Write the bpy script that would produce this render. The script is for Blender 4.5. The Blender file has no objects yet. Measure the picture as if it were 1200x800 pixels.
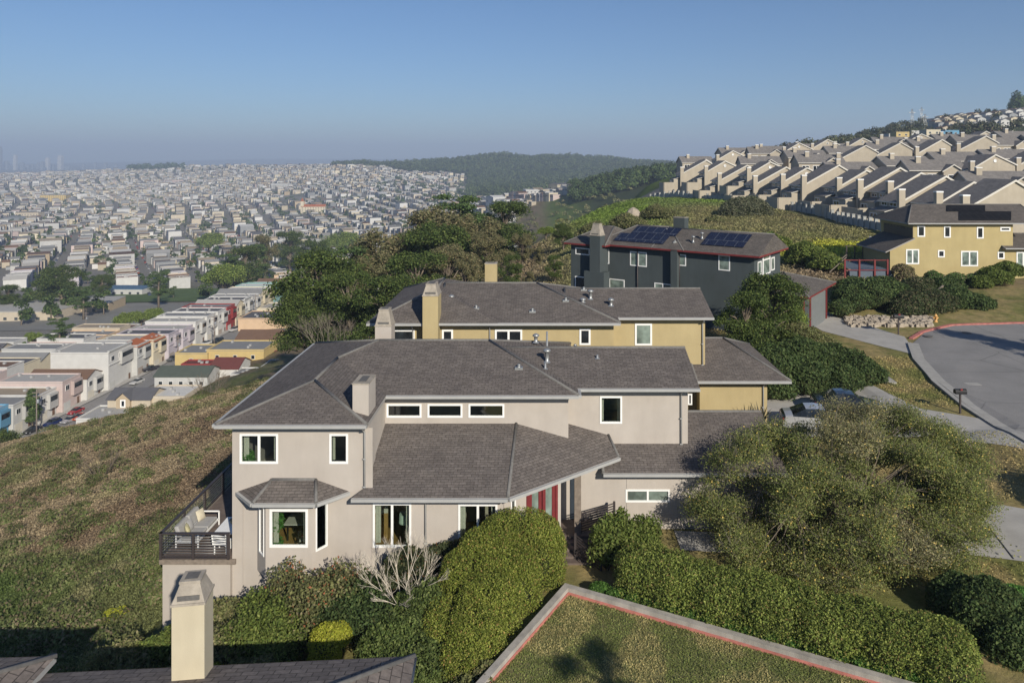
import bpy, math, random
import numpy as np
from mathutils import Vector

R = math.radians
F, CX, CY = 860.0, 635.0, 187.0          # focal length and principal point measured in the photo's 1200 px frame
rng = np.random.default_rng(7)
rnd = random.Random(11)
SC = bpy.context.scene
COL = SC.collection

def at(px, py, Y):
    """a point seen at (px, py) of the photo and Y metres away; the camera is the origin, looking along +Y"""
    return ((px - CX) * Y / F, Y, -(py - CY) * Y / F)
def ax(px, Y): return (px - CX) * Y / F
def az(py, Y): return -(py - CY) * Y / F

# ------------------------------------------------------------------ materials
def new_mat(name):
    m = bpy.data.materials.new(name); m.use_nodes = True
    nt = m.node_tree
    return m, nt, nt.nodes['Principled BSDF']
def N(nt, t, **kw):
    n = nt.nodes.new(t)
    for k, v in kw.items():
        if k in n.inputs: n.inputs[k].default_value = v
        else: setattr(n, k, v)
    return n
def ramp(nt, fac, stops):
    r = nt.nodes.new('ShaderNodeValToRGB')
    e = r.color_ramp.elements
    e[0].position, e[0].color = stops[0][0], (*stops[0][1], 1)
    e[1].position, e[1].color = stops[1][0], (*stops[1][1], 1)
    for p, c in stops[2:]:
        q = e.new(p); q.color = (*c, 1)
    nt.links.new(fac, r.inputs[0]); return r
def mixc(nt, a, b, fac, mode='MIX'):
    m = nt.nodes.new('ShaderNodeMix'); m.data_type = 'RGBA'; m.blend_type = mode
    for s, v in ((m.inputs[0], fac), (m.inputs[6], a), (m.inputs[7], b)):
        if hasattr(v, 'links') or isinstance(v, bpy.types.NodeSocket): nt.links.new(v, s)
        elif isinstance(v, (int, float)): s.default_value = v
        else: s.default_value = (*v, 1) if len(v) == 3 else v
    return m.outputs[2]
def g3(v): return (v, v, v)

def mat_plain(name, col, rough=.6, var=.12, scale=3.0, bump=0.0, bscale=40, metal=0.0, spec=.3):
    m, nt, b = new_mat(name)
    tc = N(nt, 'ShaderNodeTexCoord')
    n1 = N(nt, 'ShaderNodeTexNoise', Scale=scale, Detail=5.0, Roughness=.65)
    nt.links.new(tc.outputs['Object'], n1.inputs['Vector'])
    lo = tuple(c * (1 - var) for c in col); hi = tuple(min(1, c * (1 + var)) for c in col)
    r = ramp(nt, n1.outputs[0], [(.3, lo), (.7, hi)])
    nt.links.new(r.outputs[0], b.inputs['Base Color'])
    b.inputs['Roughness'].default_value = rough; b.inputs['Metallic'].default_value = metal
    b.inputs['Specular IOR Level'].default_value = spec
    if bump:
        n2 = N(nt, 'ShaderNodeTexNoise', Scale=float(bscale), Detail=3.0)
        nt.links.new(tc.outputs['Object'], n2.inputs['Vector'])
        bp = N(nt, 'ShaderNodeBump', Strength=bump, Distance=.02)
        nt.links.new(n2.outputs[0], bp.inputs['Height']); nt.links.new(bp.outputs[0], b.inputs['Normal'])
    return m
def mat_stucco(name, col, dirt=.075):
    m, nt, b = new_mat(name)
    ge = N(nt, 'ShaderNodeNewGeometry')
    mp = N(nt, 'ShaderNodeMapping'); mp.inputs['Scale'].default_value = (1.5, 1.5, .30)
    nt.links.new(ge.outputs['Position'], mp.inputs['Vector'])
    st = N(nt, 'ShaderNodeTexNoise', Scale=1.0, Detail=6.0, Roughness=.7); nt.links.new(mp.outputs[0], st.inputs['Vector'])
    bl = N(nt, 'ShaderNodeTexNoise', Scale=.45, Detail=5.0, Roughness=.6); nt.links.new(ge.outputs['Position'], bl.inputs['Vector'])
    r1 = ramp(nt, st.outputs[0], [(.34, g3(1 - dirt)), (.62, g3(1.0))])
    r2 = ramp(nt, bl.outputs[0], [(.3, (.90, .88, .86)), (.7, (1.04, 1.03, 1.02))])
    c = mixc(nt, col, r1.outputs[0], 1.0, 'MULTIPLY'); c = mixc(nt, c, r2.outputs[0], 1.0, 'MULTIPLY')
    nt.links.new(c, b.inputs['Base Color'])
    b.inputs['Roughness'].default_value = .9; b.inputs['Specular IOR Level'].default_value = .15
    n2 = N(nt, 'ShaderNodeTexNoise', Scale=38.0, Detail=4.0); nt.links.new(ge.outputs['Position'], n2.inputs['Vector'])
    bp = N(nt, 'ShaderNodeBump', Strength=.35, Distance=.012)
    nt.links.new(n2.outputs[0], bp.inputs['Height']); nt.links.new(bp.outputs[0], b.inputs['Normal'])
    return m
def mat_shingle(name, c1, c2, mort, w=.32, h=.15, ms=.010):
    m, nt, b = new_mat(name)
    uv = N(nt, 'ShaderNodeUVMap')
    br = N(nt, 'ShaderNodeTexBrick', Scale=1.0); br.offset = .5; br.offset_frequency = 2
    br.inputs['Brick Width'].default_value = w; br.inputs['Row Height'].default_value = h
    br.inputs['Mortar Size'].default_value = ms; br.inputs['Mortar Smooth'].default_value = .3
    br.inputs['Color1'].default_value = (*c1, 1); br.inputs['Color2'].default_value = (*c2, 1); br.inputs['Mortar'].default_value = (*mort, 1)
    wob = N(nt, 'ShaderNodeTexNoise', Scale=1.7, Detail=2.0); nt.links.new(uv.outputs[0], wob.inputs['Vector'])
    nt.links.new(uv.outputs[0], br.inputs['Vector'])
    n1 = N(nt, 'ShaderNodeTexNoise', Scale=.8, Detail=6.0, Roughness=.7); nt.links.new(uv.outputs[0], n1.inputs['Vector'])
    n3 = N(nt, 'ShaderNodeTexNoise', Scale=7.0, Detail=3.0, Roughness=.6); nt.links.new(uv.outputs[0], n3.inputs['Vector'])
    r = ramp(nt, n1.outputs[0], [(.3, (.80, .79, .80)), (.7, (1.12, 1.10, 1.08))])
    r3 = ramp(nt, n3.outputs[0], [(.3, g3(.78)), (.7, g3(1.22))])
    c = mixc(nt, br.outputs['Color'], r.outputs[0], 1.0, 'MULTIPLY'); c = mixc(nt, c, r3.outputs[0], 1.0, 'MULTIPLY')
    nt.links.new(c, b.inputs['Base Color'])
    b.inputs['Roughness'].default_value = .92; b.inputs['Specular IOR Level'].default_value = .2
    iv = N(nt, 'ShaderNodeMath', operation='SUBTRACT'); iv.inputs[0].default_value = 1; nt.links.new(br.outputs['Fac'], iv.inputs[1])
    bp = N(nt, 'ShaderNodeBump', Strength=.6, Distance=.02)
    nt.links.new(iv.outputs[0], bp.inputs['Height']); nt.links.new(bp.outputs[0], b.inputs['Normal'])
    return m
def mat_glass_dark(name, col=(.02, .025, .03), rough=.04):
    m, nt, b = new_mat(name)
    ge = N(nt, 'ShaderNodeNewGeometry')
    n1 = N(nt, 'ShaderNodeTexNoise', Scale=1.4, Detail=2.0); nt.links.new(ge.outputs['Position'], n1.inputs['Vector'])
    r = ramp(nt, n1.outputs[0], [(.35, tuple(c * .5 for c in col)), (.7, tuple(c * 1.5 for c in col))])
    nt.links.new(r.outputs[0], b.inputs['Base Color'])
    b.inputs['Roughness'].default_value = rough; b.inputs['Specular IOR Level'].default_value = .6
    return m
def mat_glass_clear(name):
    m, nt, b = new_mat(name)
    gl = N(nt, 'ShaderNodeBsdfGlossy', Roughness=.02)
    tr = N(nt, 'ShaderNodeBsdfTransparent'); tr.inputs[0].default_value = (.86, .90, .88, 1)
    fr = N(nt, 'ShaderNodeFresnel', IOR=1.5)
    mx = N(nt, 'ShaderNodeMixShader'); out = nt.nodes['Material Output']
    ad = N(nt, 'ShaderNodeMath', operation='ADD'); ad.inputs[1].default_value = .07; nt.links.new(fr.outputs[0], ad.inputs[0]); nt.links.new(ad.outputs[0], mx.inputs[0]); nt.links.new(tr.outputs[0], mx.inputs[1]); nt.links.new(gl.outputs[0], mx.inputs[2])
    nt.links.new(mx.outputs[0], out.inputs['Surface']); nt.nodes.remove(b)
    return m
def mat_attr(name, rough=.85, spec=.15, noise=.15, scale=2.0, attr='col', transl=0.0, gain=1.0):
    """colour of the thing itself, stored per leaf / per wall on the mesh, with procedural mottling"""
    m, nt, b = new_mat(name)
    a = N(nt, 'ShaderNodeAttribute', attribute_name=attr)
    ge = N(nt, 'ShaderNodeNewGeometry')
    n1 = N(nt, 'ShaderNodeTexNoise', Scale=scale, Detail=4.0); nt.links.new(ge.outputs['Position'], n1.inputs['Vector'])
    r = ramp(nt, n1.outputs[0], [(.3, g3((1 - noise) * gain)), (.7, g3((1 + noise) * gain))])
    c = mixc(nt, a.outputs['Color'], r.outputs[0], 1.0, 'MULTIPLY')
    nt.links.new(c, b.inputs['Base Color'])
    b.inputs['Roughness'].default_value = rough; b.inputs['Specular IOR Level'].default_value = spec
    if transl:
        t = N(nt, 'ShaderNodeBsdfTranslucent'); nt.links.new(c, t.inputs[0])
        mx = N(nt, 'ShaderNodeMixShader'); mx.inputs[0].default_value = transl
        nt.links.new(b.outputs[0], mx.inputs[1]); nt.links.new(t.outputs[0], mx.inputs[2])
        nt.links.new(mx.outputs[0], nt.nodes['Material Output'].inputs['Surface'])
    return m

M = {}
M['stucco_a'] = mat_stucco('beige_stucco', (.455, .418, .382))
M['stucco_b'] = mat_stucco('ochre_stucco', (.43, .355, .20))
M['stucco_f'] = mat_stucco('pale_yellow_stucco', (.54, .49, .37))
M['stucco_c'] = mat_stucco('slate_siding', (.070, .086, .092), .10)
M['stucco_d'] = mat_stucco('mustard_stucco', (.44, .365, .19))
M['stucco_t'] = mat_stucco('cream_siding', (.44, .395, .32), .08)
M['shingle'] = mat_shingle('asphalt_shingle', (.158, .141, .131), (.118, .105, .098), (.065, .058, .052), .32, .15)
M['shingle2'] = mat_shingle('weathered_shingle', (.158, .141, .130), (.116, .103, .096), (.065, .058, .052), .32, .15)
M['shingle3'] = mat_shingle('brown_grey_shingle', (.150, .135, .122), (.105, .095, .088), (.06, .055, .05))
M['slate_tile'] = mat_shingle('large_slate_tile', (.22, .19, .17), (.155, .136, .125), (.08, .07, .065), .42, .28, .016)
M['shingle_t'] = mat_shingle('pale_grey_shingle', (.235, .222, .21), (.18, .17, .162), (.10, .095, .09), .6, .4)
M['trim_t'] = mat_plain('cream_trim_paint', (.60, .575, .52), .6, .06, 2)
M['slot'] = mat_plain('dark_grey_metal', (.12, .115, .11), .8, .2, 8)  # dark grey of the chimney cap slots and manhole covers
M['cap'] = mat_plain('ridge_shingle', (.15, .145, .14), .9, .2, 6)
M['gutter'] = mat_plain('grey_gutter_paint', (.36, .36, .355), .5, .06, 2)
M['soffit'] = mat_plain('soffit_paint', (.33, .31, .29), .8, .05, 2)
M['white'] = mat_plain('white_paint', (.80, .80, .79), .45, .03, 2)
M['redtrim'] = mat_plain('dark_red_paint', (.17, .030, .030), .5, .15, 3)
M['reddoor'] = mat_plain('red_door_paint', (.17, .032, .035), .45, .1, 3)
M['concrete'] = mat_plain('concrete', (.36, .345, .32), .9, .14, 1.3, .3, 30)
M['capstone'] = mat_plain('chimney_cap_mortar', (.32, .285, .24), .9, .25, 3, .4, 20)
M['glass'] = mat_glass_dark('dark_window_glass')
M['glass_green'] = mat_glass_dark('curtained_window_glass', (.17, .215, .19), .12)
M['glass_clear'] = mat_glass_clear('clear_window_glass')
M['metal_dark'] = mat_plain('dark_bronze_metal', (.060, .050, .050), .5, .1, 5, metal=.2)
M['metal_rail'] = mat_plain('grey_steel_rail', (.20, .20, .20), .4, .1, 5, metal=.5)
M['galv'] = mat_plain('galvanised_metal', (.38, .39, .39), .4, .12, 8, metal=.6)
M['deckwood'] = mat_plain('deck_boards', (.135, .105, .090), .8, .25, 4)
M['wood'] = mat_plain('weathered_wood', (.20, .165, .135), .85, .25, 6)
M['interior'] = mat_plain('interior_wall', (.50, .44, .35), .8, .05, 2)
M['oak'] = mat_plain('oak_floor', (.42, .26, .09), .5, .15, 4)
M['darkwood'] = mat_plain('dark_chair_wood', (.02, .017, .016), .4, .1, 5)
M['curtain'] = mat_plain('pale_linen', (.62, .60, .52), .9, .05, 5)
M['mint'] = mat_plain('mint_lampshade', (.50, .62, .52), .8, .04, 5)
M['cushion'] = mat_plain('grey_cushion_fabric', (.33, .325, .32), .95, .06, 8)
M['pillow'] = mat_plain('cream_pillow_fabric', (.52, .47, .36), .95, .12, 14)
M['pillow2'] = mat_plain('yellow_grey_pillow_fabric', (.50, .46, .28), .95, .15, 14)
M['bowl'] = mat_plain('olive_ceramic', (.22, .21, .13), .5, .1, 9)
M['plant'] = mat_plain('house_plant_leaf', (.05, .11, .03), .6, .3, 9)
M['solar'] = mat_shingle('solar_cells', (.018, .024, .050), (.014, .018, .040), (.10, .11, .13), 1.0, 1.65, .035)
M['solar'].node_tree.nodes['Principled BSDF'].inputs['Roughness'].default_value = .25
M['bark'] = mat_plain('grey_brown_bark', (.16, .13, .10), .95, .35, 3, .5, 12)
M['barewood'] = mat_plain('bleached_twigs', (.58, .52, .43), .9, .2, 8)
M['leaf'] = mat_attr('foliage', .75, .25, .22, 1.1, transl=.34, gain=1.55)
M['leaf_far'] = mat_attr('distant_foliage', .85, .15, .25, .15, gain=1.3)
M['core'] = mat_plain('light_blocking_core', (.035, .042, .014), .95, .4, 5)  # dark fill added inside shrubs to block light, not real twigs
M['paint'] = mat_attr('painted_house_walls', .85, .15, .06, .6)
M['tyre'] = mat_plain('tyre_rubber', (.02, .02, .02), .85, .1, 5)
M['black'] = mat_plain('black_plastic', (.02, .02, .022), .4, .1, 5)
M['kerb'] = mat_plain('concrete_kerb', (.33, .32, .30), .9, .12, 2)
M['foot'] = mat_plain('faded_red_paint', (.46, .17, .14), .9, .3, 2.0)
M['kerbred'] = mat_plain('red_kerb_paint', (.40, .15, .13), .8, .3, 2.5)
M['rock'] = mat_plain('pale_rock', (.34, .29, .23), .95, .35, 1.5, .5, 6)
M['hydrant'] = mat_plain('hydrant_paint', (.60, .34, .12), .5, .1, 5)
M['pole'] = mat_plain('grey_wooden_pole', (.20, .17, .15), .9, .15, 3)

# ------------------------------------------------------------------ mesh helpers
def tag(o, label=None, cat=None, group=None, kind=None):
    if label: o['label'] = label
    if cat: o['category'] = cat
    if group: o['group'] = group
    if kind: o['kind'] = kind
    return o
def empty(name, loc, label=None, cat=None, group=None, rz=0, s=1):
    o = bpy.data.objects.new(name, None); COL.objects.link(o)
    o.location = loc; o.rotation_euler = (0, 0, rz); o.scale = (s, s, s)
    o.empty_display_size = .3
    return tag(o, label, cat, group)
def kids(o): return [c for c in KID.get(o.name, [])]
KID = {}
def setpar(o, p):
    o.parent = p; KID.setdefault(p.name, []).append(o)
def copy_tree(o, parent=None):
    c = o.copy(); COL.objects.link(c)
    if parent is not None: setpar(c, parent)
    for ch in kids(o): copy_tree(ch, c)
    return c
def base_of(p):
    v = Vector((0, 0, 0))
    while p is not None: v += p.location; p = p.parent
    return v

class Fr:
    """a wall frame: u runs along the wall, n points out of it, z is up"""
    def __init__(s, ox, oy, deg=0, oz=0):
        a = R(deg); s.o = (ox, oy, oz); s.U = (math.cos(a), math.sin(a)); s.Nn = (math.sin(a), -math.cos(a))
    def __call__(s, u, n, z):
        return (s.o[0] + u * s.U[0] + n * s.Nn[0], s.o[1] + u * s.U[1] + n * s.Nn[1], s.o[2] + z)
W0 = Fr(0, 0, 0)     # u = X, n = -Y

class MB:
    def __init__(s): s.V = []; s.F = []; s.mi = []; s.sm = []; s.fc = []; s.cur = (.5, .5, .5)
    def poly(s, pts, mi=0, sm=False):
        b = len(s.V); s.V += [tuple(p) for p in pts]; s.F.append(list(range(b, b + len(pts)))); s.mi.append(mi); s.sm.append(sm); s.fc.append(s.cur)
    def faces(s, V, Fs, mi=0, sm=False):
        b = len(s.V); s.V += [tuple(p) for p in V]
        for f in Fs: s.F.append([b + i for i in f]); s.mi.append(mi); s.sm.append(sm); s.fc.append(s.cur)
    def box(s, x0, x1, y0, y1, z0, z1, mi=0, top=None, fr=None):
        P = [(x0, y0, z0), (x1, y0, z0), (x1, y1, z0), (x0, y1, z0), (x0, y0, z1), (x1, y0, z1), (x1, y1, z1), (x0, y1, z1)]
        if fr: P = [fr(*p) for p in P]      # box in frame coordinates (u, n, z)
        Fs = [(0, 3, 2, 1), (4, 5, 6, 7), (0, 1, 5, 4), (1, 2, 6, 5), (2, 3, 7, 6), (3, 0, 4, 7)]
        if fr: Fs = [tuple(reversed(f)) for f in Fs]
        b = len(s.V); s.V += P
        for i, f in enumerate(Fs):
            s.F.append([b + k for k in f]); s.mi.append(top if (top is not None and i == 1) else mi); s.sm.append(False); s.fc.append(s.cur)
    def prism(s, pts, z0, z1, mi=0, top=None):
        n = len(pts)
        s.poly([(x, y, z1) for x, y in pts], mi if top is None else top); s.poly([(x, y, z0) for x, y in reversed(pts)], mi)
        for i in range(n):
            a, b = pts[i], pts[(i + 1) % n]
            s.poly([(a[0], a[1], z0), (b[0], b[1], z0), (b[0], b[1], z1), (a[0], a[1], z1)], mi)
    def tube(s, pts, r, n=6, mi=0, sm=True, caps=True):
        pts = [Vector(p) for p in pts]; rs = r if isinstance(r, (list, tuple)) else [r] * len(pts)
        b = len(s.V); k = len(pts)
        for i, p in enumerate(pts):
            d = (pts[min(i + 1, k - 1)] - pts[max(i - 1, 0)]).normalized()
            up = Vector((0, 0, 1)) if abs(d.z) < .9 else Vector((1, 0, 0))
            u = d.cross(up).normalized(); v = u.cross(d).normalized()
            for j in range(n):
                a = 2 * math.pi * j / n
                s.V.append(tuple(p + (u * math.cos(a) + v * math.sin(a)) * rs[i]))
        for i in range(k - 1):
            for j in range(n):
                s.F.append([b + i * n + j, b + i * n + (j + 1) % n, b + (i + 1) * n + (j + 1) % n, b + (i + 1) * n + j]); s.mi.append(mi); s.sm.append(sm); s.fc.append(s.cur)
        if caps:
            s.F.append([b + j for j in range(n)][::-1]); s.mi.append(mi); s.sm.append(False); s.fc.append(s.cur)
            s.F.append([b + (k - 1) * n + j for j in range(n)]); s.mi.append(mi); s.sm.append(False); s.fc.append(s.cur)
    def lathe(s, c, prof, n=12, mi=0, axis='z', sm=True):
        b = len(s.V)
        for r, h in prof:
            for j in range(n):
                a = 2 * math.pi * j / n
                if axis == 'z': s.V.append((c[0] + r * math.cos(a), c[1] + r * math.sin(a), c[2] + h))
                elif axis == 'x': s.V.append((c[0] + h, c[1] + r * math.cos(a), c[2] + r * math.sin(a)))
                else: s.V.append((c[0] + r * math.cos(a), c[1] + h, c[2] + r * math.sin(a)))
        for i in range(len(prof) - 1):
            for j in range(n):
                s.F.append([b + i * n + j, b + i * n + (j + 1) % n, b + (i + 1) * n + (j + 1) % n, b + (i + 1) * n + j]); s.mi.append(mi); s.sm.append(sm); s.fc.append(s.cur)
        for q in (0, len(prof) - 1):
            s.F.append([b + q * n + j for j in range(n)]); s.mi.append(mi); s.sm.append(False); s.fc.append(s.cur)
    def build(s, name, mats, parent=None, origin=None, col=False, bevel=0):
        me = bpy.data.meshes.new(name)
        org = base_of(parent) if parent is not None else Vector(origin or (0, 0, 0))
        V = np.array(s.V, dtype=float).reshape(-1, 3)
        me.from_pydata((V - np.array(org)).tolist(), [], s.F)
        if not isinstance(mats, (list, tuple)): mats = [mats]
        for m in mats: me.materials.append(m)
        me.polygons.foreach_set('material_index', s.mi)
        me.polygons.foreach_set('use_smooth', s.sm)
        # UV in metres, v up the slope of each face
        ls = np.zeros(len(me.polygons), int); lt = np.zeros(len(me.polygons), int)
        me.polygons.foreach_get('loop_start', ls); me.polygons.foreach_get('loop_total', lt)
        nv = np.zeros(len(me.polygons) * 3); me.polygons.foreach_get('normal', nv); nv = nv.reshape(-1, 3)
        lv = np.zeros(len(me.loops), int); me.loops.foreach_get('vertex_index', lv)
        fi = np.repeat(np.arange(len(lt)), lt)
        t = np.cross([0, 0, 1.], nv); L = np.linalg.norm(t, axis=1)
        flat = L < .05; t[flat] = (1, 0, 0); L[flat] = 1; t /= L[:, None]
        w = np.cross(nv, t)
        P = V[lv]
        uv = np.stack([(P * t[fi]).sum(1), (P * w[fi]).sum(1)], 1)
        l = me.uv_layers.new(name='UVMap'); l.data.foreach_set('uv', uv.ravel())
        if col:
            a = me.attributes.new('col', 'FLOAT_COLOR', 'FACE')
            c = np.ones((len(s.F), 4)); c[:, :3] = np.array(s.fc); a.data.foreach_set('color', c.ravel())
        me.update()
        o = bpy.data.objects.new(name, me); COL.objects.link(o)
        if parent is not None: setpar(o, parent)
        else: o.location = org
        if bevel:
            bm = o.modifiers.new('Bevel', 'BEVEL'); bm.width = bevel; bm.segments = 2; bm.limit_method = 'ANGLE'
        return o

def fast_mesh(name, V, Fa, mats, colv=None, parent=None, origin=(0, 0, 0), mi=None, smooth=False, uv=False):
    """big meshes: V (n,3), Fa (m,k)"""
    V = np.asarray(V, np.float32); Fa = np.asarray(Fa, np.int32)
    org = np.array(base_of(parent)) if parent is not None else np.array(origin, float)
    me = bpy.data.meshes.new(name)
    me.vertices.add(len(V)); me.vertices.foreach_set('co', (V - org).astype(np.float32).ravel())
    k = Fa.shape[1]
    me.loops.add(Fa.size); me.loops.foreach_set('vertex_index', Fa.ravel())
    me.polygons.add(len(Fa)); me.polygons.foreach_set('loop_start', np.arange(0, Fa.size, k, dtype=np.int32))
    try: me.polygons.foreach_set('loop_total', np.full(len(Fa), k, np.int32))
    except Exception: pass
    if not isinstance(mats, (list, tuple)): mats = [mats]
    for m in mats: me.materials.append(m)
    if mi is not None: me.polygons.foreach_set('material_index', np.asarray(mi, np.int32))
    me.polygons.foreach_set('use_smooth', np.full(len(Fa), smooth))
    if colv is not None:
        a = me.attributes.new('col', 'FLOAT_COLOR', 'POINT')
        c = np.ones((len(V), 4), np.float32); c[:, :3] = colv; a.data.foreach_set('color', c.ravel())
    me.update(calc_edges=True)
    o = bpy.data.objects.new(name, me); COL.objects.link(o)
    if parent is not None: setpar(o, parent)
    else: o.location = org
    return o

# ------------------------------------------------------------------ value noise
_H = np.random.default_rng(3).random((256, 256))
def vnoise(x, y):
    xi = np.floor(x).astype(int); yi = np.floor(y).astype(int); fx = x - xi; fy = y - yi
    fx = fx * fx * (3 - 2 * fx); fy = fy * fy * (3 - 2 * fy)
    a = _H[xi & 255, yi & 255]; b = _H[(xi + 1) & 255, yi & 255]; c = _H[xi & 255, (yi + 1) & 255]; d = _H[(xi + 1) & 255, (yi + 1) & 255]
    return (a * (1 - fx) + b * fx) * (1 - fy) + (c * (1 - fx) + d * fx) * fy
def fbm(x, y, o=4):
    x = np.asarray(x, float); y = np.asarray(y, float); s = 0; a = .5; t = 0
    for i in range(o): s = s + a * vnoise(x * 2 ** i + 17 * i, y * 2 ** i + 31 * i); t += a; a *= .55
    return s / t
def sstep(a, b, x):
    t = np.clip((x - a) / (b - a), 0, 1); return t * t * (3 - 2 * t)

# ------------------------------------------------------------------ terrain heights
def h1(x, y): return -14.06 + .2606 * x - .0535 * y
CP = []
for x, y in ((-22, 30), (-33, 45), (-74, 100), (-56, 98), (-35, 88), (-20, 45), (-30, 20), (-45, 30), (-60, 50), (-80, 62), (-100, 82), (-25, 62), (-45, 70), (-60, 20), (-90, 30), (-22, 12), (-17.5, 33), (-40, 5), (-80, 5), (-28, 75)):
    CP.append((x, y, h1(x, y)))
CP += [(-16.8, 38, -19.9), (-15.5, 46, -19.6), (-14, 26, -19.0), (-11, 24, -18.6), (-6, 27, -17.8)]
CP += [(x, y, -17.4) for x, y in ((-5, 30), (0, 30), (6, 30), (12, 30), (18, 32), (0, 38), (12, 38), (18, 40))]
CP += [(x, y, -17.5) for x, y in ((0, 24), (10, 18), (5, 12), (15, 22), (22, 24), (20, 12), (35, 20), (0, 5), (20, 0), (-5, 12))]
CP += [(22, 50, -17.1), (24, 42, -17.2), (14, 50, -16.6), (6, 52, -15.9), (-5, 52, -16.6), (-12, 54, -19), (10, 60, -16.5), (22, 60, -16.7), (0, 64, -17.5), (-10, 66, -20)]
CP += [(x, y, -16.6) for x, y in ((28, 44), (29, 52), (31, 60), (35, 68), (41, 73), (50, 74), (45, 60), (60, 60), (60, 74), (45, 45), (60, 45), (40, 30), (80, 60), (110, 40))]
CP += [(30, 76, -17.0), (24, 80, -16.8), (12, 80, -16.6), (4, 82, -18.5), (-4, 84, -21)]
CP += [(45, 82, -16.2), (55, 80, -15.8), (70, 84, -15.2), (52, 92, -15.3), (70, 94, -15.2), (43, 92, -15.2), (60, 104, -14.6), (80, 100, -14.5), (38, 88, -15.6), (90, 75, -15.5)]
CP += [at(770, 233, 260), at(830, 236, 235), at(900, 243, 200), at(985, 263, 150), at(1045, 288, 118), (56, 118, -14), (66, 125, -13), (80, 125, -13), (110, 125, -12)]
CP += [at(850, 292, 115), at(800, 270, 135), at(940, 322, 92), at(1000, 335, 88), at(900, 262, 150), at(960, 290, 112), at(870, 252, 170), at(800, 240, 200), at(740, 243, 200), at(700, 252, 190), at(755, 234, 225)]
CP += [at(660, 268, 180), at(625, 292, 170), at(640, 310, 130), at(600, 335, 120), at(700, 300, 120), at(720, 238, 240), at(690, 250, 240), at(650, 275, 240), at(600, 300, 240)]
CP += [(75, 160, -12.6), (100, 160, -12), (140, 160, -10), (60, 220, -12.4), (90, 220, -9.5), (140, 220, -6), (55, 290, -11), (90, 290, -6), (140, 290, -1), (190, 290, 3), (200, 160, -7), (260, 220, 0)]
CP += [at(1100, 186, 370), at(1000, 188, 370), at(900, 192, 360), at(820, 197, 360), at(1180, 180, 380), at(1150, 162, 600), at(1190, 142, 900), at(1100, 143, 920), at(1040, 158, 820), at(1000, 168, 720), at(960, 178, 620), at(900, 190, 520), at(840, 198, 500), at(1240, 120, 950), at(1300, 110, 900), at(1300, 160, 400), at(1400, 150, 500)]
CP += [at(760, 215, 420), at(740, 235, 330), at(700, 262, 330), at(650, 285, 330), at(560, 300, 320)]
CP += [at(1100, 205, 1600), at(900, 215, 1400), at(1200, 200, 1600), at(1000, 210, 1100), at(1400, 190, 1800)]
# slope foot and near streets
CP += [(-95, 150, -64), (-80, 150, -52), (-60, 122, -41.5), (-40, 125, -36), (-30, 150, -40), (-20, 205, -47), (-105, 120, -55), (-120, 140, -68), (-60, 165, -52), (-150, 120, -68), (-130, 60, -52), (-180, 90, -68), (-200, 40, -65), (-45, 190, -52), (-60, 220, -58), (-20, 120, -30), (-15, 90, -25)]
CP += [(-125, 175, -72.5), (-125, 205, -71), (-125, 234, -69), (-125, 272, -67), (-125, 330, -66), (-108, 200, -68), (-105, 230, -65), (-100, 270, -64), (-105, 330, -65), (-148, 205, -71), (-148, 234, -69.5), (-148, 272, -68), (-148, 330, -68), (-80, 200, -58), (-78, 240, -61), (-75, 290, -64)]
CP += [(-185, 230, -73), (-185, 180, -75), (-190, 290, -76), (-180, 340, -79), (-250, 340, -80), (-230, 420, -82), (-180, 420, -81), (-130, 420, -76), (-320, 430, -84), (-260, 230, -78), (-60, 400, -74), (0, 420, -74), (-60, 330, -68), (-330, 300, -82), (60, 520, -70), (-250, 120, -75)]
for px in (-150, 0, 150, 300, 450):
    CP += [(ax(px, 560), 560, -92), (ax(px, 750), 750, -101), (ax(px, 1050), 1050, -109), (ax(px, 1500), 1500, -112 + max(0, px - 350) * .12)]
for px, a, b, c, d in ((-200, -104, -95, -80, -75), (0, -104, -92, -80, -76), (120, -104, -92, -70, -58), (200, -102, -86, -55, -38), (300, -92, -62, -32, -32), (400, -80, -30, -24, -50), (480, -72, -42, -36, -42)):
    CP += [(ax(px, 2000), 2000, a), (ax(px, 2500), 2500, b), (ax(px, 3100), 3100, c), (ax(px, 3600), 3600, d)]
CP += [at(630, 243, 1300), at(580, 240, 1500), at(600, 232, 1000), at(680, 228, 1400), at(600, 222, 2000), at(520, 225, 2100), at(700, 216, 2000)]
for px, z in ((400, -30), (425, -22), (470, -34), (505, -16), (530, -20), (560, 6), (590, 8), (625, -8), (655, 2), (690, 0), (725, -14), (760, -22), (850, -40), (1000, -60)):
    CP += [(ax(px, 2850), 2850, z), (ax(px, 3300), 3300, z - 25)]
CP += [at(680, 229, 860), at(720, 213, 900), at(760, 207, 880), at(800, 209, 850), at(640, 238, 900)]
for px in (-300, 0, 300, 600, 900, 1300):
    CP += [(ax(px, 4600), 4600, -95), (ax(px, 7000), 7000, -112), (ax(px, 10000), 10000, -112), (ax(px, 13500), 13500, -40 + 60 * (px % 7) / 7)]
CP = np.array(CP, float)
_D = np.hypot(CP[:, None, 0] - CP[None, :, 0], CP[:, None, 1] - CP[None, :, 1])
_n = len(CP); _A = np.zeros((_n + 1, _n + 1)); _A[:_n, :_n] = _D + np.eye(_n) * -.6; _A[_n, :_n] = 1; _A[:_n, _n] = 1
_S = np.linalg.solve(_A, np.append(CP[:, 2], 0))

def inrect(x, y, x0, x1, y0, y1, b=1.2):
    return sstep(x0 - b, x0, x) * (1 - sstep(x1, x1 + b, x)) * sstep(y0 - b, y0, y) * (1 - sstep(y1, y1 + b, y))
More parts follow.
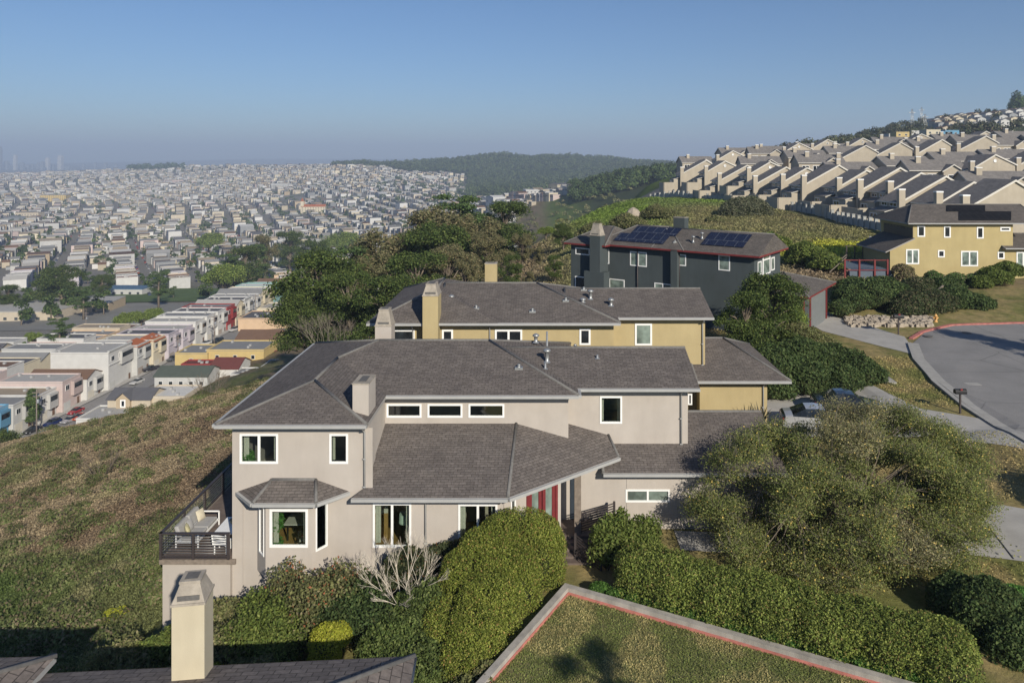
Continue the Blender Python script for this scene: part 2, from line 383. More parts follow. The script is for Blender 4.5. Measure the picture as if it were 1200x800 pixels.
# yard corner of the retaining kerb wall: corner K, arms KL and KR
KC = (1.04, 29.16); KL = (-1.27, 24.95); KRt = (12.08, 23.62)
def poly_in(x, y, P, b):
    """soft mask inside a convex polygon given anticlockwise"""
    m = np.full(np.shape(x), 1e9)
    for i in range(len(P)):
        (ax_, ay), (bx, by) = P[i], P[(i + 1) % len(P)]
        L = math.hypot(bx - ax_, by - ay)
        m = np.minimum(m, ((bx - ax_) * (y - ay) - (by - ay) * (x - ax_)) / L)
    return sstep(-b, 0, m)
STREET = [(27.6, 42), (28.2, 46), (28.4, 50), (29.3, 55), (31, 61), (33.3, 66.6), (36.8, 71), (41, 73.6), (48, 74.6), (62, 74.6), (90, 74), (90, 30), (27.6, 30)][::-1]
STREET_CCW = STREET[::-1]
def ht(x, y):
    x = np.asarray(x, float); y = np.asarray(y, float); sh = x.shape; X = x.ravel(); Y = y.ravel()
    z = np.zeros(len(X))
    for i in range(0, len(X), 20000):
        s = slice(i, i + 20000)
        z[s] = np.hypot(X[s, None] - CP[None, :, 0], Y[s, None] - CP[None, :, 1]) @ _S[:_n] + _S[_n]
    r = np.hypot(X, Y)
    z += (fbm(X * .09, Y * .09, 4) - .5) * 1.3 * sstep(14, 40, np.hypot(X - 5, Y - 35)) * (1 - sstep(300, 600, r)) * np.where((X > 25) & (Y < 80), 0.15, 1) * np.where((X < -95) & (Y > 150), .2, 1)
    z += (fbm(X * .012, Y * .012, 4) - .5) * 8 * sstep(500, 1500, r)
    def pad(z, m, v): return z * (1 - m) + v * m
    z = pad(z, inrect(X, Y, -8, 18, 30.0, 43, 1.0) * sstep(-8, -1, X), -17.4)
    z = pad(z, inrect(X, Y, -13, -1, 24, 33, 2.0) * .85, -18.7 + (X + 13) * .11)
    z = pad(z, poly_in(X, Y, [(-1.4, 24.9), (-4.1, 20), (-4.5, -10), (24, -10), (24, 17.6), (12.1, 23.5), (1.04, 29.0)], .8), -17.30)
    z = pad(z, poly_in(X, Y, [(24, 0), (90, 0), (90, 74), (48, 74.4), (36.8, 71), (28.6, 55), (27.8, 46), (24, 40)], 2.5), -16.62)
    z = pad(z, inrect(X, Y, 12, 24.5, 46, 55, 2.5), -17.1)
    z = pad(z, inrect(X, Y, 24.5, 28.5, 46, 56, 1.5), -16.8)
    return z.reshape(sh)
def hz(x, y): return float(ht(np.array([x]), np.array([y]))[0])
# ------------------------------------------------------------------ building helpers
def beam(mb, a, b, w, h, mi=0):
    a = Vector(a); b = Vector(b); d = (b - a).normalized()
    s = Vector((-d.y, d.x, 0))
    s = s.normalized() * (w / 2) if s.length > .001 else Vector((w / 2, 0, 0))
    t = d.cross(s).normalized() * (h / 2)
    P = [a - s - t, a + s - t, a + s + t, a - s + t, b - s - t, b + s - t, b + s + t, b - s + t]
    mb.faces(P, [(0, 1, 2, 3), (7, 6, 5, 4), (0, 4, 5, 1), (1, 5, 6, 2), (2, 6, 7, 3), (3, 7, 4, 0)], mi)
def wall_holes(mb, fr, u0, u1, z0, z1, holes=(), t=.18, mi=0, mi_in=None):
    us = sorted({u0, u1, *[h[0] for h in holes], *[h[1] for h in holes]}); zs = sorted({z0, z1, *[h[2] for h in holes], *[h[3] for h in holes]})
    mi_in = mi if mi_in is None else mi_in
    for i in range(len(us) - 1):
        j = 0
        while j < len(zs) - 1:
            uc = (us[i] + us[i + 1]) / 2
            ish = lambda q: any(h[0] < uc < h[1] and h[2] < (zs[q] + zs[q + 1]) / 2 < h[3] for h in holes)
            if ish(j): j += 1; continue
            k = j
            while k + 1 < len(zs) - 1 and not ish(k + 1): k += 1
            a, b, c, d = us[i], us[i + 1], zs[j], zs[k + 1]
            mb.poly([fr(a, 0, c), fr(b, 0, c), fr(b, 0, d), fr(a, 0, d)], mi)
            mb.poly([fr(b, -t, c), fr(a, -t, c), fr(a, -t, d), fr(b, -t, d)], mi_in)
            j = k + 1
    for a, b, c, d in holes:
        for q in ([(a, c), (b, c)], [(b, c), (b, d)], [(b, d), (a, d)], [(a, d), (a, c)]):
            (p1, q1), (p2, q2) = q
            mb.poly([fr(p1, -t, q1), fr(p2, -t, q2), fr(p2, 0, q2), fr(p1, 0, q1)], mi)
    for q in ([(u0, z0), (u0, z1)], [(u1, z1), (u1, z0)], [(u0, z1), (u1, z1)]):
        (p1, q1), (p2, q2) = q
        mb.poly([fr(p1, -t, q1), fr(p1, 0, q1), fr(p2, 0, q2), fr(p2, -t, q2)], mi)
def window(parent, fr, u0, u1, z0, z1, mull=1, glass='glass', fw=.085, hole=True, split=None, label=None):
    m = MB(); n0, n1 = (-.05, .03) if hole else (.003, .045)
    m.box(u0, u0 + fw, n0, n1, z0, z1, fr=fr); m.box(u1 - fw, u1, n0, n1, z0, z1, fr=fr)
    m.box(u0 + fw, u1 - fw, n0, n1, z0, z0 + fw, fr=fr); m.box(u0 + fw, u1 - fw, n0, n1, z1 - fw, z1, fr=fr)
    w = (u1 - u0) / mull
    for k in range(1, mull):
        c = u0 + w * k; m.box(c - fw * .55, c + fw * .55, n0 + .004, n1 - .004, z0 + fw, z1 - fw, fr=fr)
    o = m.build('window', M['white'], parent)
    g = MB(); pn = (-.035, -.025) if hole else (.006, .014)
    g.box(u0 + fw * .6, u1 - fw * .6, pn[0], pn[1], z0 + fw * .6, z1 - fw * .6, fr=fr)
    g.build('pane', M[glass], o)
    if glass == 'glass_clear' and u1 - u0 > .5 and z1 - z0 > .7:
        cw = (u1 - u0) * .13
        for a in (u0 + .06, u1 - .06 - cw):
            c = MB()
            for q in range(4): c.box(a + cw * q / 4, a + cw * (q + 1.05) / 4, -.30 - .02 * (q % 2), -.27 - .02 * (q % 2), z0 + .05, z1 - .03, fr=fr)
            c.build('curtain', M['curtain'], o)
    if label: o['label'] = label
    return o
def cap_line(mb, a, b, r=.075): mb.tube([a, b], r, 6)
def roof_solid(name, faces, eave, parent, mats, th=.17, caps=(), gut=(), lift=0.0, gw=.13):
    """faces: sloped polygons; eave: the outline in order (anticlockwise), closed below by a soffit"""
    m = MB()
    for f in faces: m.poly(f, 0)
    for i in range(len(eave)):
        a, b = eave[i], eave[(i + 1) % len(eave)]
        m.poly([(a[0], a[1], a[2] - th), (b[0], b[1], b[2] - th), b, a], 1)
    m.poly([(p[0], p[1], p[2] - th + .002) for p in reversed(eave)], 1)
    o = m.build(name, mats, parent)
    if caps:
        c = MB()
        for a, b in caps: cap_line(c, a, b)
        c.build('ridge_cap', M['cap'], o)
    if gut:
        for a, b in gut:
            g = MB(); a = Vector(a); b = Vector(b); d = (b - a).normalized(); nn = Vector((d.y, -d.x, 0)) * (gw / 2 + .004)
            beam(g, a + nn + Vector((0, 0, -.075)), b + nn + Vector((0, 0, -.075)), gw, .13)
            g.build('gutter', M['gutter'], o)
    return o
def hip_roof(name, fr, u0, u1, d0, d1, z, p, h0, h1, parent, mats, gut=('front',), th=.17, gw=.13, zr=None):
    """ridge along u; h0/h1 are the insets of its ends (0 = gable)"""
    P = lambda u, d, zz: fr(u, -d, zz)
    dm = (d0 + d1) / 2; r = z + p * (dm - d0) if zr is None else zr
    A, B, C, D = P(u0, d0, z), P(u1, d0, z), P(u1, d1, z), P(u0, d1, z)
    E, G = P(u0 + h0, dm, r), P(u1 - h1, dm, r)
    f = [[A, B, G, E], [C, D, E, G], [B, C, G], [D, A, E]]
    caps = [(E, G)]
    if h0: caps += [(A, E), (D, E)]
    if h1: caps += [(B, G), (C, G)]
    gl = []
    if 'front' in gut: gl.append((A, B))
    if 'right' in gut: gl.append((B, C))
    if 'left' in gut: gl.append((D, A))
    if 'back' in gut: gl.append((C, D))
    return roof_solid(name, f, [A, B, C, D], parent, mats, th, caps, gl, gw=gw)
def chimney(parent, fr, u0, u1, n0, n1, z0, z1, mat, style='box', label=None, hk=.95):
    m = MB()
    m.box(u0, u1, n0, n1, z0, z1, fr=fr)
    o = m.build('chimney', mat, parent)
    c = MB()
    if style == 'box':
        c.box(u0 - .02, u1 + .02, n0 - .02, n1 + .02, z1 + .002, z1 + .05, fr=fr)
        c.box(u0 + .18, u1 - .18, n0 + .25, n1 - .25, z1 + .05, z1 + .07, 1, fr=fr)
    else:
        h = (u1 - u0) * hk; k = .20 * (u1 - u0)
        c.box(u0 - .03, u1 + .03, n0 - .03, n1 + .03, z1 + .002, z1 + .06, fr=fr)
        q0 = [fr(u0, n0, z1 + .06), fr(u1, n0, z1 + .06), fr(u1, n1, z1 + .06), fr(u0, n1, z1 + .06)]
        q1 = [fr(u0 + k, n0 + k, z1 + h), fr(u1 - k, n0 + k, z1 + h), fr(u1 - k, n1 - k, z1 + h), fr(u0 + k, n1 - k, z1 + h)]
        for i in range(4): c.poly([q0[i], q0[(i + 1) % 4], q1[(i + 1) % 4], q1[i]][::-1])
        c.box(u0 + k * .85, u1 - k * .85, n0 + k * .85, n1 - k * .85, z1 + h - .01, z1 + h + .06, fr=fr)
        c.box(u0 + k * 1.5, u1 - k * 1.5, n0 + k * 1.5, n1 - k * 1.5, z1 + h + .06, z1 + h + .075, 1, fr=fr)
        c.box(u0 + k * .8, u1 - k * .8, n1 - k * .2, n1 - k * .05, z1 + .12, z1 + .24, 1, fr=fr)
    c.build('chimney_cap', [M['capstone'], M['slot']], o)
    if label: o['label'] = label
    return o
def downspout(parent, x, y, z0, z1, mat='gutter', jog=True):
    m = MB()
    if jog: m.tube([(x, y - .45, z1), (x, y - .42, z1 - .12), (x, y - .06, z1 - .32), (x, y - .06, z0)], .045, 8)
    else: m.tube([(x, y - .06, z1), (x, y - .06, z0)], .045, 8)
    for z in (z0 + .3, (z0 + z1) / 2): m.box(x - .07, x + .07, y - .11, y - .001, z, z + .04)
    return m.build('downspout', M[mat], parent)
def vent(parent, x, y, z, kind='pipe', h=.35):
    m = MB()
    if kind == 'pipe': m.lathe((x, y, z - .1), [(.15, 0.1), (.06, .16), (.05, h + .1)], 10)
    elif kind == 'cap': m.lathe((x, y, z - .1), [(.2, .08), (.10, .18), (.10, h), (.19, h + .02), (.19, h + .10), (.06, h + .17)], 12)
    else:
        m.box(x - .2, x + .2, y - .18, y + .18, z - .06, z + .05); m.lathe((x, y, z), [(.09, .04), (.08, .14), (.11, .15), (.04, .2)], 10)
    return m.build('roof_vent', M['galv'], parent)
def roofz(ze, ye, p, y): return ze + p * (y - ye)

SH = [M['shingle'], M['soffit']]
SHb = [M['shingle2'], M['soffit']]

# ================================================================== HOUSE A (beige, closest)
GZ = -17.4
HA = empty('house', (-3, 36, GZ), 'beige stucco house with bay window, side deck and brown shingled hip roofs', 'house')
def rect(px0, px1, py0, py1, Y): return (ax(px0, Y), ax(px1, Y), az(py1, Y), az(py0, Y))
yw, ym, yr, yl = 31.0, 34.9, 35.9, 34.6
w_up1 = rect(281, 326, 508, 543, yw); w_up2 = rect(386, 408, 508, 543, yw)
w_p1 = rect(437, 482, 589, 641, yw); w_p2 = rect(537, 583, 590, 642, yw)
w_cl = [rect(453, 494, 473, 489, ym), rect(501, 542, 473, 489, ym), rect(549, 591, 473, 489, ym)]
w_r = rect(703, 729, 464, 496, yr); w_l = rect(733, 785, 573, 588, yl)
bay_h = (-12.0, -9.03, -16.9, -14.2)
wl, wr = -13.08, -7.45; lr = -1.62
m = MB(); IN = 1
wall_holes(m, Fr(0, yw), wl, lr, -20.4, -14.0, [bay_h, w_p1, w_p2], mi_in=1)
wall_holes(m, Fr(0, yw), wl, wr, -14.0, -11.0, [w_up1, w_up2], mi_in=1)
m.box(wl, wl + .18, yw + .004, 43.19, -20.4, -11.02)                       # flank walls
m.box(wr - .18, wr, yw + .18, ym, -14.0, -11.0)
wall_holes(m, Fr(0, ym), wr, 1.26, -14.2, -10.99, w_cl, mi_in=1)
m.box(1.08, 1.26, ym + .18, yr, -14.3, -10.99)
wall_holes(m, Fr(0, yr), 1.26, 7.14, -14.9, -10.99, [w_r], mi_in=1)
m.box(6.96, 7.14, yr + .18, 42.0, -14.9, -10.98)
m.poly([(7.14, yr, -10.98), (7.14, 42.0, -10.98), (7.14, 38.95, -10.12)]); m.poly([(6.96, yr, -10.98), (6.96, 38.95, -10.12), (6.96, 42.0, -10.98)])
fa = Fr(-1.6, 31.0, 39.9)                                          # slanted entrance wall
wall_holes(m, fa, 0, 3.2, -18.6, -14.02, [(.35, .62, -16.6, -14.2), (1.2, 3.0, -17.2, -14.15)], mi_in=1)
pe = fa(3.2, 0, 0)
m.box(pe[0] - .18, pe[0], pe[1], 34.6, -18.6, -14.02)
wall_holes(m, Fr(0, yl), pe[0] - .1, 2.9, -18.6, -13.9, [(1.32, 1.72, -17.1, -14.35)], mi_in=1)
wall_holes(m, Fr(0, yl), 2.9, 11.0, -18.6, -14.5, [w_l], mi_in=1)
m.box(10.8, 11.0, yl + .18, 41.8, -18.6, -14.5)
m.poly([(11.0, yl, -14.5), (11.0, 41.8, -14.5), (11.0, 38.4, -13.3)])
m.box(wl, 1.26, 43.2, 43.4, -20, -11.2); m.box(1.26, 7.14, 42.0, 42.18, -18.6, -11.0); m.box(7.14, 11, 41.8, 41.98, -18.6, -14.5)
# joint line and pilaster on the front
m.build('wall', [M['stucco_a'], M['interior']], HA)
m = MB()
m = MB()
for px in (285, 436):
    m = MB(); m.box(ax(px, yw) - .02, ax(px, yw) + .02, yw - .02, yw + .01, -18.6, -14.3 if px == 436 else -14.2); m.build('wall_trim', M['stucco_a'], HA)
m = MB()
m.box(ax(735, yl) - .03, ax(735, yl) + .03, yl - .02, yl + .01, -18, -14.6); m.build('wall_trim', M['stucco_a'], HA); m = MB()
m.box(ax(427, yw), ax(437, yw), yw - .06, yw + .01, -14.05, -11.3)
m.build('wall_trim', M['stucco_a'], HA)
# interior rooms behind the glass
m = MB()
m.box(wl + .2, lr - .1, yw + .2, 35.6, -16.9, -16.72, 1)
m.box(wl + .2, lr - .1, 35.6, 35.75, -16.7, -14.1); m.box(-8.2, -8.05, yw + .2, 35.6, -16.7, -14.1); m.box(-4.6, -4.5, yw + .2, 35.6, -16.7, -14.1)
m.box(wl + .2, wr - .2, yw + .2, 35.7, -14.05, -13.9); m.box(wl + .2, wr - .2, 35.4, 35.6, -13.9, -11.2)
m.box(wr, 1.2, ym + 2.5, ym + 2.7, -13.5, -11.2); m.box(wr, 1.2, ym + .2, ym + 2.6, -13.6, -13.5)
m.box(1.3, 6.9, yr + 2.5, yr + 2.7, -14.4, -11.2); m.box(1.2, 10.8, yl + 2.5, yl + 2.7, -18, -14.6)
m.box(-4.4, pe[0] - .3, 33.9, 34.0, -16.7, -14.1)
m.build('interior', [M['interior'], M['oak']], HA)
for w, mu in ((w_up1, 2), (w_up2, 1), (w_p1, 2), (w_p2, 2)): window(HA, Fr(0, yw), *w, mull=mu, glass='glass_clear')
for w in w_cl: window(HA, Fr(0, ym), *w, glass='glass_clear')
window(HA, Fr(0, yr), *w_r, glass='glass_clear'); window(HA, Fr(0, yl), *w_l, mull=2, glass='glass_green')
window(HA, fa, .35, .62, -16.6, -14.2, glass='glass_clear', fw=.06)
# entrance: red double door with side glass
m = MB()
m.box(1.2, 1.36, -.06, .03, -17.2, -14.15, fr=fa); m.box(2.86, 3.0, -.06, .03, -17.2, -14.15, fr=fa); m.box(1.36, 2.86, -.06, .03, -14.3, -14.15, fr=fa)
for a, b in ((1.36, 2.08), (2.14, 2.86)):
    m.box(a, a + .17, -.08, -.01, -17.2, -14.3, fr=fa); m.box(b - .17, b, -.08, -.01, -17.2, -14.3, fr=fa)
    m.box(a + .17, b - .17, -.08, -.01, -17.2, -16.4, fr=fa); m.box(a + .17, b - .17, -.08, -.01, -14.5, -14.3, fr=fa)
d = m.build('door', M['reddoor'], HA); d['label'] = 'red double front door'
m = MB(); m.box(1.53, 1.91, -.06, -.04, -16.4, -14.5, fr=fa); m.box(2.31, 2.69, -.06, -.04, -16.4, -14.5, fr=fa); m.build('pane', M['glass_green'], d)
m = MB(); m.box(1.32, 1.72, yl - .01, yl + .05, -17.1, -14.35); m.box(1.36, 1.68, yl - .03, yl - .01, -17.0, -15.9); m.box(1.36, 1.68, yl - .03, yl - .01, -15.7, -14.5)
d = m.build('door', mat_plain('blue_black_door', (.035, .045, .06), .4, .1, 5), HA); d['label'] = 'narrow dark side door'
m = MB(); m.tube([(1.66, yl - .03, -16.1), (1.66, yl - .08, -16.1), (1.66, yl - .08, -15.9), (1.66, yl - .03, -15.9)], .012, 6); m.build('handle', M['galv'], d)
# bay
yb = 30.3; BP = [(-12.02, yw), (-11.41, yb), (-9.48, yb), (-8.98, yw)]
m = MB()
wb = rect(316, 361, 596, 641, yb)
wall_holes(m, Fr(0, yb), -11.41, -9.48, -17.3, -14.1, [wb], t=.1, mi_in=1)
fl = Fr(-12.02, yw, math.degrees(math.atan2(yb - yw, .61))); LL = math.hypot(.61, .7)
frr = Fr(-9.48, yb, math.degrees(math.atan2(.7, .50))); LR = math.hypot(.5, .7)
hl = (.24, LL - .16, -16.45, -14.2); hr = (.16, LR - .1, -16.25, -14.2)
wall_holes(m, fl, 0, LL, -17.3, -14.1, [hl], t=.08, mi_in=1); wall_holes(m, frr, 0, LR, -17.3, -14.1, [hr], t=.08, mi_in=1)
m.poly([(x, y, -17.3) for x, y in BP][::-1]); m.poly([(x, y, -16.78) for x, y in BP], 1)
m.build('bay', [M['stucco_a'], M['interior']], HA)
window(HA, Fr(0, yb), *wb, glass='glass_clear', fw=.10); window(HA, fl, *hl, glass='glass_clear', fw=.06); window(HA, frr, *hr, glass='glass_clear', fw=.06)
z = -14.0; e = [(-12.83, yw, z), (-11.80, 29.95, z), (-9.22, 29.95, z), (-8.15, yw, z)]; t0, t1 = (-11.40, yw, -13.5), (-9.55, yw, -13.5)
roof_solid('bay_roof', [[e[0], e[1], t0], [e[1], e[2], t1, t0], [e[2], e[3], t1]], e + [(-8.15, yw + .1, z), (-12.83, yw + .1, z)], HA, SH, .06, [(e[1], t0), (e[2], t1), (t0, t1)], [(e[0], e[1]), (e[1], e[2]), (e[2], e[3])], gw=.11)
# roofs
ze, p = -11.0, .28; XL, XR = -13.58, -7.27; Xc = (XL + XR) / 2; wz = ze + p * (XR - XL) / 2
E0, E1 = (XL, 30.5, ze), (XR, 30.5, ze); A1 = (Xc, 30.5 + (XR - XL) / 2, wz); A2 = (Xc, 34.3 + (XR - XL) / 2, wz)
dr = 4.87; zr = ze + p * dr; A3 = (XL + dr, 34.3 + dr, zr); A4 = (1.72 - 4.55, 34.3 + dr, zr)
V0, M1, B1, B0 = (XR, 34.3, ze), (1.72, 34.3, ze), (1.72, 34.3 + 2 * dr, ze), (XL, 34.3 + 2 * dr, ze)
roof_solid('roof', [[E0, A1, A2, A3, B0], [E0, E1, A1], [E1, V0, A2, A1], [V0, M1, A4, A3, A2], [M1, B1, A4], [B1, B0, A3, A4]], [E0, E1, V0, M1, B1, B0], HA, SH, .17,
           [(E0, A1), (E1, A1), (A1, A2), (A2, A3), (A3, A4), (A4, M1), (A4, B1), (A3, B0)], [(E0, E1), (V0, M1), (B0, E0), (M1, (1.72, 35.2, ze))])
hip_roof('roof', W0, -2.0, 7.6, 35.3, 42.6, ze + .012, p, .001, 0, HA, SH)
hip_roof('garage_roof', W0, 2.85, 11.4, 34.07, 42.2, -14.54, .36, .001, 0, HA, SH)
L0, L1, T, T2 = (-7.88, 30.4, -14.0), (-1.41, 30.4, -14.0), (-1.22, 34.9, -12.54), (3.62, 34.6, -14.0)
pl = lambda x, y: -14.0 + .438 * ((x + 1.41) * -.641 + (y - 30.4) * .768)
K1, K2, K3 = (1.26, 34.9, pl(1.26, 34.9)), (1.26, 35.9, pl(1.26, 35.9)), (3.25, 35.9, pl(3.25, 35.9))
WL0, WL1 = (-7.45, 31.0, -13.806), (-7.45, 34.9, -12.54)
low = roof_solid('porch_roof', [[L0, L1, T, WL1, WL0], [L1, T2, K3, K2, K1, T]], [L0, L1, T2, K3, K2, K1, T, WL1, WL0], HA, SH, .16, [(L1, T), (T2, K3)], [(L0, L1), (L1, T2)])
# chimneys, downspouts, vents
chimney(HA, W0, -8.1, -7.41, -32.7, -31.4, -14.0, -9.62, M['stucco_a'], 'box', 'low square beige chimney at the wing of the roof')
chimney(HA, W0, ax(440, 41.5), ax(459, 41.5), -42.4, -41.4, -11.2, az(382, 41.5), M['stucco_a'], 'taper', 'tapered beige chimney behind the ridge')
downspout(HA, ax(427.5, yw), yw, -14.1, -11.15); downspout(HA, ax(499, yw), yw, -18.2, -14.15); downspout(HA, ax(798, yr), yr, -14.2, -11.1); 
z4 = lambda px, py, Y: at(px, py, Y)
for px, py, k, h in ((641, 424, 'cap', .62), (639, 432, 'pipe', .3), (608, 431, 'box', .3), (700, 420, 'pipe', .2)):
    kk = (py - CY) / F; y0_ = 34.3 if px == 608 else 35.3; Y = (11 + .28 * y0_) / (kk + .28); vent(HA, ax(px, Y), Y, az(py, Y), k, h)
for px, Y, z, k, h in ((641, 41.0, -10.55, 'pipe', .95), (628, 41.2, -10.25, 'cap', .42), (674, 39.6, -10.15, 'box', .3)): vent(HA, ax(px, Y), Y, z, k, h)
# porch post, deck
m = MB(); px_, py_ = 1.62, 33.25
m.box(px_ - .15, px_ + .15, py_ - .15, py_ + .15, -17.4, -14.1); m.box(px_ - .19, px_ + .19, py_ - .19, py_ + .19, -17.42, -17.2)
m.build('porch_post', M['wood'], HA)
DX0, DX1, DY0, DY1, DZ = -16.03, wl, 30.7, 43.0, -16.72
m = MB(); m.box(DX0 + .1, DX1 - .01, DY0 + .12, DY1, -21.5, DZ - .22); m.build('deck_wall', M['stucco_a'], HA)
m = MB(); m.box(DX0, DX1 + .25, DY0 + .02, DY0 + .11, DZ - .22, DZ - .02); m.box(DX0, DX0 + .09, DY0 + .11, DY1, DZ - .22, DZ - .02)
m.build('deck_ledge', M['wood'], HA)
m = MB()
n = 78
for i in range(n):
    y0 = DY0 + .14 + i * (DY1 - DY0 - .16) / n; m.box(DX0 + .1, DX1 - .003, y0, y0 + (DY1 - DY0 - .16) / n - .012, DZ - .03, DZ)
m.box(DX0 + .1, DX1 - .01, DY0 + .13, DY1, DZ - .2, DZ - .035)
m.build('deck_floor', M['deckwood'], HA)
rl = MB(); RT = DZ + 1.05
ps = [(DX0 + .06, DY0 + .06), ((DX0 + DX1) / 2 - .05, DY0 + .06), (DX1 - .06, DY0 + .06)] + [(DX0 + .06, DY0 + .06 + k * 2.0) for k in range(1, 7)]
posts = MB(); posts.box(DX0 + .02, DX1, DY0 + .03, DY0 + .09, DZ + .01, DZ + .06); rail = posts.build('deck_railing', M['metal_dark'], HA)
for x, y in ps:
    m = MB(); m.box(x - .05, x + .05, y - .05, y + .05, DZ - .02, RT); m.build('railing_post', M['metal_dark'], rail)
m = MB()
for a, b in (((DX0, DY0 + .06), (DX1, DY0 + .06)), ((DX0 + .06, DY0), (DX0 + .06, DY1 - .2))):
    beam(m, (*a, RT + .02), (*b, RT + .02), .13, .05)
    beam(m, (*a, DZ + .12), (*b, DZ + .12), .05, .05)
m.build('top_rail', M['metal_dark'], rail)
m = MB()
for k in range(7):
    zz = DZ + .23 + k * .115
    m.tube([(DX0 + .06, DY0 + .06, zz), (DX1 - .06, DY0 + .06, zz)], .014, 6); m.tube([(DX0 + .06, DY0 + .06, zz), (DX0 + .06, DY1 - .2, zz)], .014, 6)
m.build('rail_bar', M['metal_rail'], rail)

# ---- deck furniture
def P3(px, py, z): Y = -z * F / (py - CY); return (ax(px, Y), Y, z)
s0 = (-15.55, 31.75)
SO = empty('outdoor_sofa', (s0[0], s0[1] + 1.0, DZ), 'low white framed outdoor sofa with grey cushions along the deck railing', 'sofa')
x0, x1, y0, y1 = -15.75, -14.95, 31.6, 33.65
for yy in (y0, y1):
    m = MB(); zt = DZ + .62
    for a, b in (((x0, yy, DZ), (x0, yy, zt)), ((x0, yy, zt), (x1 + .15, yy, zt)), ((x1 + .15, yy, zt), (x1 + .15, yy, DZ))): beam(m, a, b, .05, .05)
    beam(m, (x0, yy, DZ + .25), (x1 + .15, yy, DZ + .25), .05, .05); m.build('sofa_arm', M['white'], SO)
m = MB(); m.box(x0, x1 + .12, y0 + .03, y1 - .03, DZ + .2, DZ + .27); m.build('seat_frame', M['white'], SO)
for k in range(2):
    m = MB(); m.box(x0 + .2, x1 + .1, y0 + .05 + k * .98, y0 + 1.0 + k * .98, DZ + .272, DZ + .42); m.build('seat_cushion', M['cushion'], SO, bevel=.04)
    m = MB(); ya, yb_ = y0 + .05 + k * .98, y0 + 1.0 + k * .98
    m.faces([(x0, ya, DZ + .40), (x0 + .22, ya, DZ + .42), (x0 + .22, yb_, DZ + .42), (x0, yb_, DZ + .40), (x0 - .14, ya, DZ + .88), (x0 + .04, ya, DZ + .90), (x0 + .04, yb_, DZ + .90), (x0 - .14, yb_, DZ + .88)],
            [(0, 3, 2, 1), (4, 5, 6, 7), (0, 1, 5, 4), (1, 2, 6, 5), (2, 3, 7, 6), (3, 0, 4, 7)]); m.build('back_cushion', M['cushion'], SO, bevel=.05)
def pillow(c, tilt, yaw, mat, label):
    m = MB(); n = 8; V = []; Fc = []
    for s in (1, -1):
        for i in range(n + 1):
            for j in range(n + 1):
                a, b = i / n * 2 - 1, j / n * 2 - 1; th = .09 * (max(0, (1 - a ** 2) * (1 - b ** 2))) ** .45
                u, v, w = a * .23 * (1 - .1 * (1 - abs(b)) * 0), b * .23, s * th
                x, zz = w * math.cos(tilt) - v * math.sin(tilt), w * math.sin(tilt) + v * math.cos(tilt)
                X, Yy = x * math.cos(yaw) - u * math.sin(yaw), x * math.sin(yaw) + u * math.cos(yaw)
                V.append((c[0] + X, c[1] + Yy, c[2] + zz))
        o_ = (0 if s == 1 else (n + 1) ** 2)
        for i in range(n):
            for j in range(n):
                q = [o_ + i * (n + 1) + j, o_ + (i + 1) * (n + 1) + j, o_ + (i + 1) * (n + 1) + j + 1, o_ + i * (n + 1) + j + 1]
                Fc.append(q if s == 1 else q[::-1])
    m.faces(V, Fc, 0, True); o = m.build('throw_pillow', M[mat], origin=c); tag(o, label, 'pillow', 'pillows on the deck sofa')
pillow((x0 + .34, y0 + .32, DZ + .66), .35, .35, 'pillow2', 'pale yellow pillow at the end of the sofa by the front railing')
pillow((x0 + .25, y0 + .70, DZ + .65), .35, -.1, 'cushion', 'plain grey pillow between the yellow and the cream one')
pillow((x0 + .30, y1 - .42, DZ + .66), .35, -.3, 'pillow', 'cream pillow at the house end of the deck sofa')
TB = empty('coffee_table', (-13.85, 32.6, DZ), 'low white outdoor table against the house wall on the deck', 'table')
m = MB(); m.box(-14.35, -13.15, 32.0, 33.5, DZ + .38, DZ + .43); m.build('table_top', M['white'], TB, bevel=.01)
for xx in (-14.3, -13.2):
    for yy in (32.05, 33.45): m = MB(); m.box(xx - .025, xx + .025, yy - .025, yy + .025, DZ, DZ + .379); m.build('leg', M['white'], TB)
m = MB(); m.lathe((-13.85, 33.0, DZ + .43), [(.06, 0), (.17, .04), (.2, .13), (.18, .13), (.05, .05)], 18); tag(m.build('bowl', M['bowl'], origin=(-13.85, 33.0, DZ + .43)), 'round olive bowl standing on the white deck table', 'bowl')
CH = empty('deck_chair', (-13.55, 31.3, DZ), 'white slatted outdoor chair behind the front deck railing', 'chair')
m = MB(); m.box(-13.9, -13.35, 31.1, 31.65, DZ + .36, DZ + .41); m.build('seat', M['white'], CH, bevel=.01)
m = MB()
for k in range(5): beam(m, (-13.95 - .01 * k, 31.12, DZ + .45 + .09 * k), (-13.35 - .01 * k, 31.06, DZ + .40 + .09 * k), .03, .045)
beam(m, (-13.93, 31.1, DZ + .38), (-13.98, 31.08, DZ + .9), .05, .05); beam(m, (-13.36, 31.08, DZ + .33), (-13.38, 31.05, DZ + .86), .05, .05)
m.build('backrest', M['white'], CH)
for xx in (-13.88, -13.38):
    for yy in (31.13, 31.6): m = MB(); m.box(xx - .022, xx + .022, yy - .022, yy + .022, DZ, DZ + .36); m.build('leg', M['white'], CH)
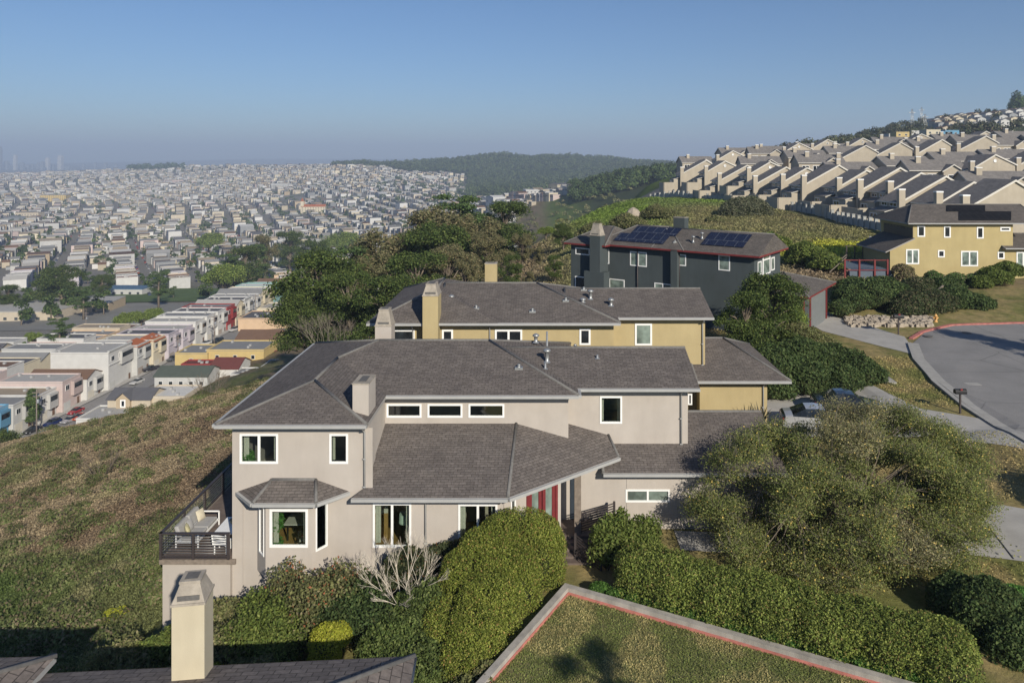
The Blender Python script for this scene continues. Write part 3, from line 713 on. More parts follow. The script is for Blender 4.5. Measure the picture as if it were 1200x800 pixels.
# ---- seen through the glass
DT = empty('dining_table', (-10.4, 32.5, -16.7), 'white dining table seen through the bay window', 'table')
m = MB(); m.box(-11.3, -9.5, 32.1, 33.1, -15.99, -15.94); m.build('table_top', M['curtain'], DT)
for xx in (-11.15, -9.65):
    for yy in (32.2, 33.0): m = MB(); m.box(xx - .03, xx + .03, yy - .03, yy + .03, -16.7, -15.99); m.build('leg', M['darkwood'], DT)
DC = empty('dining_chair', (-10.1, 31.5, -16.7), 'dark wooden chair drawn up to the table inside the bay window', 'chair')
m = MB(); m.box(-10.35, -9.87, 31.25, 31.7, -16.27, -16.20); m.build('seat', M['curtain'], DC)
m = MB(); m.box(-10.37, -9.85, 31.2, 31.25, -15.98, -15.78); m.build('backrest', M['darkwood'], DC)
for xx in (-10.35, -9.87):
    for yy, t_ in ((31.22, -15.8), (31.68, -16.27)): m = MB(); m.box(xx - .025, xx + .025, yy - .025, yy + .025, -16.7, t_); m.build('leg', M['darkwood'], DC)
LP = empty('table_lamp', (-5.95, 31.9, -16.7), 'mint drum lampshade on a stand behind the tall window', 'lamp')
m = MB(); m.lathe((-5.95, 31.9, -15.75), [(.26, 0), (.24, .38)], 20); m.build('lamp_shade', M['mint'], LP)
m = MB(); m.lathe((-5.95, 31.9, -16.7), [(.16, 0), (.16, .03), (.02, .06), (.02, 1.1)], 12); m.build('stand', M['darkwood'], LP)
CB = empty('cabinet', (-7.2, 32.5, -16.7), 'tall oak and linen room screen behind the tall window', 'screen')
m = MB(); m.box(-7.5, -6.8, 32.4, 32.5, -16.7, -15.6); m.build('lower_panel', M['oak'], CB)
m = MB(); m.box(-7.5, -6.8, 32.41, 32.49, -15.6, -14.9); m.build('upper_panel', M['curtain'], CB)
# ================================================================== HOUSE B (ochre, right behind A)
HB = empty('house', (0, 48, -16.5), 'ochre stucco house with tapered chimneys standing directly behind the beige one', 'house')
zb = -9.66; pb = .28
yB, yB2, yBg = 44.0, 45.4, 44.4
m = MB()
bx0, bx1, bx2 = ax(440, yB), ax(726, yB) - .35, ax(825, 45.5)
m.box(bx0, bx1, yB, 53.5, -20, zb); m.box(bx1, bx2, yB2, 52.5, -17.5, zb - .01)
m.poly([(bx2, yB2, zb), (bx2, 52.5, zb), (bx2, 49, zb + 1.0)])
gx0, gx1 = bx2 - .5, ax(899, yBg)
m.box(gx0, gx1, yBg, 52.0, -17.5, -13.2)
m.build('wall', M['stucco_b'], HB)
m = MB()
for a, Y in ((ax(826, yB2) + .05, yB2),): m.box(a - .22, a - .05, Y - .04, Y + .3, -13.0, zb - .02)
m.build('wall_trim', M['stucco_b'], HB)
X0, X1, xr = ax(430, 43.4), 4.65, -6.73
zr_ = zb + .4 * (xr - X0)
ef = 43.35
m_ = [(X0, ef, zb), (ax(500, ef), ef, zb)]
A_, B_ = (X0, ef, zb), (-2.6, ef, zb); P1, P2 = (xr, 47.0, zr_), (xr, 50.8, zr_); Cc, Dd = (-2.6, 55.2, zb), (X0, 55.2, zb)
roof_solid('roof', [[A_, P1, P2, Dd], [A_, B_, P1], [B_, Cc, P2, P1], [Cc, Dd, P2]], [A_, B_, Cc, Dd], HB, SHb, .17, [(A_, P1), (P1, P2), (P2, Dd)], [((X0, ef, zb), (ax(497, ef), ef, zb))])
hip_roof('roof', W0, ax(508, 43.4) , 4.65, 43.42, 53.96, zb + .006, pb, .001, 5.0, HB, SHb)
hip_roof('roof', W0, 1.5, ax(836.6, 44.9), 44.9, 52.66, zb + .012, pb, .001, 0, HB, SHb)
# garage wing: hip on the right
hip_roof('garage_roof', W0, gx0 - .3, ax(927, 43.8), 43.8, 52.6, -13.2, .34, .001, 3.0, HB, SHb)
f0 = Fr(0, yB)
for a, b, c, d, mu, gl in ((459, 486, 386, 400, 1, 'glass'), (518, 531, 386, 400, 1, 'glass'), (580, 612, 386, 402, 2, 'glass'), (679, 692, 385, 404, 1, 'glass')):
    window(HB, f0, *rect(a, b, c, d, yB), mull=mu, glass=gl, hole=False, fw=.11)
window(HB, Fr(0, yB2), *rect(744, 764, 379, 404.5, yB2), glass='glass_green', hole=False, fw=.11)
window(HB, Fr(0, yBg), *rect(806, 811, 461, 474, yBg), glass='glass', hole=False, fw=.08)
chimney(HB, W0, ax(496, 43.2), ax(514, 43.2), -44.3, -42.95, -14, az(347, 43), M['stucco_b'], 'taper', 'wide tapered ochre chimney on the front eave', .7)
chimney(HB, W0, ax(568, 52), ax(582, 52), -53, -52.2, -9.5, az(310, 52), M['stucco_b'], 'box', 'plain ochre chimney behind the ridge')
downspout(HB, ax(484, yB), yB, -14, zb - .15); downspout(HB, ax(574, yB), yB, -14, zb - .15); downspout(HB, ax(823, yB2), yB2, -13.0, zb - .15); downspout(HB, ax(894, yBg), yBg, -16.6, -13.35)
for px, Y, k, h in ((529, 46.2, 'cap', .3), (558, 45.2, 'box', .18), (624, 44.8, 'box', .3), (663, 46.2, 'box', .25), (683, 46.6, 'cap', .22), (692, 47.3, 'cap', .55), (684, 48.6, 'box', .2), (716, 46.4, 'cap', .42)):
    x = ax(px, Y); zz = max(zb + pb * min(Y - 43.4, (4.65 - x) * 1.05), (zb + pb * (Y - 44.9)) if x > 1.5 else -99)
    vent(HB, x, Y, zz, k, h)

# ================================================================== HOUSE C (dark slate with red trim)
HC = empty('house', (12, 77, -17), 'dark slate grey two storey house with red eaves and rooftop solar arrays', 'house')
SHc = [M['shingle3'], M['redtrim']]
fc = Fr(6.2, 78.0, -36)            # front eave line of the main block
Lc = 17.2; Dc = 8.6; zc = -8.95
m = MB()
m.box(.6, Lc - .7, -Dc + .5, -.6, -20, zc, fr=fc)                # main block
m.box(-3.4, .6, -7.5, .5, -20, zc - .05, fr=fc)                  # left wing, a bit proud
m.poly([fc(Lc - .7, -.6, zc), fc(Lc - .7, -Dc + .5, zc), fc(Lc - .7, -Dc / 2, zc + 1.55)])
m.box(8.2, 8.9, -.62, .0, -13.2, zc - .02, fr=fc)
m.build('wall', M['stucco_c'], HC)
def hipf(name, fr, *a, **k): return hip_roof(name, fr, *a, **k)
hip_roof('roof', fc, -1.0, 9.6, 0, Dc, zc, .42, 3.2, 3.6, HC, SHc, gut=())
hip_roof('roof', fc, 6.0, Lc, .02, Dc - .05, zc - .008, .40, .001, 0, HC, SHc, gut=())
hip_roof('roof', fc, -4.0, 1.2, -1.0, 7.8, zc - .02, .36, 2.4, 1.5, HC, SHc, gut=())
# garage wing lower
zg = -13.0
gfr = Fr(16.9, 75.2, -35)
m = MB(); m.box(.8, 9.4, -9.6, -.8, -20, zg - .02, fr=gfr)
m.build('garage_wall', mat_stucco('dark_slate_garage', (.075, .085, .09), .1), HC)
hip_roof('garage_roof', gfr, 0, 10.2, 0, 10.4, zg, .26, .8, 4.0, HC, SHc, gut=())
g2 = Fr(*gfr(9.4, -.8, 0)[:2], 55)
for u in (.12, 2.4, 8.6):
    m = MB(); m.box(u - .14, u + .14, .0, .10, -18.5, zg - .1, fr=g2); m.build('corner_post', M['redtrim'], HC)
d = MB(); d.box(2.8, 8.2, .01, .05, -18, zg - .5, fr=g2); d.build('garage_door', mat_plain('grey_garage_door', (.16, .17, .17), .6, .08, 2), HC)
# windows on C, placed on the wall planes
def ucoord(fr, n, px):
    """u where the vertical line through px meets the plane n of frame fr"""
    # x = ox + u Ux + n Nx ; y likewise ; x/y = k
    k = (px - CX) / F; ox, oy = fr.o[0] + n * fr.Nn[0], fr.o[1] + n * fr.Nn[1]
    return (k * oy - ox) / (fr.U[0] - k * fr.U[1])
def winpx(par, fr, n, p0, p1, q0, q1, mull=1, glass='glass', fw=.1):
    u0, u1 = ucoord(fr, n, p0), ucoord(fr, n, p1); y = fr((u0 + u1) / 2, n, 0)[1]
    f2 = Fr(*fr(0, n, 0)[:2], 0); f2.U, f2.Nn = fr.U, fr.Nn
    return window(par, f2, u0, u1, az(q1, y), az(q0, y), mull, glass, fw, hole=False)
for a in ((707, 714, 291.5, 309, 1, 'glass_green'), (738.5, 758, 295, 312, 2, 'glass_green'), (795, 804, 298, 311.5, 1, 'glass_green'), (842, 855.5, 299, 317, 1, 'glass_green'), (714, 732, 327, 345, 1, 'glass_green'), (767, 787, 332, 343, 2, 'glass_green')):
    winpx(HC, fc, -.6, *a[:4], mull=a[4], glass=a[5])
winpx(HC, fc, .5, 674.5, 691, 290.5, 298.5); winpx(HC, fc, .5, 674, 688, 324, 345)
fg = Fr(*fc(Lc - .7, 0, 0)[:2], 54)
f54 = Fr(*fg(0, 0, 0)[:2], 54)
window(HC, f54, 1.5, 2.5, zc - 2.05, zc - .75, 1, 'glass_green', .1, False); window(HC, f54, 5.3, 6.3, zc - 2.05, zc - .75, 1, 'glass_green', .1, False)
u0, u1 = 2.8, 5.0; um, rr2 = (u0 + u1) / 2, (u1 - u0) / 2; zt, zb2 = zc - .75, zc - 2.2; rr2 = abs(rr2) * .98
m = MB(); k = 12
arc = [(um + rr2 * math.cos(math.pi * i / k), zt + rr2 * math.sin(math.pi * i / k)) for i in range(k + 1)]; arc = [(u1, zb2)] + arc + [(u0, zb2)]
arci = [(um + (u - um) * .78, zb2 + .12 + (z - zb2) * .90) for u, z in arc]
for i in range(len(arc)):
    a, b = i, (i + 1) % len(arc)
    m.poly([fg(arc[a][0], .05, arc[a][1]), fg(arc[b][0], .05, arc[b][1]), fg(arci[b][0], .05, arci[b][1]), fg(arci[a][0], .05, arci[a][1])])
    m.poly([fg(arc[b][0], .05, arc[b][1]), fg(arc[a][0], .05, arc[a][1]), fg(arc[a][0], -.02, arc[a][1]), fg(arc[b][0], -.02, arc[b][1])])
m.box(u0, u1, .02, .055, zt - .06, zt + .06, fr=fg)
wo = m.build('window', M['white'], HC); wo['label'] = 'tall arched window in the gable'
m = MB(); m.poly([fg(u, .02, z) for u, z in arci]); m.build('pane', M['glass_green'], wo)
winpx(HC, gfr, -.8, 848, 873, 352, 365, 2, 'glass')
chimney(HC, fc, ucoord(fc, .9, 694), ucoord(fc, .9, 706), .4, 1.4, -20, az(276, 77), M['stucco_c'], 'taper', 'tall slate grey chimney with mortar cap on the front wall')
chimney(HC, fc, ucoord(fc, -6, 791), ucoord(fc, -6, 804), -6.6, -5.6, -9, az(255, 79), M['stucco_c'], 'box', 'short grey chimney on the ridge')
m = MB(); m.box(ucoord(fc, .9, 688), ucoord(fc, .9, 711), .35, 1.5, -20, az(318, 77), fr=fc); m.build('chimney_base', M['stucco_c'], HC)
for k, (u, n) in enumerate(((9.9, -1.6), (10.5, -2.4), (8.0, -1.4), (6.0, -3.6))):
    q = fc(u, n, 0); vent(HC, q[0], q[1], zc + .41 * -n, 'cap' if k < 2 else 'box', .6 if k < 2 else .2)
def solar(par, fr, u0, u1, d0, d1, z, p, lift=.10, label=None):
    m = MB(); P = lambda u, d, h: fr(u, -d, z + p * d + h)
    t = [P(u0, d0, lift), P(u1, d0, lift), P(u1, d1, lift), P(u0, d1, lift)]; b = [P(u0, d0, lift - .05), P(u1, d0, lift - .05), P(u1, d1, lift - .05), P(u0, d1, lift - .05)]
    m.poly(t); m.poly(b[::-1])
    for i in range(4): m.poly([b[i], b[(i + 1) % 4], t[(i + 1) % 4], t[i]])
    o = m.build('solar_panel', M['solar'], par)
    if label: o['label'] = label
    return o
solar(HC, fc, 1.2, 7.0, .7, 2.3, zc, .42, .12); solar(HC, fc, 2.4, 7.6, 2.35, 3.9, zc, .42, .12, 'upper row of the wide solar array')
solar(HC, fc, 10.9, 15.2, 1.2, 3.7, zc, .40, .12, 'solar array on the gabled end')
m = MB()
for u in (4.2, 8.9): m.tube([fc(u, -.5, -13 if u > 5 else -18), fc(u, -.5, zc - .2)], .06, 6)
m.build('downspout', M['metal_dark'], HC)

# ================================================================== HOUSE D (mustard, top right)
HD = empty('house', (58, 98, -15.2), 'mustard yellow two storey house beside the red railed patio, black roof panels', 'house')
YD = 95.0; SHd = [M['shingle3'], M['soffit']]
m = MB(); z2 = az(261, YD); xl, xm, xr2 = ax(1043, YD), ax(1070, YD), ax(1187, YD)
m.box(xm, xr2, YD, YD + 9, -17, z2); m.box(xr2, ax(1260, YD), YD + .004, YD + 9, -17, az(291, YD))
zA, zB = az(294, YD), az(281, YD)
m.poly([(xl, YD, -17), (xm, YD, -17), (xm, YD, zB), (xl, YD, zA)]); m.poly([(xl, YD + 8, -17), (xl, YD, -17), (xl, YD, zA), (xl, YD + 8, zA)]); m.poly([(xl, YD + 8, -17), (xl, YD + 8, zA), (xm, YD + 8, zB), (xm, YD + 8, -17)])
m.build('wall', M['stucco_d'], HD)
hip_roof('roof', W0, ax(1064, 94.4), ax(1225, 94.4), 94.4, 104.5, z2, .42, 3.0, .001, HD, SHd)
hip_roof('roof', W0, ax(1178, 94.3), ax(1290, 94.3), 94.3, 103, az(291, 94.3) + .02, .34, .001, 0, HD, SHd)
m = MB(); e = [(xl - .8, YD - .5, zA - .2), (xm, YD - .5, zB + .12), (xm, YD + 8.4, zB + .12), (xl - .8, YD + 8.4, zA - .2)]
m.poly([(a, b, c + .16) for a, b, c in e]); m.poly(e[::-1])
for i in range(4):
    a, b = e[i], e[(i + 1) % 4]; m.poly([a, b, (b[0], b[1], b[2] + .16), (a[0], a[1], a[2] + .16)], 1)
m.build('lean_to_roof', SHd, HD)
m = MB()                                                             # terrace railing over the lean-to
for k in range(9): y = YD + .3 + k * .9; m.box(xm - .1, xm - .04, y - .03, y + .03, zB + .2, zB + 1.5)
m.box(xm - .12, xm - .02, YD, YD + 8, zB + 1.45, zB + 1.52); m.box(xm - .09, xm - .05, YD, YD + 8, zB + .3, zB + 1.4)
m.build('terrace_screen', M['metal_dark'], HD)
for a in ((1075, 1084, 264.6, 277.5, 1, 'glass'), (1106, 1114, 265, 278.5, 1, 'glass'), (1144.5, 1152.5, 266, 279.5, 1, 'glass'), (1172, 1184, 266, 271, 1, 'glass'), (1061.6, 1077, 292, 309.5, 2, 'glass_green'), (1099, 1107, 293, 301.6, 1, 'glass'), (1126, 1146, 294, 312, 2, 'glass_green'), (1169, 1177, 295, 303.5, 1, 'glass'), (1191, 1207, 295, 313.5, 2, 'glass_green')):
    Yw = YD - .003; window(HD, Fr(0, YD), *rect(*a[:4], YD), mull=a[4], glass=a[5], hole=False, fw=.16)
SB = mat_shingle('black_solar', (.008, .009, .013), (.006, .007, .010), (.03, .03, .035), 1.0, 1.6, .03)
M['solar2'] = SB
def solar2(px0, px1, py0, py1, lab):
    def inv(px, py):  # on the slope z = z2 + .3 (y-94.4)
        k = -(py - CY) / F; y = (z2 - .42 * 94.4) / (k - .42); return (ax(px, y), y, z2 + .42 * (y - 94.4) + .12)
    m = MB(); t = [inv(px0, py1), inv(px1, py1), inv(px1, py0), inv(px0, py0)]
    m.poly(t); m.poly([(a, b, c - .06) for a, b, c in t][::-1])
    for i in range(4): a, b = t[i], t[(i + 1) % 4]; m.poly([(a[0], a[1], a[2] - .06), (b[0], b[1], b[2] - .06), b, a])
    m.build('solar_panel', M['solar2'], HD)['label'] = lab
solar2(1109.5, 1154.5, 241.5, 248.3, 'upper black solar array'); solar2(1124, 1185, 248.6, 258.6, 'lower, wider black solar array')

# ================================================================== HOUSE F (roof and chimney at the bottom edge)
HF = empty('house', (-8, 14, -19), 'slate tiled roof with a tapered pale yellow chimney at the bottom of the view', 'house')
SHf = [M['slate_tile'], M['gutter']]
fk = -4.2
def onz(px, py, z): Y = -z * F / (py - CY); return (ax(px, Y), Y, z)
zf = -13.7
c0, c1 = onz(486, 768, zf), onz(83, 787, zf)
ff = Fr(c1[0], c1[1], math.degrees(math.atan2(c1[1] - c0[1], c1[0] - c0[0])) + 180 if False else math.degrees(math.atan2(c0[1] - c1[1], c0[0] - c1[0])))
LF = math.hypot(c0[0] - c1[0], c0[1] - c1[1])
# the far eave of this roof runs c1 -> c0; the roof rises towards the camera
P = lambda u, n, z: ff(u, n, z)
rz = zf + 1.5; dd = 5.0
A, B, C, D = P(-2, 0, zf), P(LF, 0, zf), P(LF, 2 * dd, zf), P(-2, 2 * dd, zf); E, G = P(-2, dd, rz), P(LF - dd, dd, rz)
def roofF(A, B, C, D, E, G, nm): 
    return roof_solid(nm, [[B, A, E, G], [D, C, G, E], [C, B, G], [A, D, E]], [B, A, D, C], HF, SHf, .16, [(E, G), (B, G), (C, G)], [])
roofF(A, B, C, D, E, G, 'roof')
u2 = 0.35
d0 = onz(-60, 772, zf + .3); d1 = onz(66, 768, zf + .3)
fl2 = Fr(d0[0], d0[1], math.degrees(math.atan2(d1[1] - d0[1], d1[0] - d0[0])))
P = lambda u, n, z: fl2(u, n, z); L2 = math.hypot(d1[0] - d0[0], d1[1] - d0[1])
zz = zf + .3
A, B, C, D = P(-3, 0, zz), P(L2, 0, zz), P(L2 + 0, 8, zz), P(-3, 8, zz); E, G = P(-3, 4, zz + 1.1), P(L2 - 3.4, 4, zz + 1.1)
roofF(A, B, C, D, E, G, 'roof')
m = MB(); m.box(-1.5, LF - .5, .5, 2 * dd - .5, -22, zf - .1, fr=ff); m.box(-2.5, L2 - .5, .5, 7.5, -22, zz - .1, fr=fl2)
m.build('wall', M['stucco_f'], HF)
y_ch = 19.2; 
fch = Fr(ax(201, 18.9), 18.9, 9)
CHF = chimney(HF, fch, 0, .80, -.80, 0, zf - .3, az(711, 18.9), M['stucco_f'], 'taper', 'tapered pale yellow chimney', .62)
m = MB()
m.tube([ff(LF+.03, 0, zf - .05), ff(LF+.03, 5, zf - .05)], .04, 6)
if 0: cap_line(m, ff(LF, 0, zf - .05), ff(LF, 5, zf - .05), .05)
m.build('eave_flashing', M['galv'], HF)
# ------------------------------------------------------------------ palette of painted houses
PAL = {'white': (.54, .535, .52), 'cream': (.56, .50, .38), 'pale grey': (.46, .46, .45), 'tan': (.42, .34, .24), 'pink': (.50, .41, .39), 'lilac': (.46, .42, .46), 'blue': (.13, .30, .45),
       'teal': (.22, .36, .35), 'yellow': (.52, .40, .18), 'red': (.28, .05, .05), 'peach': (.58, .42, .28), 'grey': (.28, .29, .30), 'mint': (.40, .48, .38), 'beige': (.48, .42, .33), 'orange': (.45, .16, .06)}
ROOFC = {'pale gravel': (.36, .35, .33), 'grey': (.22, .22, .22), 'dark grey': (.11, .11, .12), 'brown': (.16, .10, .07), 'maroon': (.14, .05, .045), 'white': (.55, .54, .52), 'orange tiled': (.36, .12, .055), 'green': (.085, .10, .085), 'blue': (.08, .14, .22), 'tan': (.30, .25, .19)}
def cityhouse(x0, x1, y0, y1, zg, h, wall, roof, kind='flat', face=1, label=None, group=None, wins=2, gar=True, detail=True, cat='house', side_win=0):
    """a small town house; face = +1 / -1: the facade looks to +X / -X, 0: it looks at -Y"""
    wc, rc = PAL[wall], ROOFC[roof]
    root = empty('town_house', ((x0 + x1) / 2, (y0 + y1) / 2, zg), label, cat, group)
    zt = zg + h
    m = MB(); m.cur = wc; m.box(x0, x1, y0, y1, zg - 4, zt)
    if kind == 'gable_x':
        r = (y1 - y0) * .22
        for x, s in ((x0, -1), (x1, 1)): m.poly([(x, y0, zt), (x, y1, zt), (x, (y0 + y1) / 2, zt + r)])
    if kind == 'gable_y':
        r = (x1 - x0) * .20
        for y in (y0, y1): m.poly([(x0, y, zt), (x1, y, zt), ((x0 + x1) / 2, y, zt + r)])
    m.build('wall', M['paint'], root, col=True)
    m = MB(); m.cur = rc; o = .35; k = .18
    if kind == 'flat':
        m.box(x0 - .02, x1 + .02, y0 - .02, y1 + .02, zt + .003, zt + .12)
        m.cur = tuple(c * 1.05 for c in wc)
        for a in ((x0 - .05, x0 + .2, y0 - .05, y1 + .05), (x1 - .2, x1 + .05, y0 - .05, y1 + .05), (x0 + .2, x1 - .2, y0 - .05, y0 + .2), (x0 + .2, x1 - .2, y1 - .2, y1 + .05)): m.box(*a, zt + .13, zt + .45)
        m.cur = (.35, .35, .35)
        if detail:
            for q in range(3): xx, yy = rnd.uniform(x0 + 1, x1 - 1.5), rnd.uniform(y0 + 1, y1 - 1.5); m.box(xx, xx + .7, yy, yy + .7, zt + .125, zt + .7)
    elif kind == 'gable_x':
        ym_ = (y0 + y1) / 2; e = r / (y1 - y0) * 2 * o
        for s, ya in ((-1, y0 - o), (1, y1 + o)):
            P = [(x0 - o, ya, zt - e + .05), (x1 + o, ya, zt - e + .05), (x1 + o, ym_, zt + r + .05), (x0 - o, ym_, zt + r + .05)]
            m.poly(P); m.poly([(a, b, c + k) for a, b, c in P]); m.poly([P[0], P[1], (P[1][0], P[1][1], P[1][2] + k), (P[0][0], P[0][1], P[0][2] + k)])
            for i_, j_ in ((1, 2), (3, 0)): m.poly([P[i_], P[j_], (P[j_][0], P[j_][1], P[j_][2] + k), (P[i_][0], P[i_][1], P[i_][2] + k)])
    elif kind == 'gable_y':
        xm_ = (x0 + x1) / 2; e = r / (x1 - x0) * 2 * o
        for s, xa in ((-1, x0 - o), (1, x1 + o)):
            P = [(xa, y0 - o, zt - e + .05), (xa, y1 + o, zt - e + .05), (xm_, y1 + o, zt + r + .05), (xm_, y0 - o, zt + r + .05)]
            m.poly(P); m.poly([(a, b, c + k) for a, b, c in P])
            for i_, j_ in ((0, 1), (1, 2), (3, 0)): m.poly([P[i_], P[j_], (P[j_][0], P[j_][1], P[j_][2] + k), (P[i_][0], P[i_][1], P[i_][2] + k)])
    m.build('roof', M['paint'], root, col=True)
    if kind == 'mansard': pass
    if not detail: return root
    if face: fr = Fr(x1 if face > 0 else x0, y0 if face > 0 else y1, 90 if face > 0 else -90); L = y1 - y0
    else: fr = Fr(x0, y0, 0); L = x1 - x0
    if gar:
        m = MB(); m.cur = rnd.choice([(.5, .5, .48), (.35, .30, .26), (.55, .52, .45)]); m.box(.5, .5 + min(2.9, L * .4), .003, .05, zg - .3, zg + 2.2, fr=fr); m.build('garage_door', M['paint'], root, col=True)
        m = MB(); m.cur = (.16, .10, .07); m.box(L - 1.7, L - .7, .003, .05, zg - .1, zg + 2.1, fr=fr); m.build('door', M['paint'], root, col=True)
    zw = zt - 2.6
    ww = min(1.7, (L - .8) / wins - .5)
    for i in range(wins):
        c = L * (i + .5) / wins; f_ = MB()
        f_.cur = (.7, .7, .69); f_.box(c - ww / 2, c + ww / 2, .003, .09, zw, zw + 1.5, fr=fr); wo = f_.build('window', M['paint'], root, col=True)
        g_ = MB(); g_.box(c - ww / 2 + .12, c - .05, .09, .105, zw + .12, zw + 1.38, fr=fr); g_.box(c + .05, c + ww / 2 - .12, .09, .105, zw + .12, zw + 1.38, fr=fr); g_.build('pane', M['glass'], wo)
    if h > 8 and gar is not None and L > 6:
        m = MB(); m.cur = tuple(min(1, c * 1.12) for c in wc); m.box(.1, L - .1, .003, .35, zw - 1.0, zw - .8, fr=fr); m.build('cornice', M['paint'], root, col=True)
    fs = Fr(x0, y0, 0)
    for i in range(side_win):
        c = (x1 - x0) * (i + .6) / (side_win + .2); f_ = MB(); f_.cur = (.7, .7, .69); f_.box(c - .6, c + .6, .003, .08, zw, zw + 1.3, fr=fs); wo = f_.build('window', M['paint'], root, col=True)
        g_ = MB(); g_.box(c - .5, c + .5, .08, .095, zw + .1, zw + 1.2, fr=fs); g_.build('pane', M['glass'], wo)
    return root
def zst(y): return float(np.interp(y, [175, 205, 234, 272, 330, 420], [-72.5, -71, -69, -67, -66, -73]))

# ---- the row along the near street, facades towards the street
ROW = [('blue', 'pale gravel', 'flat', 8.2, 'bright blue row house at the low end of the street'), ('pale grey', 'grey', 'flat', 7.6, 'pale grey row house next to the bright blue one'), ('white', 'tan', 'flat', 7.4, 'low white row house beside the utility pole'),
       ('pink', 'pale gravel', 'flat', 8.4, 'pink and white row house with a dark red corner'), ('white', 'brown', 'gable_x', 6.6, 'white house with brown gabled roof beside the tall white wall'), ('white', 'pale gravel', 'flat', 11.4, 'tall white flat roofed house with a big blank side wall'),
       ('pale grey', 'orange tiled', 'gable_y', 9.6, 'grey house with orange tiled roof next to the tall white wall'), ('cream', 'orange tiled', 'gable_y', 9.2, 'cream house with orange tiled roof behind the grey one'), ('lilac', 'dark grey', 'flat', 9.0, 'lilac house with dark flat roof'),
       ('lilac', 'pale gravel', 'flat', 8.6, 'lilac house with pale gravel roof'), ('white', 'pale gravel', 'flat', 9.2, 'white house next to the lilac ones, with a dark band between storeys'), ('white', 'grey', 'flat', 9.3, 'middle white house of the three before the red one'),
       ('white', 'dark grey', 'flat', 9.4, 'white house against the red one'), ('red', 'grey', 'flat', 9.4, 'dark red row house with bay windows'), ('cream', 'pale gravel', 'gable_x', 8.8, 'cream gabled row house just beyond the red one'), ('white', 'dark grey', 'flat', 9.2, 'white row house with black roof cover'),
       ('white', 'pale gravel', 'flat', 9.0, 'broad white row house with pale roof'), ('cream', 'grey', 'gable_x', 9.0, 'cream row house with grey gable beside the teal ones'), ('cream', 'white', 'flat', 9.2, 'cream row house with bright white roof'), ('teal', 'white', 'flat', 9.6, 'teal row house with white roof'),
       ('teal', 'pale gravel', 'flat', 9.4, 'teal row house with gravel roof'), ('grey', 'brown', 'flat', 9.0, 'grey row house with brown roof'), ('pink', 'brown', 'gable_x', 9.2, 'pink row house with brown gable'), ('white', 'maroon', 'flat', 9.0, 'white row house with maroon roof'),
       ('tan', 'grey', 'flat', 9.0, 'tan row house with grey roof'), ('white', 'white', 'flat', 8.8, 'white row house with white roof, far up the street'), ('cream', 'tan', 'flat', 8.8, 'cream row house with tan roof, far up the street'), ('pale grey', 'pale gravel', 'flat', 8.6, 'last pale grey house of the row up the street')]
yy = 184.0
def xfac(y): return float(np.interp(y, [160, 175, 194, 224, 261, 281, 330, 420], [-144, -141, -138, -131.4, -124.8, -122.6, -120, -117]))
for i, (wc, rc, kd, h, lab) in enumerate(ROW):
    wdt = 12.5 if i == 5 else 7.3 if i != 3 else 8.2
    xf = xfac(yy + wdt / 2); tile = rc == 'orange tiled'
    q = cityhouse(xf - 17.5 + rnd.uniform(-1, 1) * (i != 5), xf, yy, yy + wdt - .08, zst(yy + 4), h - .4, wc, 'pale gravel' if tile else rc, 'flat' if tile else kd, 1, lab, 'row houses along the near street', wins=3 if wdt > 10 else 2)
    zt = zst(yy + 4) + h - .4
    if tile or i in (5, 15):
        m = MB(); m.cur = ROOFC['orange tiled'] if tile else (.5, .5, .48); y0_, y1_ = yy - .02, yy + wdt - .06
        m.faces([(xf - 4.2, y0_, zt + 1.1), (xf - 4.2, y1_, zt + 1.1), (xf + .6, y1_, zt - .25), (xf + .6, y0_, zt - .25), (xf - 4.2, y0_, zt), (xf - 4.2, y1_, zt)], [(0, 3, 2, 1), (0, 1, 5, 4), (3, 0, 4), (2, 5, 1)], 0) if tile else m.box(xf - .3, xf + .3, y0_, y1_, zt + .46, zt + .9)
        m.build('tile_hood', M['paint'], q, col=True)
    m = MB(); m.cur = tuple(c * .8 for c in PAL[wc]); m.box(xf + .003, xf + .9, yy + wdt * .45, yy + wdt - .5, zt - 4.6, zt - .6); m.build('bay_window', M['paint'], q, col=True)
    m = MB(); m.box(xf + .903, xf + .92, yy + wdt * .45 + .3, yy + wdt - .8, zt - 2.6, zt - 1.2); m.build('pane', M['glass'], q)
    yy += wdt
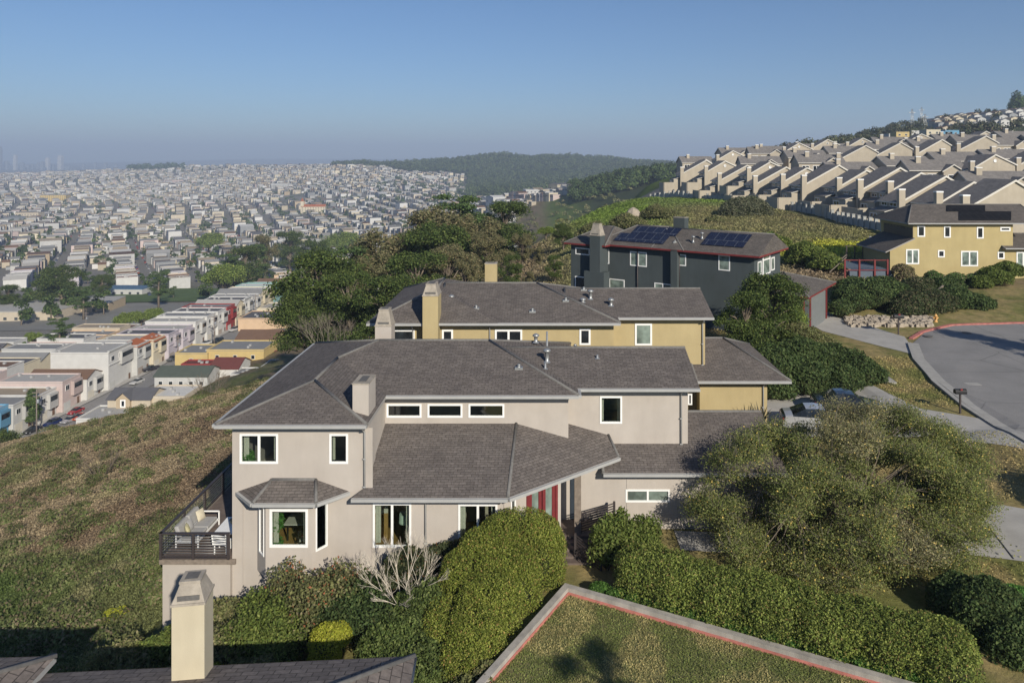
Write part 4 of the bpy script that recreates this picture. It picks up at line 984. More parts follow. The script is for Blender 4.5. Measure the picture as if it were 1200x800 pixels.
# ---- houses between the street and the hillside (backs and ends towards us)
def gz0(x, y): return hz(x, y)
BACK = [(181, 243, 441, 459, 205, 213, 'pale grey', 'green', 'gable_x', 'blue grey house with dark green gabled roof and a row of small windows', 5), (126, 176, 468, 484, 193, 201, 'beige', 'dark grey', 'gable_x', 'small beige house with dark roof and one dormer window', 0),
        (163, 216, 466, 476, 194, 204, 'beige', 'white', 'flat', 'low flat roofed garage at the edge of the brown hillside', 0), (89, 134, 492, 503, 184, 194, 'white', 'pale gravel', 'flat', 'long low pale roof beside the orange red car', 0),
        (205, 243, 415, 431, 229, 240, 'yellow', 'grey', 'flat', 'low wing of bright yellow flat roofed building', 1), (242, 309, 411, 433, 230, 242, 'yellow', 'grey', 'flat', 'taller bright yellow flat roofed building', 3), (246, 279, 432, 449, 213, 222, 'white', 'maroon', 'gable_x', 'white house with maroon roof in front of the yellow one', 0),
        (212, 246, 428, 438, 222, 227, 'red', 'maroon', 'flat', 'low red shed between the yellow and the blue grey house', 0), (270, 300, 440, 453, 209, 216, 'white', 'grey', 'flat', 'small white cottage under the brown hill', 1), (298, 343, 437, 449, 211, 224, 'white', 'pale gravel', 'flat', 'white flat roofed cottage beside the brown roof edge', 1),
        (313, 337, 420, 431, 236, 243, 'white', 'maroon', 'gable_x', 'white cottage with red tiled roof below the cypress', 1), (275, 323, 400, 409, 258, 270, 'peach', 'brown', 'gable_x', 'low peach house with wide brown roof', 3), (279, 338, 374, 396, 282, 296, 'peach', 'dark grey', 'flat', 'large peach flat roofed building with dark solar roof', 0),
        (300, 345, 362, 372, 312, 324, 'cream', 'pale gravel', 'flat', 'cream building just beyond the large peach one', 0), (300, 350, 352, 360, 338, 350, 'pale grey', 'white', 'flat', 'pale grey building with white roof up the street', 0), (305, 352, 345, 351, 362, 374, 'white', 'grey', 'flat', 'white building at the top of the street', 0)]
for p0, p1, yt_, yb_0, Y0_, Y1_, wc, rc, kd, lab, sw in BACK:
    zb_1 = az(yb_0, Y0_); q = cityhouse(ax(p0, Y0_), ax(p1, Y0_), Y0_, Y1_, zb_1, az(yt_, Y0_) - zb_1, wc, rc, kd, -1, lab, 'houses between the street and the hill', wins=2, side_win=sw, gar=False)
    if 'dormer' in lab:
        m = MB(); m.cur = PAL['tan']; u0_, u1_ = ax(138, 193), ax(154, 193); zz0, zz1 = az(478, 193), az(467, 193); m.box(u0_, u1_, 192.2, 196, zz0, zz1); m.poly([(u0_, 192.2, zz1), (u1_, 192.2, zz1), ((u0_ + u1_) / 2, 192.2, zz1 + 1.6)])
        m.cur = ROOFC['dark grey']
        for s_ in (-1, 1): xm_ = (u0_ + u1_) / 2; m.poly([(xm_ + s_ * (u1_ - xm_ + .4), 191.9, zz1 - .2), (xm_, 191.9, zz1 + 1.75), (xm_, 198, zz1 + 1.75), (xm_ + s_ * (u1_ - xm_ + .4), 198, zz1 - .2)])
        m.build('dormer', M['paint'], q, col=True); window(q, Fr(0, 192.2), xm_ - .7, xm_ + .7, zz0 + .4, zz1, 1, 'glass', .35, False)
# ---- two more rows further left, seen past the end of the near row
names = list(PAL); CNT = [0]
lightp = ['white', 'cream', 'pale grey', 'white', 'tan', 'beige', 'peach', 'white', 'pink', 'white', 'pale grey', 'lilac', 'cream', 'grey']
roofp = ['pale gravel', 'grey', 'pale gravel', 'white', 'dark grey', 'tan', 'brown', 'grey', 'pale gravel', 'maroon']
def simple_row(xa, xb, ya, yb, face, group, label, h=8):
    y = ya
    while y < yb:
        wd = 7.6
        x = (xa + xb) / 2; zg = gz0(x, y + 3.8)
        if rnd.random() < .96: cityhouse(xa + rnd.uniform(-1.5, 1.5), xb, y, y + wd - .08, zg, h + rnd.uniform(-1.2, 1), rnd.choice(lightp), rnd.choice(roofp), rnd.choice(['flat', 'flat', 'flat', 'gable_x']), face, label, group, detail=True)
        y += wd; CNT[0] += 1
simple_row(-184, -166, 205, 300, -1, 'row houses backing onto the near row', 'small pastel row house backing onto the near street row', 6.5)
simple_row(-222, -204, 215, 290, 1, 'row houses across the second street', 'small row house across the second street at the picture edge', 6.5)

# ---- the nearest blocks of the valley floor: individuals; everything beyond: one mass
D1 = np.array((-.51, .860)); D1 /= np.linalg.norm(D1); D2 = np.array((D1[1], -D1[0]))
lots = []
for bi in range(-26, 70):
    for side in (0, 1, 2):
        for ti in range(0, 620):
            t = ti * 7.7 + (bi * 53 % 41)
            if (t % 185) < 15: continue
            s = bi * 66 + (15.5 if side == 0 else 50.5 if side == 1 else 33 + (ti * 37 % 13) - 6)
            if side == 2 and (ti * 7 + bi * 3) % 5 > 1: continue
            p = D1 * t + D2 * s + np.array((150, 60))
            if t > 1250: p = p + D2 * 60 * math.sin((t - 1250) / 420.0 + bi * .02) + D1 * 8 * math.sin(bi * 1.7)
            lots.append((p[0], p[1], side, bi, ti))
lots = np.array(lots)
X_, Y_ = lots[:, 0], lots[:, 1]
PXl = CX + F * X_ / Y_
zl = ht(X_, Y_); PYl = CY - F * zl / np.maximum(Y_, 1)
keep = (Y_ > 455) & (Y_ < 3700) & (PXl > -40) & (PXl < 760) & (PYl > 190)
keep &= ~((lots[:, 2] == 2) & (Y_ < 620))
keep &= ~((Y_ < 560) & (PXl < 330) & (Y_ < 500))
keep &= ~((PXl > 395) & (Y_ > 2450 + np.clip(490 - PXl, 0, 90) * 3.2)) & ~((PXl > 545) & (Y_ > 1650)) & ~((PXl > 670) & (Y_ > 700)) & ~((PXl > 600) & (Y_ < 900))
keep &= ~((fbm(X_ * .004 + 9, Y_ * .004, 3) > .68) & (Y_ > 1200))
edge = np.minimum(np.abs(PXl - 395) + 400 * (Y_ < 2300), np.abs(PXl - 545) + 400 * (Y_ < 1650)); keep &= ~((edge < 14) & (rng.random(len(X_)) < .5))
keep &= rng.random(len(X_)) > np.where(Y_ > 900, .10, .05)
lots, zl, PXl = lots[keep], zl[keep], PXl[keep]
order = np.argsort(lots[:, 1]); lots, zl, PXl = lots[order], zl[order], PXl[order]
NIND = 165
ang = math.degrees(math.atan2(D2[1], D2[0]))
protos = []
for k in range(14):
    wc, rc = lightp[k % len(lightp)], roofp[(k * 3) % len(roofp)]
    q = cityhouse(-6.5, 6.5, -3.8, 3.8, 0, rnd.uniform(6.2, 8.6), wc, rc, 'flat' if k % 4 else 'gable_x', 1 if k % 2 else -1, wc + ' house with ' + rc + ' roof in the first blocks of the valley floor', 'houses in the first blocks of the valley floor')
    q['wc'] = 1; del q['wc']; protos.append(q)
for i in range(NIND):
    x, y, side = lots[i, :3]
    q = protos[i] if i < len(protos) else copy_tree(protos[i % len(protos)])
    q.location = (x, y, zl[i] + .2); q.rotation_euler = (0, 0, R(ang) + (math.pi if (side == 0) == (i % 2 == 0) else 0))
# the mass of houses beyond
Ls, zs = lots[NIND:], zl[NIND:]
n = len(Ls); print('far houses', n)
hw = 5.2 + rng.random(n) * 2.2; hd = np.full(n, 3.85); hh = 5.0 + rng.random(n) * 4.6; hh[Ls[:, 2] == 2] *= .55; hw[Ls[:, 2] == 2] *= .55
big = rng.random(n) < .03; hw[big] *= 1.5; hd[big] *= 3; hh[big] *= 1.5
a_ = np.radians(ang) + rng.normal(0, .02, n)
ca, sa = np.cos(a_), np.sin(a_)
wallc = np.array([PAL[k] for k in ('white', 'white', 'cream', 'pale grey', 'tan', 'beige', 'beige', 'pink', 'cream', 'white', 'grey', 'grey', 'cream', 'white', 'white', 'pale grey')])
roofc = np.array([ROOFC[k] for k in ('pale gravel', 'grey', 'pale gravel', 'white', 'dark grey', 'tan', 'brown', 'grey', 'tan', 'pale gravel', 'brown', 'grey', 'dark grey', 'white', 'grey', 'dark grey', 'pale gravel', 'white', 'tan')])
WC = wallc[rng.integers(0, len(wallc), n)] * rng.uniform(.65, 1.12, (n, 1)); RC = roofc[rng.integers(0, len(roofc), n)] * rng.uniform(.6, 1.05, (n, 1))
gab = rng.random(n) < .42
def loc(u, v, z):
    return np.stack([Ls[:, 0] + u * ca - v * sa, Ls[:, 1] + u * sa + v * ca, zs + z], 1)
Vq = []; Cq = []
def addq(pts, col):
    Vq.append(np.stack(pts, 1)); Cq.append(np.repeat(np.asarray(col)[:, None, :], 4, 1))
rg = np.where(gab, 2.0, .0)
for (u0, v0), (u1, v1) in (((-1, -1), (1, -1)), ((1, -1), (1, 1)), ((1, 1), (-1, 1)), ((-1, 1), (-1, -1))):
    addq([loc(u0 * hw, v0 * hd, -3), loc(u1 * hw, v1 * hd, -3), loc(u1 * hw, v1 * hd, hh), loc(u0 * hw, v0 * hd, hh)], WC)
for s_ in (-1, 1):
    pts = [loc(-hw - .2, s_ * (hd + .05), hh), loc(hw + .2, s_ * (hd + .05), hh), loc(hw + .2, 0 * hd, hh + rg), loc(-hw - .2, 0 * hd, hh + rg)]
    addq(pts if s_ < 0 else pts[::-1], RC)
for s_ in (-1, 1):                                                 # gable ends
    addq([loc(s_ * hw, -hd, hh), loc(s_ * hw, hd, hh), loc(s_ * hw, 0 * hd, hh + rg), loc(s_ * hw, 0 * hd, hh + rg)], WC)
DK = np.tile((.04, .045, .05), (n, 1))
for s_ in (-1, 1):
    for v in (-.5, .5):
        for zz_ in (.52,):
            e = .06 * s_
            addq([loc(s_ * hw + e, v * hd - .9, hh * zz_), loc(s_ * hw + e, v * hd + .9, hh * zz_), loc(s_ * hw + e, v * hd + .9, hh * zz_ + 1.5), loc(s_ * hw + e, v * hd - .9, hh * zz_ + 1.5)], DK)
V = np.concatenate([v.reshape(-1, 3) for v in Vq]); Cc_ = np.concatenate([c.reshape(-1, 3) for c in Cq])
o = fast_mesh('distant_houses', V, np.arange(len(V)).reshape(-1, 4), M['paint'], Cc_)
tag(o, 'thousands of pale row houses filling the valley and its hills', kind='stuff')
# parked cars along the far streets, one mass
xs = []
for bi in range(-26, 70):
    for sd_ in (-4.5, 4.5):
        t = np.arange(0, 2400, 7.0); t = t[rng.random(len(t)) < .6]; s = np.full(len(t), bi * 66 + sd_)
        P_ = D1[None] * t[:, None] + D2[None] * s[:, None] + np.array((150, 60)); xs.append(P_)
P_ = np.concatenate(xs); pxx = CX + F * P_[:, 0] / P_[:, 1]; k = (P_[:, 1] > 460) & (P_[:, 1] < 1700) & (pxx > -20) & (pxx < 600); P_ = P_[k]; n = len(P_)
zc_ = ht(P_[:, 0], P_[:, 1]); cc = np.array([(.5, .5, .5), (.03, .03, .035), (.2, .2, .21), (.35, .04, .03), (.05, .08, .2), (.6, .6, .6)])[rng.integers(0, 6, n)]
Vq = []; Cq = []
ca, sa = D1
def lc(u, v, z): return np.stack([P_[:, 0] + u * ca - v * sa, P_[:, 1] + u * sa + v * ca, zc_ + z], 1)
for (h0, h1, L0_, L1_, w0_, w1_, c_) in ((.25, .8, 2.2, 2.2, .9, .9, cc), (.8, 1.4, 1.5, .9, .85, .7, np.tile((.04, .045, .05), (n, 1)))):
    for (a, b), (c, d) in (((-1, -1), (1, -1)), ((1, -1), (1, 1)), ((1, 1), (-1, 1)), ((-1, 1), (-1, -1))):
        Vq.append(np.stack([lc(a * L0_, b * w0_, h0), lc(c * L0_, d * w0_, h0), lc(c * L1_, d * w1_, h1), lc(a * L1_, b * w1_, h1)], 1)); Cq.append(np.repeat(c_[:, None], 4, 1))
    Vq.append(np.stack([lc(-L1_, -w1_, h1), lc(L1_, -w1_, h1), lc(L1_, w1_, h1), lc(-L1_, w1_, h1)], 1)); Cq.append(np.repeat(cc[:, None], 4, 1))
V = np.concatenate([v.reshape(-1, 3) for v in Vq]); Cc_ = np.concatenate([c.reshape(-1, 3) for c in Cq])
o = fast_mesh('distant_cars', V, np.arange(len(V)).reshape(-1, 4), M['paint'], Cc_); tag(o, 'tiny parked cars lining the far valley streets', kind='stuff')

# ---- landmarks in the valley
def blockbuilding(name, px, py, Y, w, d, h, wall, roofc_, label, cat='building', group=None, rot=0, gable=False):
    x = ax(px, Y); zg = hz(x, Y)
    r = empty(name, (0, 0, 0), label, cat, group)
    m = MB(); m.cur = PAL[wall]; m.box(-w / 2, w / 2, -d / 2, d / 2, -6, h); m.build('wall', M['paint'], r, col=True)
    m = MB(); m.cur = ROOFC[roofc_]
    if gable:
        for s in (-1, 1): m.poly([(-w / 2 - .5, s * (d / 2 + .5), h), (w / 2 + .5, s * (d / 2 + .5), h), (w / 2 + .5, 0, h + d * .25), (-w / 2 - .5, 0, h + d * .25)])
        m.cur = PAL[wall]; 
        for s in (-1, 1): m.poly([(s * w / 2, -d / 2, h), (s * w / 2, d / 2, h), (s * w / 2, 0, h + d * .25)])
    else: m.box(-w / 2 - .1, w / 2 + .1, -d / 2 - .1, d / 2 + .1, h + .01, h + .5)
    m.build('roof', M['paint'], r, col=True)
    nw = max(2, int(w / 5)); nf = max(1, int(h / 3.2))
    for f in range(nf):
        m = MB(); m.cur = (.06, .07, .08)
        for i in range(nw): c = -w / 2 + w * (i + .5) / nw; m.box(c - .8, c + .8, -d / 2 - .06, -d / 2 - .002, 3.0 * f + 1, 3.0 * f + 2.4)
        m.build('window', M['paint'], r, col=True)
    r.location = (x, Y, zg); r.rotation_euler = (0, 0, R(rot)); return r
ch = blockbuilding('church', 368, 252, 1480, 46, 18, 13, 'cream', 'orange tiled', 'cream church with long orange roof and a slim tower on the valley hillside', 'church', rot=8, gable=True)
m = MB(); m.cur = PAL['cream']; m.box(-25, -19, -7, -1, -6, 24); m.cur = ROOFC['orange tiled']; m.lathe((-22, -4, 24), [(4.2, 0), (.2, 7)], 4); t_ = m.build('tower', M['paint'], None, col=True); setpar(t_, ch)
for k, (px, wc) in enumerate(((618, 'cream'), (627, 'beige'), (636, 'pink'), (643, 'white'), (651, 'white'), (658, 'mint'), (664, 'pale grey'))):
    blockbuilding('apartment_building', px, 240, 1250 + 6 * k, 11, 14, 15 + k * .8, wc, 'white', '%s apartment block in the row below the wooded ridge' % wc + (', beside the pink one' if k == 3 else ', between two pale ones' if k == 4 else ''), 'apartment building', 'apartment blocks below the wooded ridge', rot=-8)
for px, py, Y, w, h, wc, rc, lab in ((150, 350, 470, 26, 4, 'pale grey', 'blue', 'low open building with blue roof beside the green playing field'), (92, 372, 400, 40, 5, 'tan', 'pale gravel', 'long low school building with gravel roof'), (30, 385, 380, 44, 5, 'beige', 'pale gravel', 'long low beige school wing near the picture edge'),
                                   (205, 210, 2500, 60, 14, 'pink', 'tan', 'pink institutional building on the far rise'), (65, 224, 1900, 60, 16, 'yellow', 'tan', 'wide yellow building in the far valley'), (35, 249, 1350, 40, 14, 'beige', 'tan', 'beige block near the round tank'), (330, 222, 2100, 50, 12, 'pale grey', 'white', 'long pale school block on the far hillside'),
                                   (500, 213, 2300, 60, 12, 'white', 'white', 'white block at the end of the far hillside'), (640, 250, 1000, 60, 7, 'pale grey', 'white', 'large low pale warehouse beyond the grove'), (690, 243, 900, 50, 7, 'beige', 'tan', 'low beige hall by the wooded hill'), (600, 256, 950, 40, 6, 'grey', 'grey', 'grey flat roofed hall beyond the grove')):
    blockbuilding('large_building', px, py, Y, w, w * .5, h, wc, rc, lab, rot=rnd.uniform(-12, 12))
x, Y = ax(18, 1300), 1300; m = MB(); m.cur = (.17, .18, .19); m.lathe((x, Y, hz(x, Y) - 3), [(20, 0), (20, 10), (17, 13), (9, 15), (.1, 16)], 36); tag(m.build('round_tank', M['paint'], origin=(x, Y, hz(x, Y)), col=True), 'large round grey domed hall at the valley edge', 'tank')
# skyline
SKY = [(0, 171, 34), (8, 188, 40), (18, 181, 30), (26, 190, 40), (33, 193, 46), (38, 192, 26), (45, 190, 26), (50, 189, 34), (56, 184.5, 36), (62, 193, 40), (71, 181.5, 44), (80, 195, 44), (98, 192, 24), (112, 190, 24), (124, 190, 26), (136, 192, 24), (150, 196, 34), (160, 195, 20), (174, 196, 26), (-12, 183, 40)]
for k, (px, py, w) in enumerate(SKY):
    Y = 7800 + (k * 137) % 900; x = ax(px, Y); zg = hz(x, Y); m = MB(); c = (.20, .22, .25) if px not in (57, 56, 71, 18) else (.46, .45, .44); m.cur = c; H = az(py, Y) - zg
    m.box(x - w / 2, x + w / 2, Y - w / 2, Y + w / 2, zg - 5, zg + H * .86)
    m.prism([(x - w * .4, Y - w * .4), (x + w * .4, Y - w * .4), (x + w * .4, Y + w * .4), (x - w * .4, Y + w * .4)], zg + H * .86 + .1, zg + H * .96)
    m.box(x - 3, x + 3, Y - 3, Y + 3, zg + H * .96, zg + H)
    tag(m.build('skyscraper', M['paint'], origin=(x, Y, zg), col=True), 'distant skyscraper in the hazy downtown cluster', 'skyscraper', 'downtown skyscrapers on the horizon')

# ------------------------------------------------------------------ townhouses on the ridge
M['trimw'] = M['white']
SHt = [M['shingle_t'], M['trim_t']]
def townhouse(kind):
    r = empty('townhouse', (0, 0, 0)); D = 7.6
    if kind in (0, 1):
        prof = [(0, 0), (13, 0), (13, 7.4), (9.2, 9.6), (0, 4.6)] if kind == 0 else [(0, 0), (12.5, 0), (12.5, 6.2), (6.8, 8.8), (0, 4.9)]
        m = MB()
        m.poly([(x, 0, z) for x, z in [(prof[0][0], -6), (prof[1][0], -6)] + prof[2:]]); m.poly([(x, D, z) for x, z in [(prof[0][0], -6), (prof[1][0], -6)] + prof[2:]][::-1])
        m.poly([(0, 0, -6), (0, 0, prof[4][1]), (0, D, prof[4][1]), (0, D, -6)]); m.poly([(prof[1][0], 0, -6), (prof[1][0], D, -6), (prof[2][0], D, prof[2][1]), (prof[2][0], 0, prof[2][1])])
        m.box(-2.6, -.01, .8, D - .6, -4, 2.7)                    # lower bay towards the fence
        m.build('wall', M['stucco_t'], r)
        m = MB(); (xe, zE), (xr_, zR), (x0, z0) = prof[2], prof[3], prof[4]; s1 = (zR - z0) / (xr_ - x0); o = .5
        for a, b in (((x0 - o, z0 - o * s1), (xr_, zR)), ((xr_, zR), (xe + o, zE - o * (zR - zE) / (xe - xr_)))):
            t = [(a[0], -.35, a[1] + .22), (b[0], -.35, b[1] + .22), (b[0], D + .2, b[1] + .22), (a[0], D + .2, a[1] + .22)]
            m.poly(t); m.poly([(x, y, z - .2) for x, y, z in t][::-1])
            m.poly([(a[0], -.352, a[1] - .16), (b[0], -.352, b[1] - .16), (b[0], -.352, b[1] + .22), (a[0], -.352, a[1] + .22)], 1)
            m.poly([(b[0], -.10, b[1] - .16), (a[0], -.10, a[1] - .16), (a[0], -.352, a[1] - .16), (b[0], -.352, b[1] - .16)], 1)
            m.poly([(a[0], D + .2, a[1] + .22), (b[0], D + .2, b[1] + .22), (b[0], D + .2, b[1] - .1), (a[0], D + .2, a[1] - .1)], 1)
        m.poly([(x0 - o, -.35, z0 - o * s1), (x0 - o, D + .2, z0 - o * s1), (x0 - o, D + .2, z0 - o * s1 + .22), (x0 - o, -.35, z0 - o * s1 + .22)][::-1], 1)
        m.poly([(-2.8, .6, 2.75), (.0, .6, 3.5), (.0, D - .4, 3.5), (-2.8, D - .4, 2.75)]); m.poly([(-2.8, .6, 2.6), (.0, .6, 3.35), (.0, .6, 3.5), (-2.8, .6, 2.75)], 1)
        m.build('roof', SHt, r)
        m = MB(); m.box(-.5, .75, -.6, .35, -6, 7.0); m.box(-.55, .8, -.65, .4, 7.0, 7.25, 1); m.build('chimney', [M['stucco_t'], M['white']], r)
        if kind == 1:
            m = MB(); m.lathe((6.8, -.02, 7.2), [(.45, -.03), (.45, -.08), (.28, -.08), (.28, -.03)], 16, axis='y'); m.build('round_vent', M['white'], r)
        fl_ = Fr(0, D, -90); fb = Fr(-2.6, D - .6, -90)
        window(r, fl_, .9, 2.9, 3.1 + .5, 4.4, 2, 'glass', .12, False); window(r, fl_, 4.0, 6.4, 3.6, 4.4, 2, 'glass', .12, False); window(r, fb, .6, 3.2, .3, 2.2, 2, 'glass', .12, False)
        m = MB(); m.box(-6.5, -6.3, .2, D - .2, -3, 1.5); m.box(-6.3, -2.6, .0, .2, -3, 1.6); m.build('patio_wall', M['stucco_t'], r)
    else:                                                            # broad unit, ridge across the view, with a gable towards us
        Wd = 15; Dd = 11
        m = MB(); m.box(0, Wd, 0, Dd, -6, 5.6); m.box(8.2, 13.2, -1.4, -.01, -6, 5.4)
        m.poly([(8.2, -1.4, 5.4), (13.2, -1.4, 5.4), (10.7, -1.4, 7.0)]); m.poly([(0, 0, 5.6), (0, 5.5, 8.3), (0, Dd, 5.6)]); m.poly([(Wd, 0, 5.6), (Wd, Dd, 5.6), (Wd, 5.5, 8.3)])
        m.build('wall', M['stucco_t'], r)
        m = MB(); sl = 2.7 / 5.5
        for s in (0, 1):
            ya, za = (-.5, 5.6 - .5 * sl) if s == 0 else (Dd + .5, 5.6 - .5 * sl)
            t = [(-.4, ya, za + .2), (Wd + .4, ya, za + .2), (Wd + .4, 5.5, 8.5), (-.4, 5.5, 8.5)]; t = t if s == 0 else t[::-1]
            m.poly(t); m.poly([(x, y, z - .2) for x, y, z in t][::-1])
            m.poly([(-.4, ya, za), (Wd + .4, ya, za), (Wd + .4, ya, za + .2), (-.4, ya, za + .2)], 1)
            for xx in (-.4, Wd + .4): m.poly([(xx, ya, za - .1), (xx, 5.5, 8.2), (xx, 5.5, 8.5), (xx, ya, za + .2)], 1)
        for s in (-1, 1):
            t = [(10.7, -1.9, 7.25), (10.7 + s * 3.0, -1.9, 5.35), (10.7 + s * 3.0, 1.2, 5.35), (10.7, 3.2, 7.25)]
            m.poly(t if s < 0 else t[::-1]); m.poly([(10.7, -1.902, 6.95), (10.7 + s * 3.0, -1.902, 5.05), (10.7 + s * 3.0, -1.902, 5.35), (10.7, -1.902, 7.25)], 1)
        m.build('roof', SHt, r)
        m = MB(); m.box(3, 4.3, 3.5, 4.6, 5, 9.2); m.box(2.95, 4.35, 3.45, 4.65, 9.2, 9.4, 1); m.build('chimney', [M['stucco_t'], M['white']], r)
        window(r, Fr(0, -1.4), 9.4, 12.0, 2.6, 4.4, 2, 'glass', .14, False); window(r, Fr(0, 0), 1.0, 3.4, 2.8, 4.6, 2, 'glass', .14, False); window(r, Fr(0, 0), 4.6, 7.0, 2.8, 4.6, 2, 'glass', .14, False)
    return r
ORD = ['first', 'second', 'third', 'fourth', 'fifth', 'sixth', 'seventh', 'eighth', 'ninth', 'tenth', 'eleventh', 'twelfth', 'thirteenth', 'fourteenth']
TP = [townhouse(0), townhouse(1), townhouse(2)]; used = [False] * 3
def put_town(k, x, y, z, rz, label, group, s=1):
    if used[k]: q = copy_tree(TP[k])
    else: q = TP[k]; used[k] = True
    q.location = (x, y, z); q.rotation_euler = (0, 0, R(rz)); q.scale = (s, s, s); tag(q, label, 'townhouse', group); return q
r1 = [(1192, 126, 212), (1142, 134, 214), (1110, 143, 207), (1080, 152, 203), (1056, 160, 197), (1016, 172, 200), (984, 184, 194), (946, 198, 197), (922, 209, 196), (903, 222, 190), (876, 236, 194), (850, 252, 189), (828, 268, 188)]
for i, (px, Y, py) in enumerate(r1):
    k = i % 2 if i != 1 else 1; pkx, pkz = ((9.2, 9.6) if k == 0 else (6.8, 8.8))
    s = 1.0; put_town(k, ax(px, Y) - pkx, Y, az(py, Y) - pkz, 4, '%s townhouse from the mustard house in the cream row behind the pale fence' % ORD[i], 'cream townhouses along the pale fence', s)
for row, (Y, xa, xb, k) in enumerate(((172, 100, 150, 2), (198, 96, 158, 1), (222, 88, 165, 2), (250, 82, 190, 0), (282, 76, 205, 2), (312, 70, 225, 1), (345, 66, 245, 2))):
    x = xa + (row % 2) * 5; i = 0
    while x < xb:
        Yj = Y + rnd.uniform(-3, 3) + (x - xa) * .08; zg = hz(x + 7, Yj)
        put_town(k if rnd.random() < .7 else 2, x, Yj, zg + (1.0 if k != 2 else 0), rnd.choice([0, 4, -5]), 'cream townhouse with grey shingled roof packed among the rows higher on the ridge', 'townhouses higher on the ridge')
        x += rnd.choice([15.5, 17, 19]) if k == 2 else 14; i += 1
# small houses on the far hillside
pr = []
for k, (wc, rc) in enumerate((('white', 'grey'), ('cream', 'tan'), ('grey', 'dark grey'), ('pale grey', 'dark grey'), ('beige', 'brown'), ('white', 'dark grey'))):
    q = cityhouse(-4, 4, -6, 6, 0, 6.5, wc, rc, 'gable_y', 0, wc + ' box house with ' + rc + ' roof in the terraces near the far hilltop', 'small houses near the top of the far hill', detail=True, gar=False); pr.append(q)
idx = 0
for row in range(5):
    for j in range(11):
        px = 1090 + j * 11.5 + row * 4 + rnd.uniform(-2, 2); Y = 890 - row * 58 + rnd.uniform(-8, 8)
        if px > 1215: continue
        x = ax(px, Y); q = pr[idx] if idx < len(pr) else copy_tree(pr[rnd.randrange(6)]); idx += 1
        q.location = (x, Y, hz(x, Y) + .5)
for k, (px, Y, wc, h) in enumerate(((1058, 560, 'yellow', 9), (1068, 575, 'blue', 9), (1076, 560, 'white', 9), (1040, 600, 'white', 8), (1049, 590, 'pale grey', 8), (1094, 520, 'cream', 9), (1108, 530, 'blue', 7), (1116, 530, 'blue', 7.5))):
    x = ax(px, Y); cityhouse(x - 5, x + 5, Y, Y + 10, hz(x, Y), h, wc, 'grey', 'flat', 0, '%s house standing between the townhouse roofs and the wooded hilltop%s' % (wc, '' if k < 4 else ', lower group'), 'houses below the wooded hilltop', wins=2, gar=False)
blockbuilding('large_building', 1150, 165, 600, 52, 20, 5, 'peach', 'brown', 'long peach coloured building with sloping brown roof above the townhouses', rot=28, gable=True)
# ---- pale fence of posts and rails along the crest
FP = [(57.5, 110), (58.5, 118), (60.5, 128), (61.5, 140), (62.5, 155), (62.5, 170), (62, 185), (60.5, 200), (58, 214), (54.5, 228), (50, 242), (44.5, 256), (38, 268)]
fence = empty('pale_fence', (58, 118, -14), 'pale grey fence with tall posts along the grassy crest below the townhouses', 'fence')
m = MB(); npost = 0; tot = 0
seg = []
for (x0, y0), (x1, y1) in zip(FP[:-1], FP[1:]):
    L = math.hypot(x1 - x0, y1 - y0); k = max(1, int(L / 2.6))
    for i in range(k): seg.append((x0 + (x1 - x0) * i / k, y0 + (y1 - y0) * i / k))
M['fencep'] = mat_plain('pale_fence_paint', (.36, .36, .34), .8, .1, 3)
for i, (x, y) in enumerate(seg):
    z = hz(x, y)
    if i + 1 < len(seg):
        x2, y2 = seg[i + 1]; zb_ = hz(x2, y2); beam(m, (x, y, z + .8), (x2, y2, zb_ + .8), .12, 1.5)
    if npost < 64: pm = MB(); pm.box(x - .28, x + .28, y - .28, y + .28, z - .5, z + 2.1); pm.box(x - .34, x + .34, y - .34, y + .34, z + 2.1, z + 2.2); pm.build('fence_post', M['fencep'], fence); npost += 1
m.build('fence_panel', M['fencep'], fence)
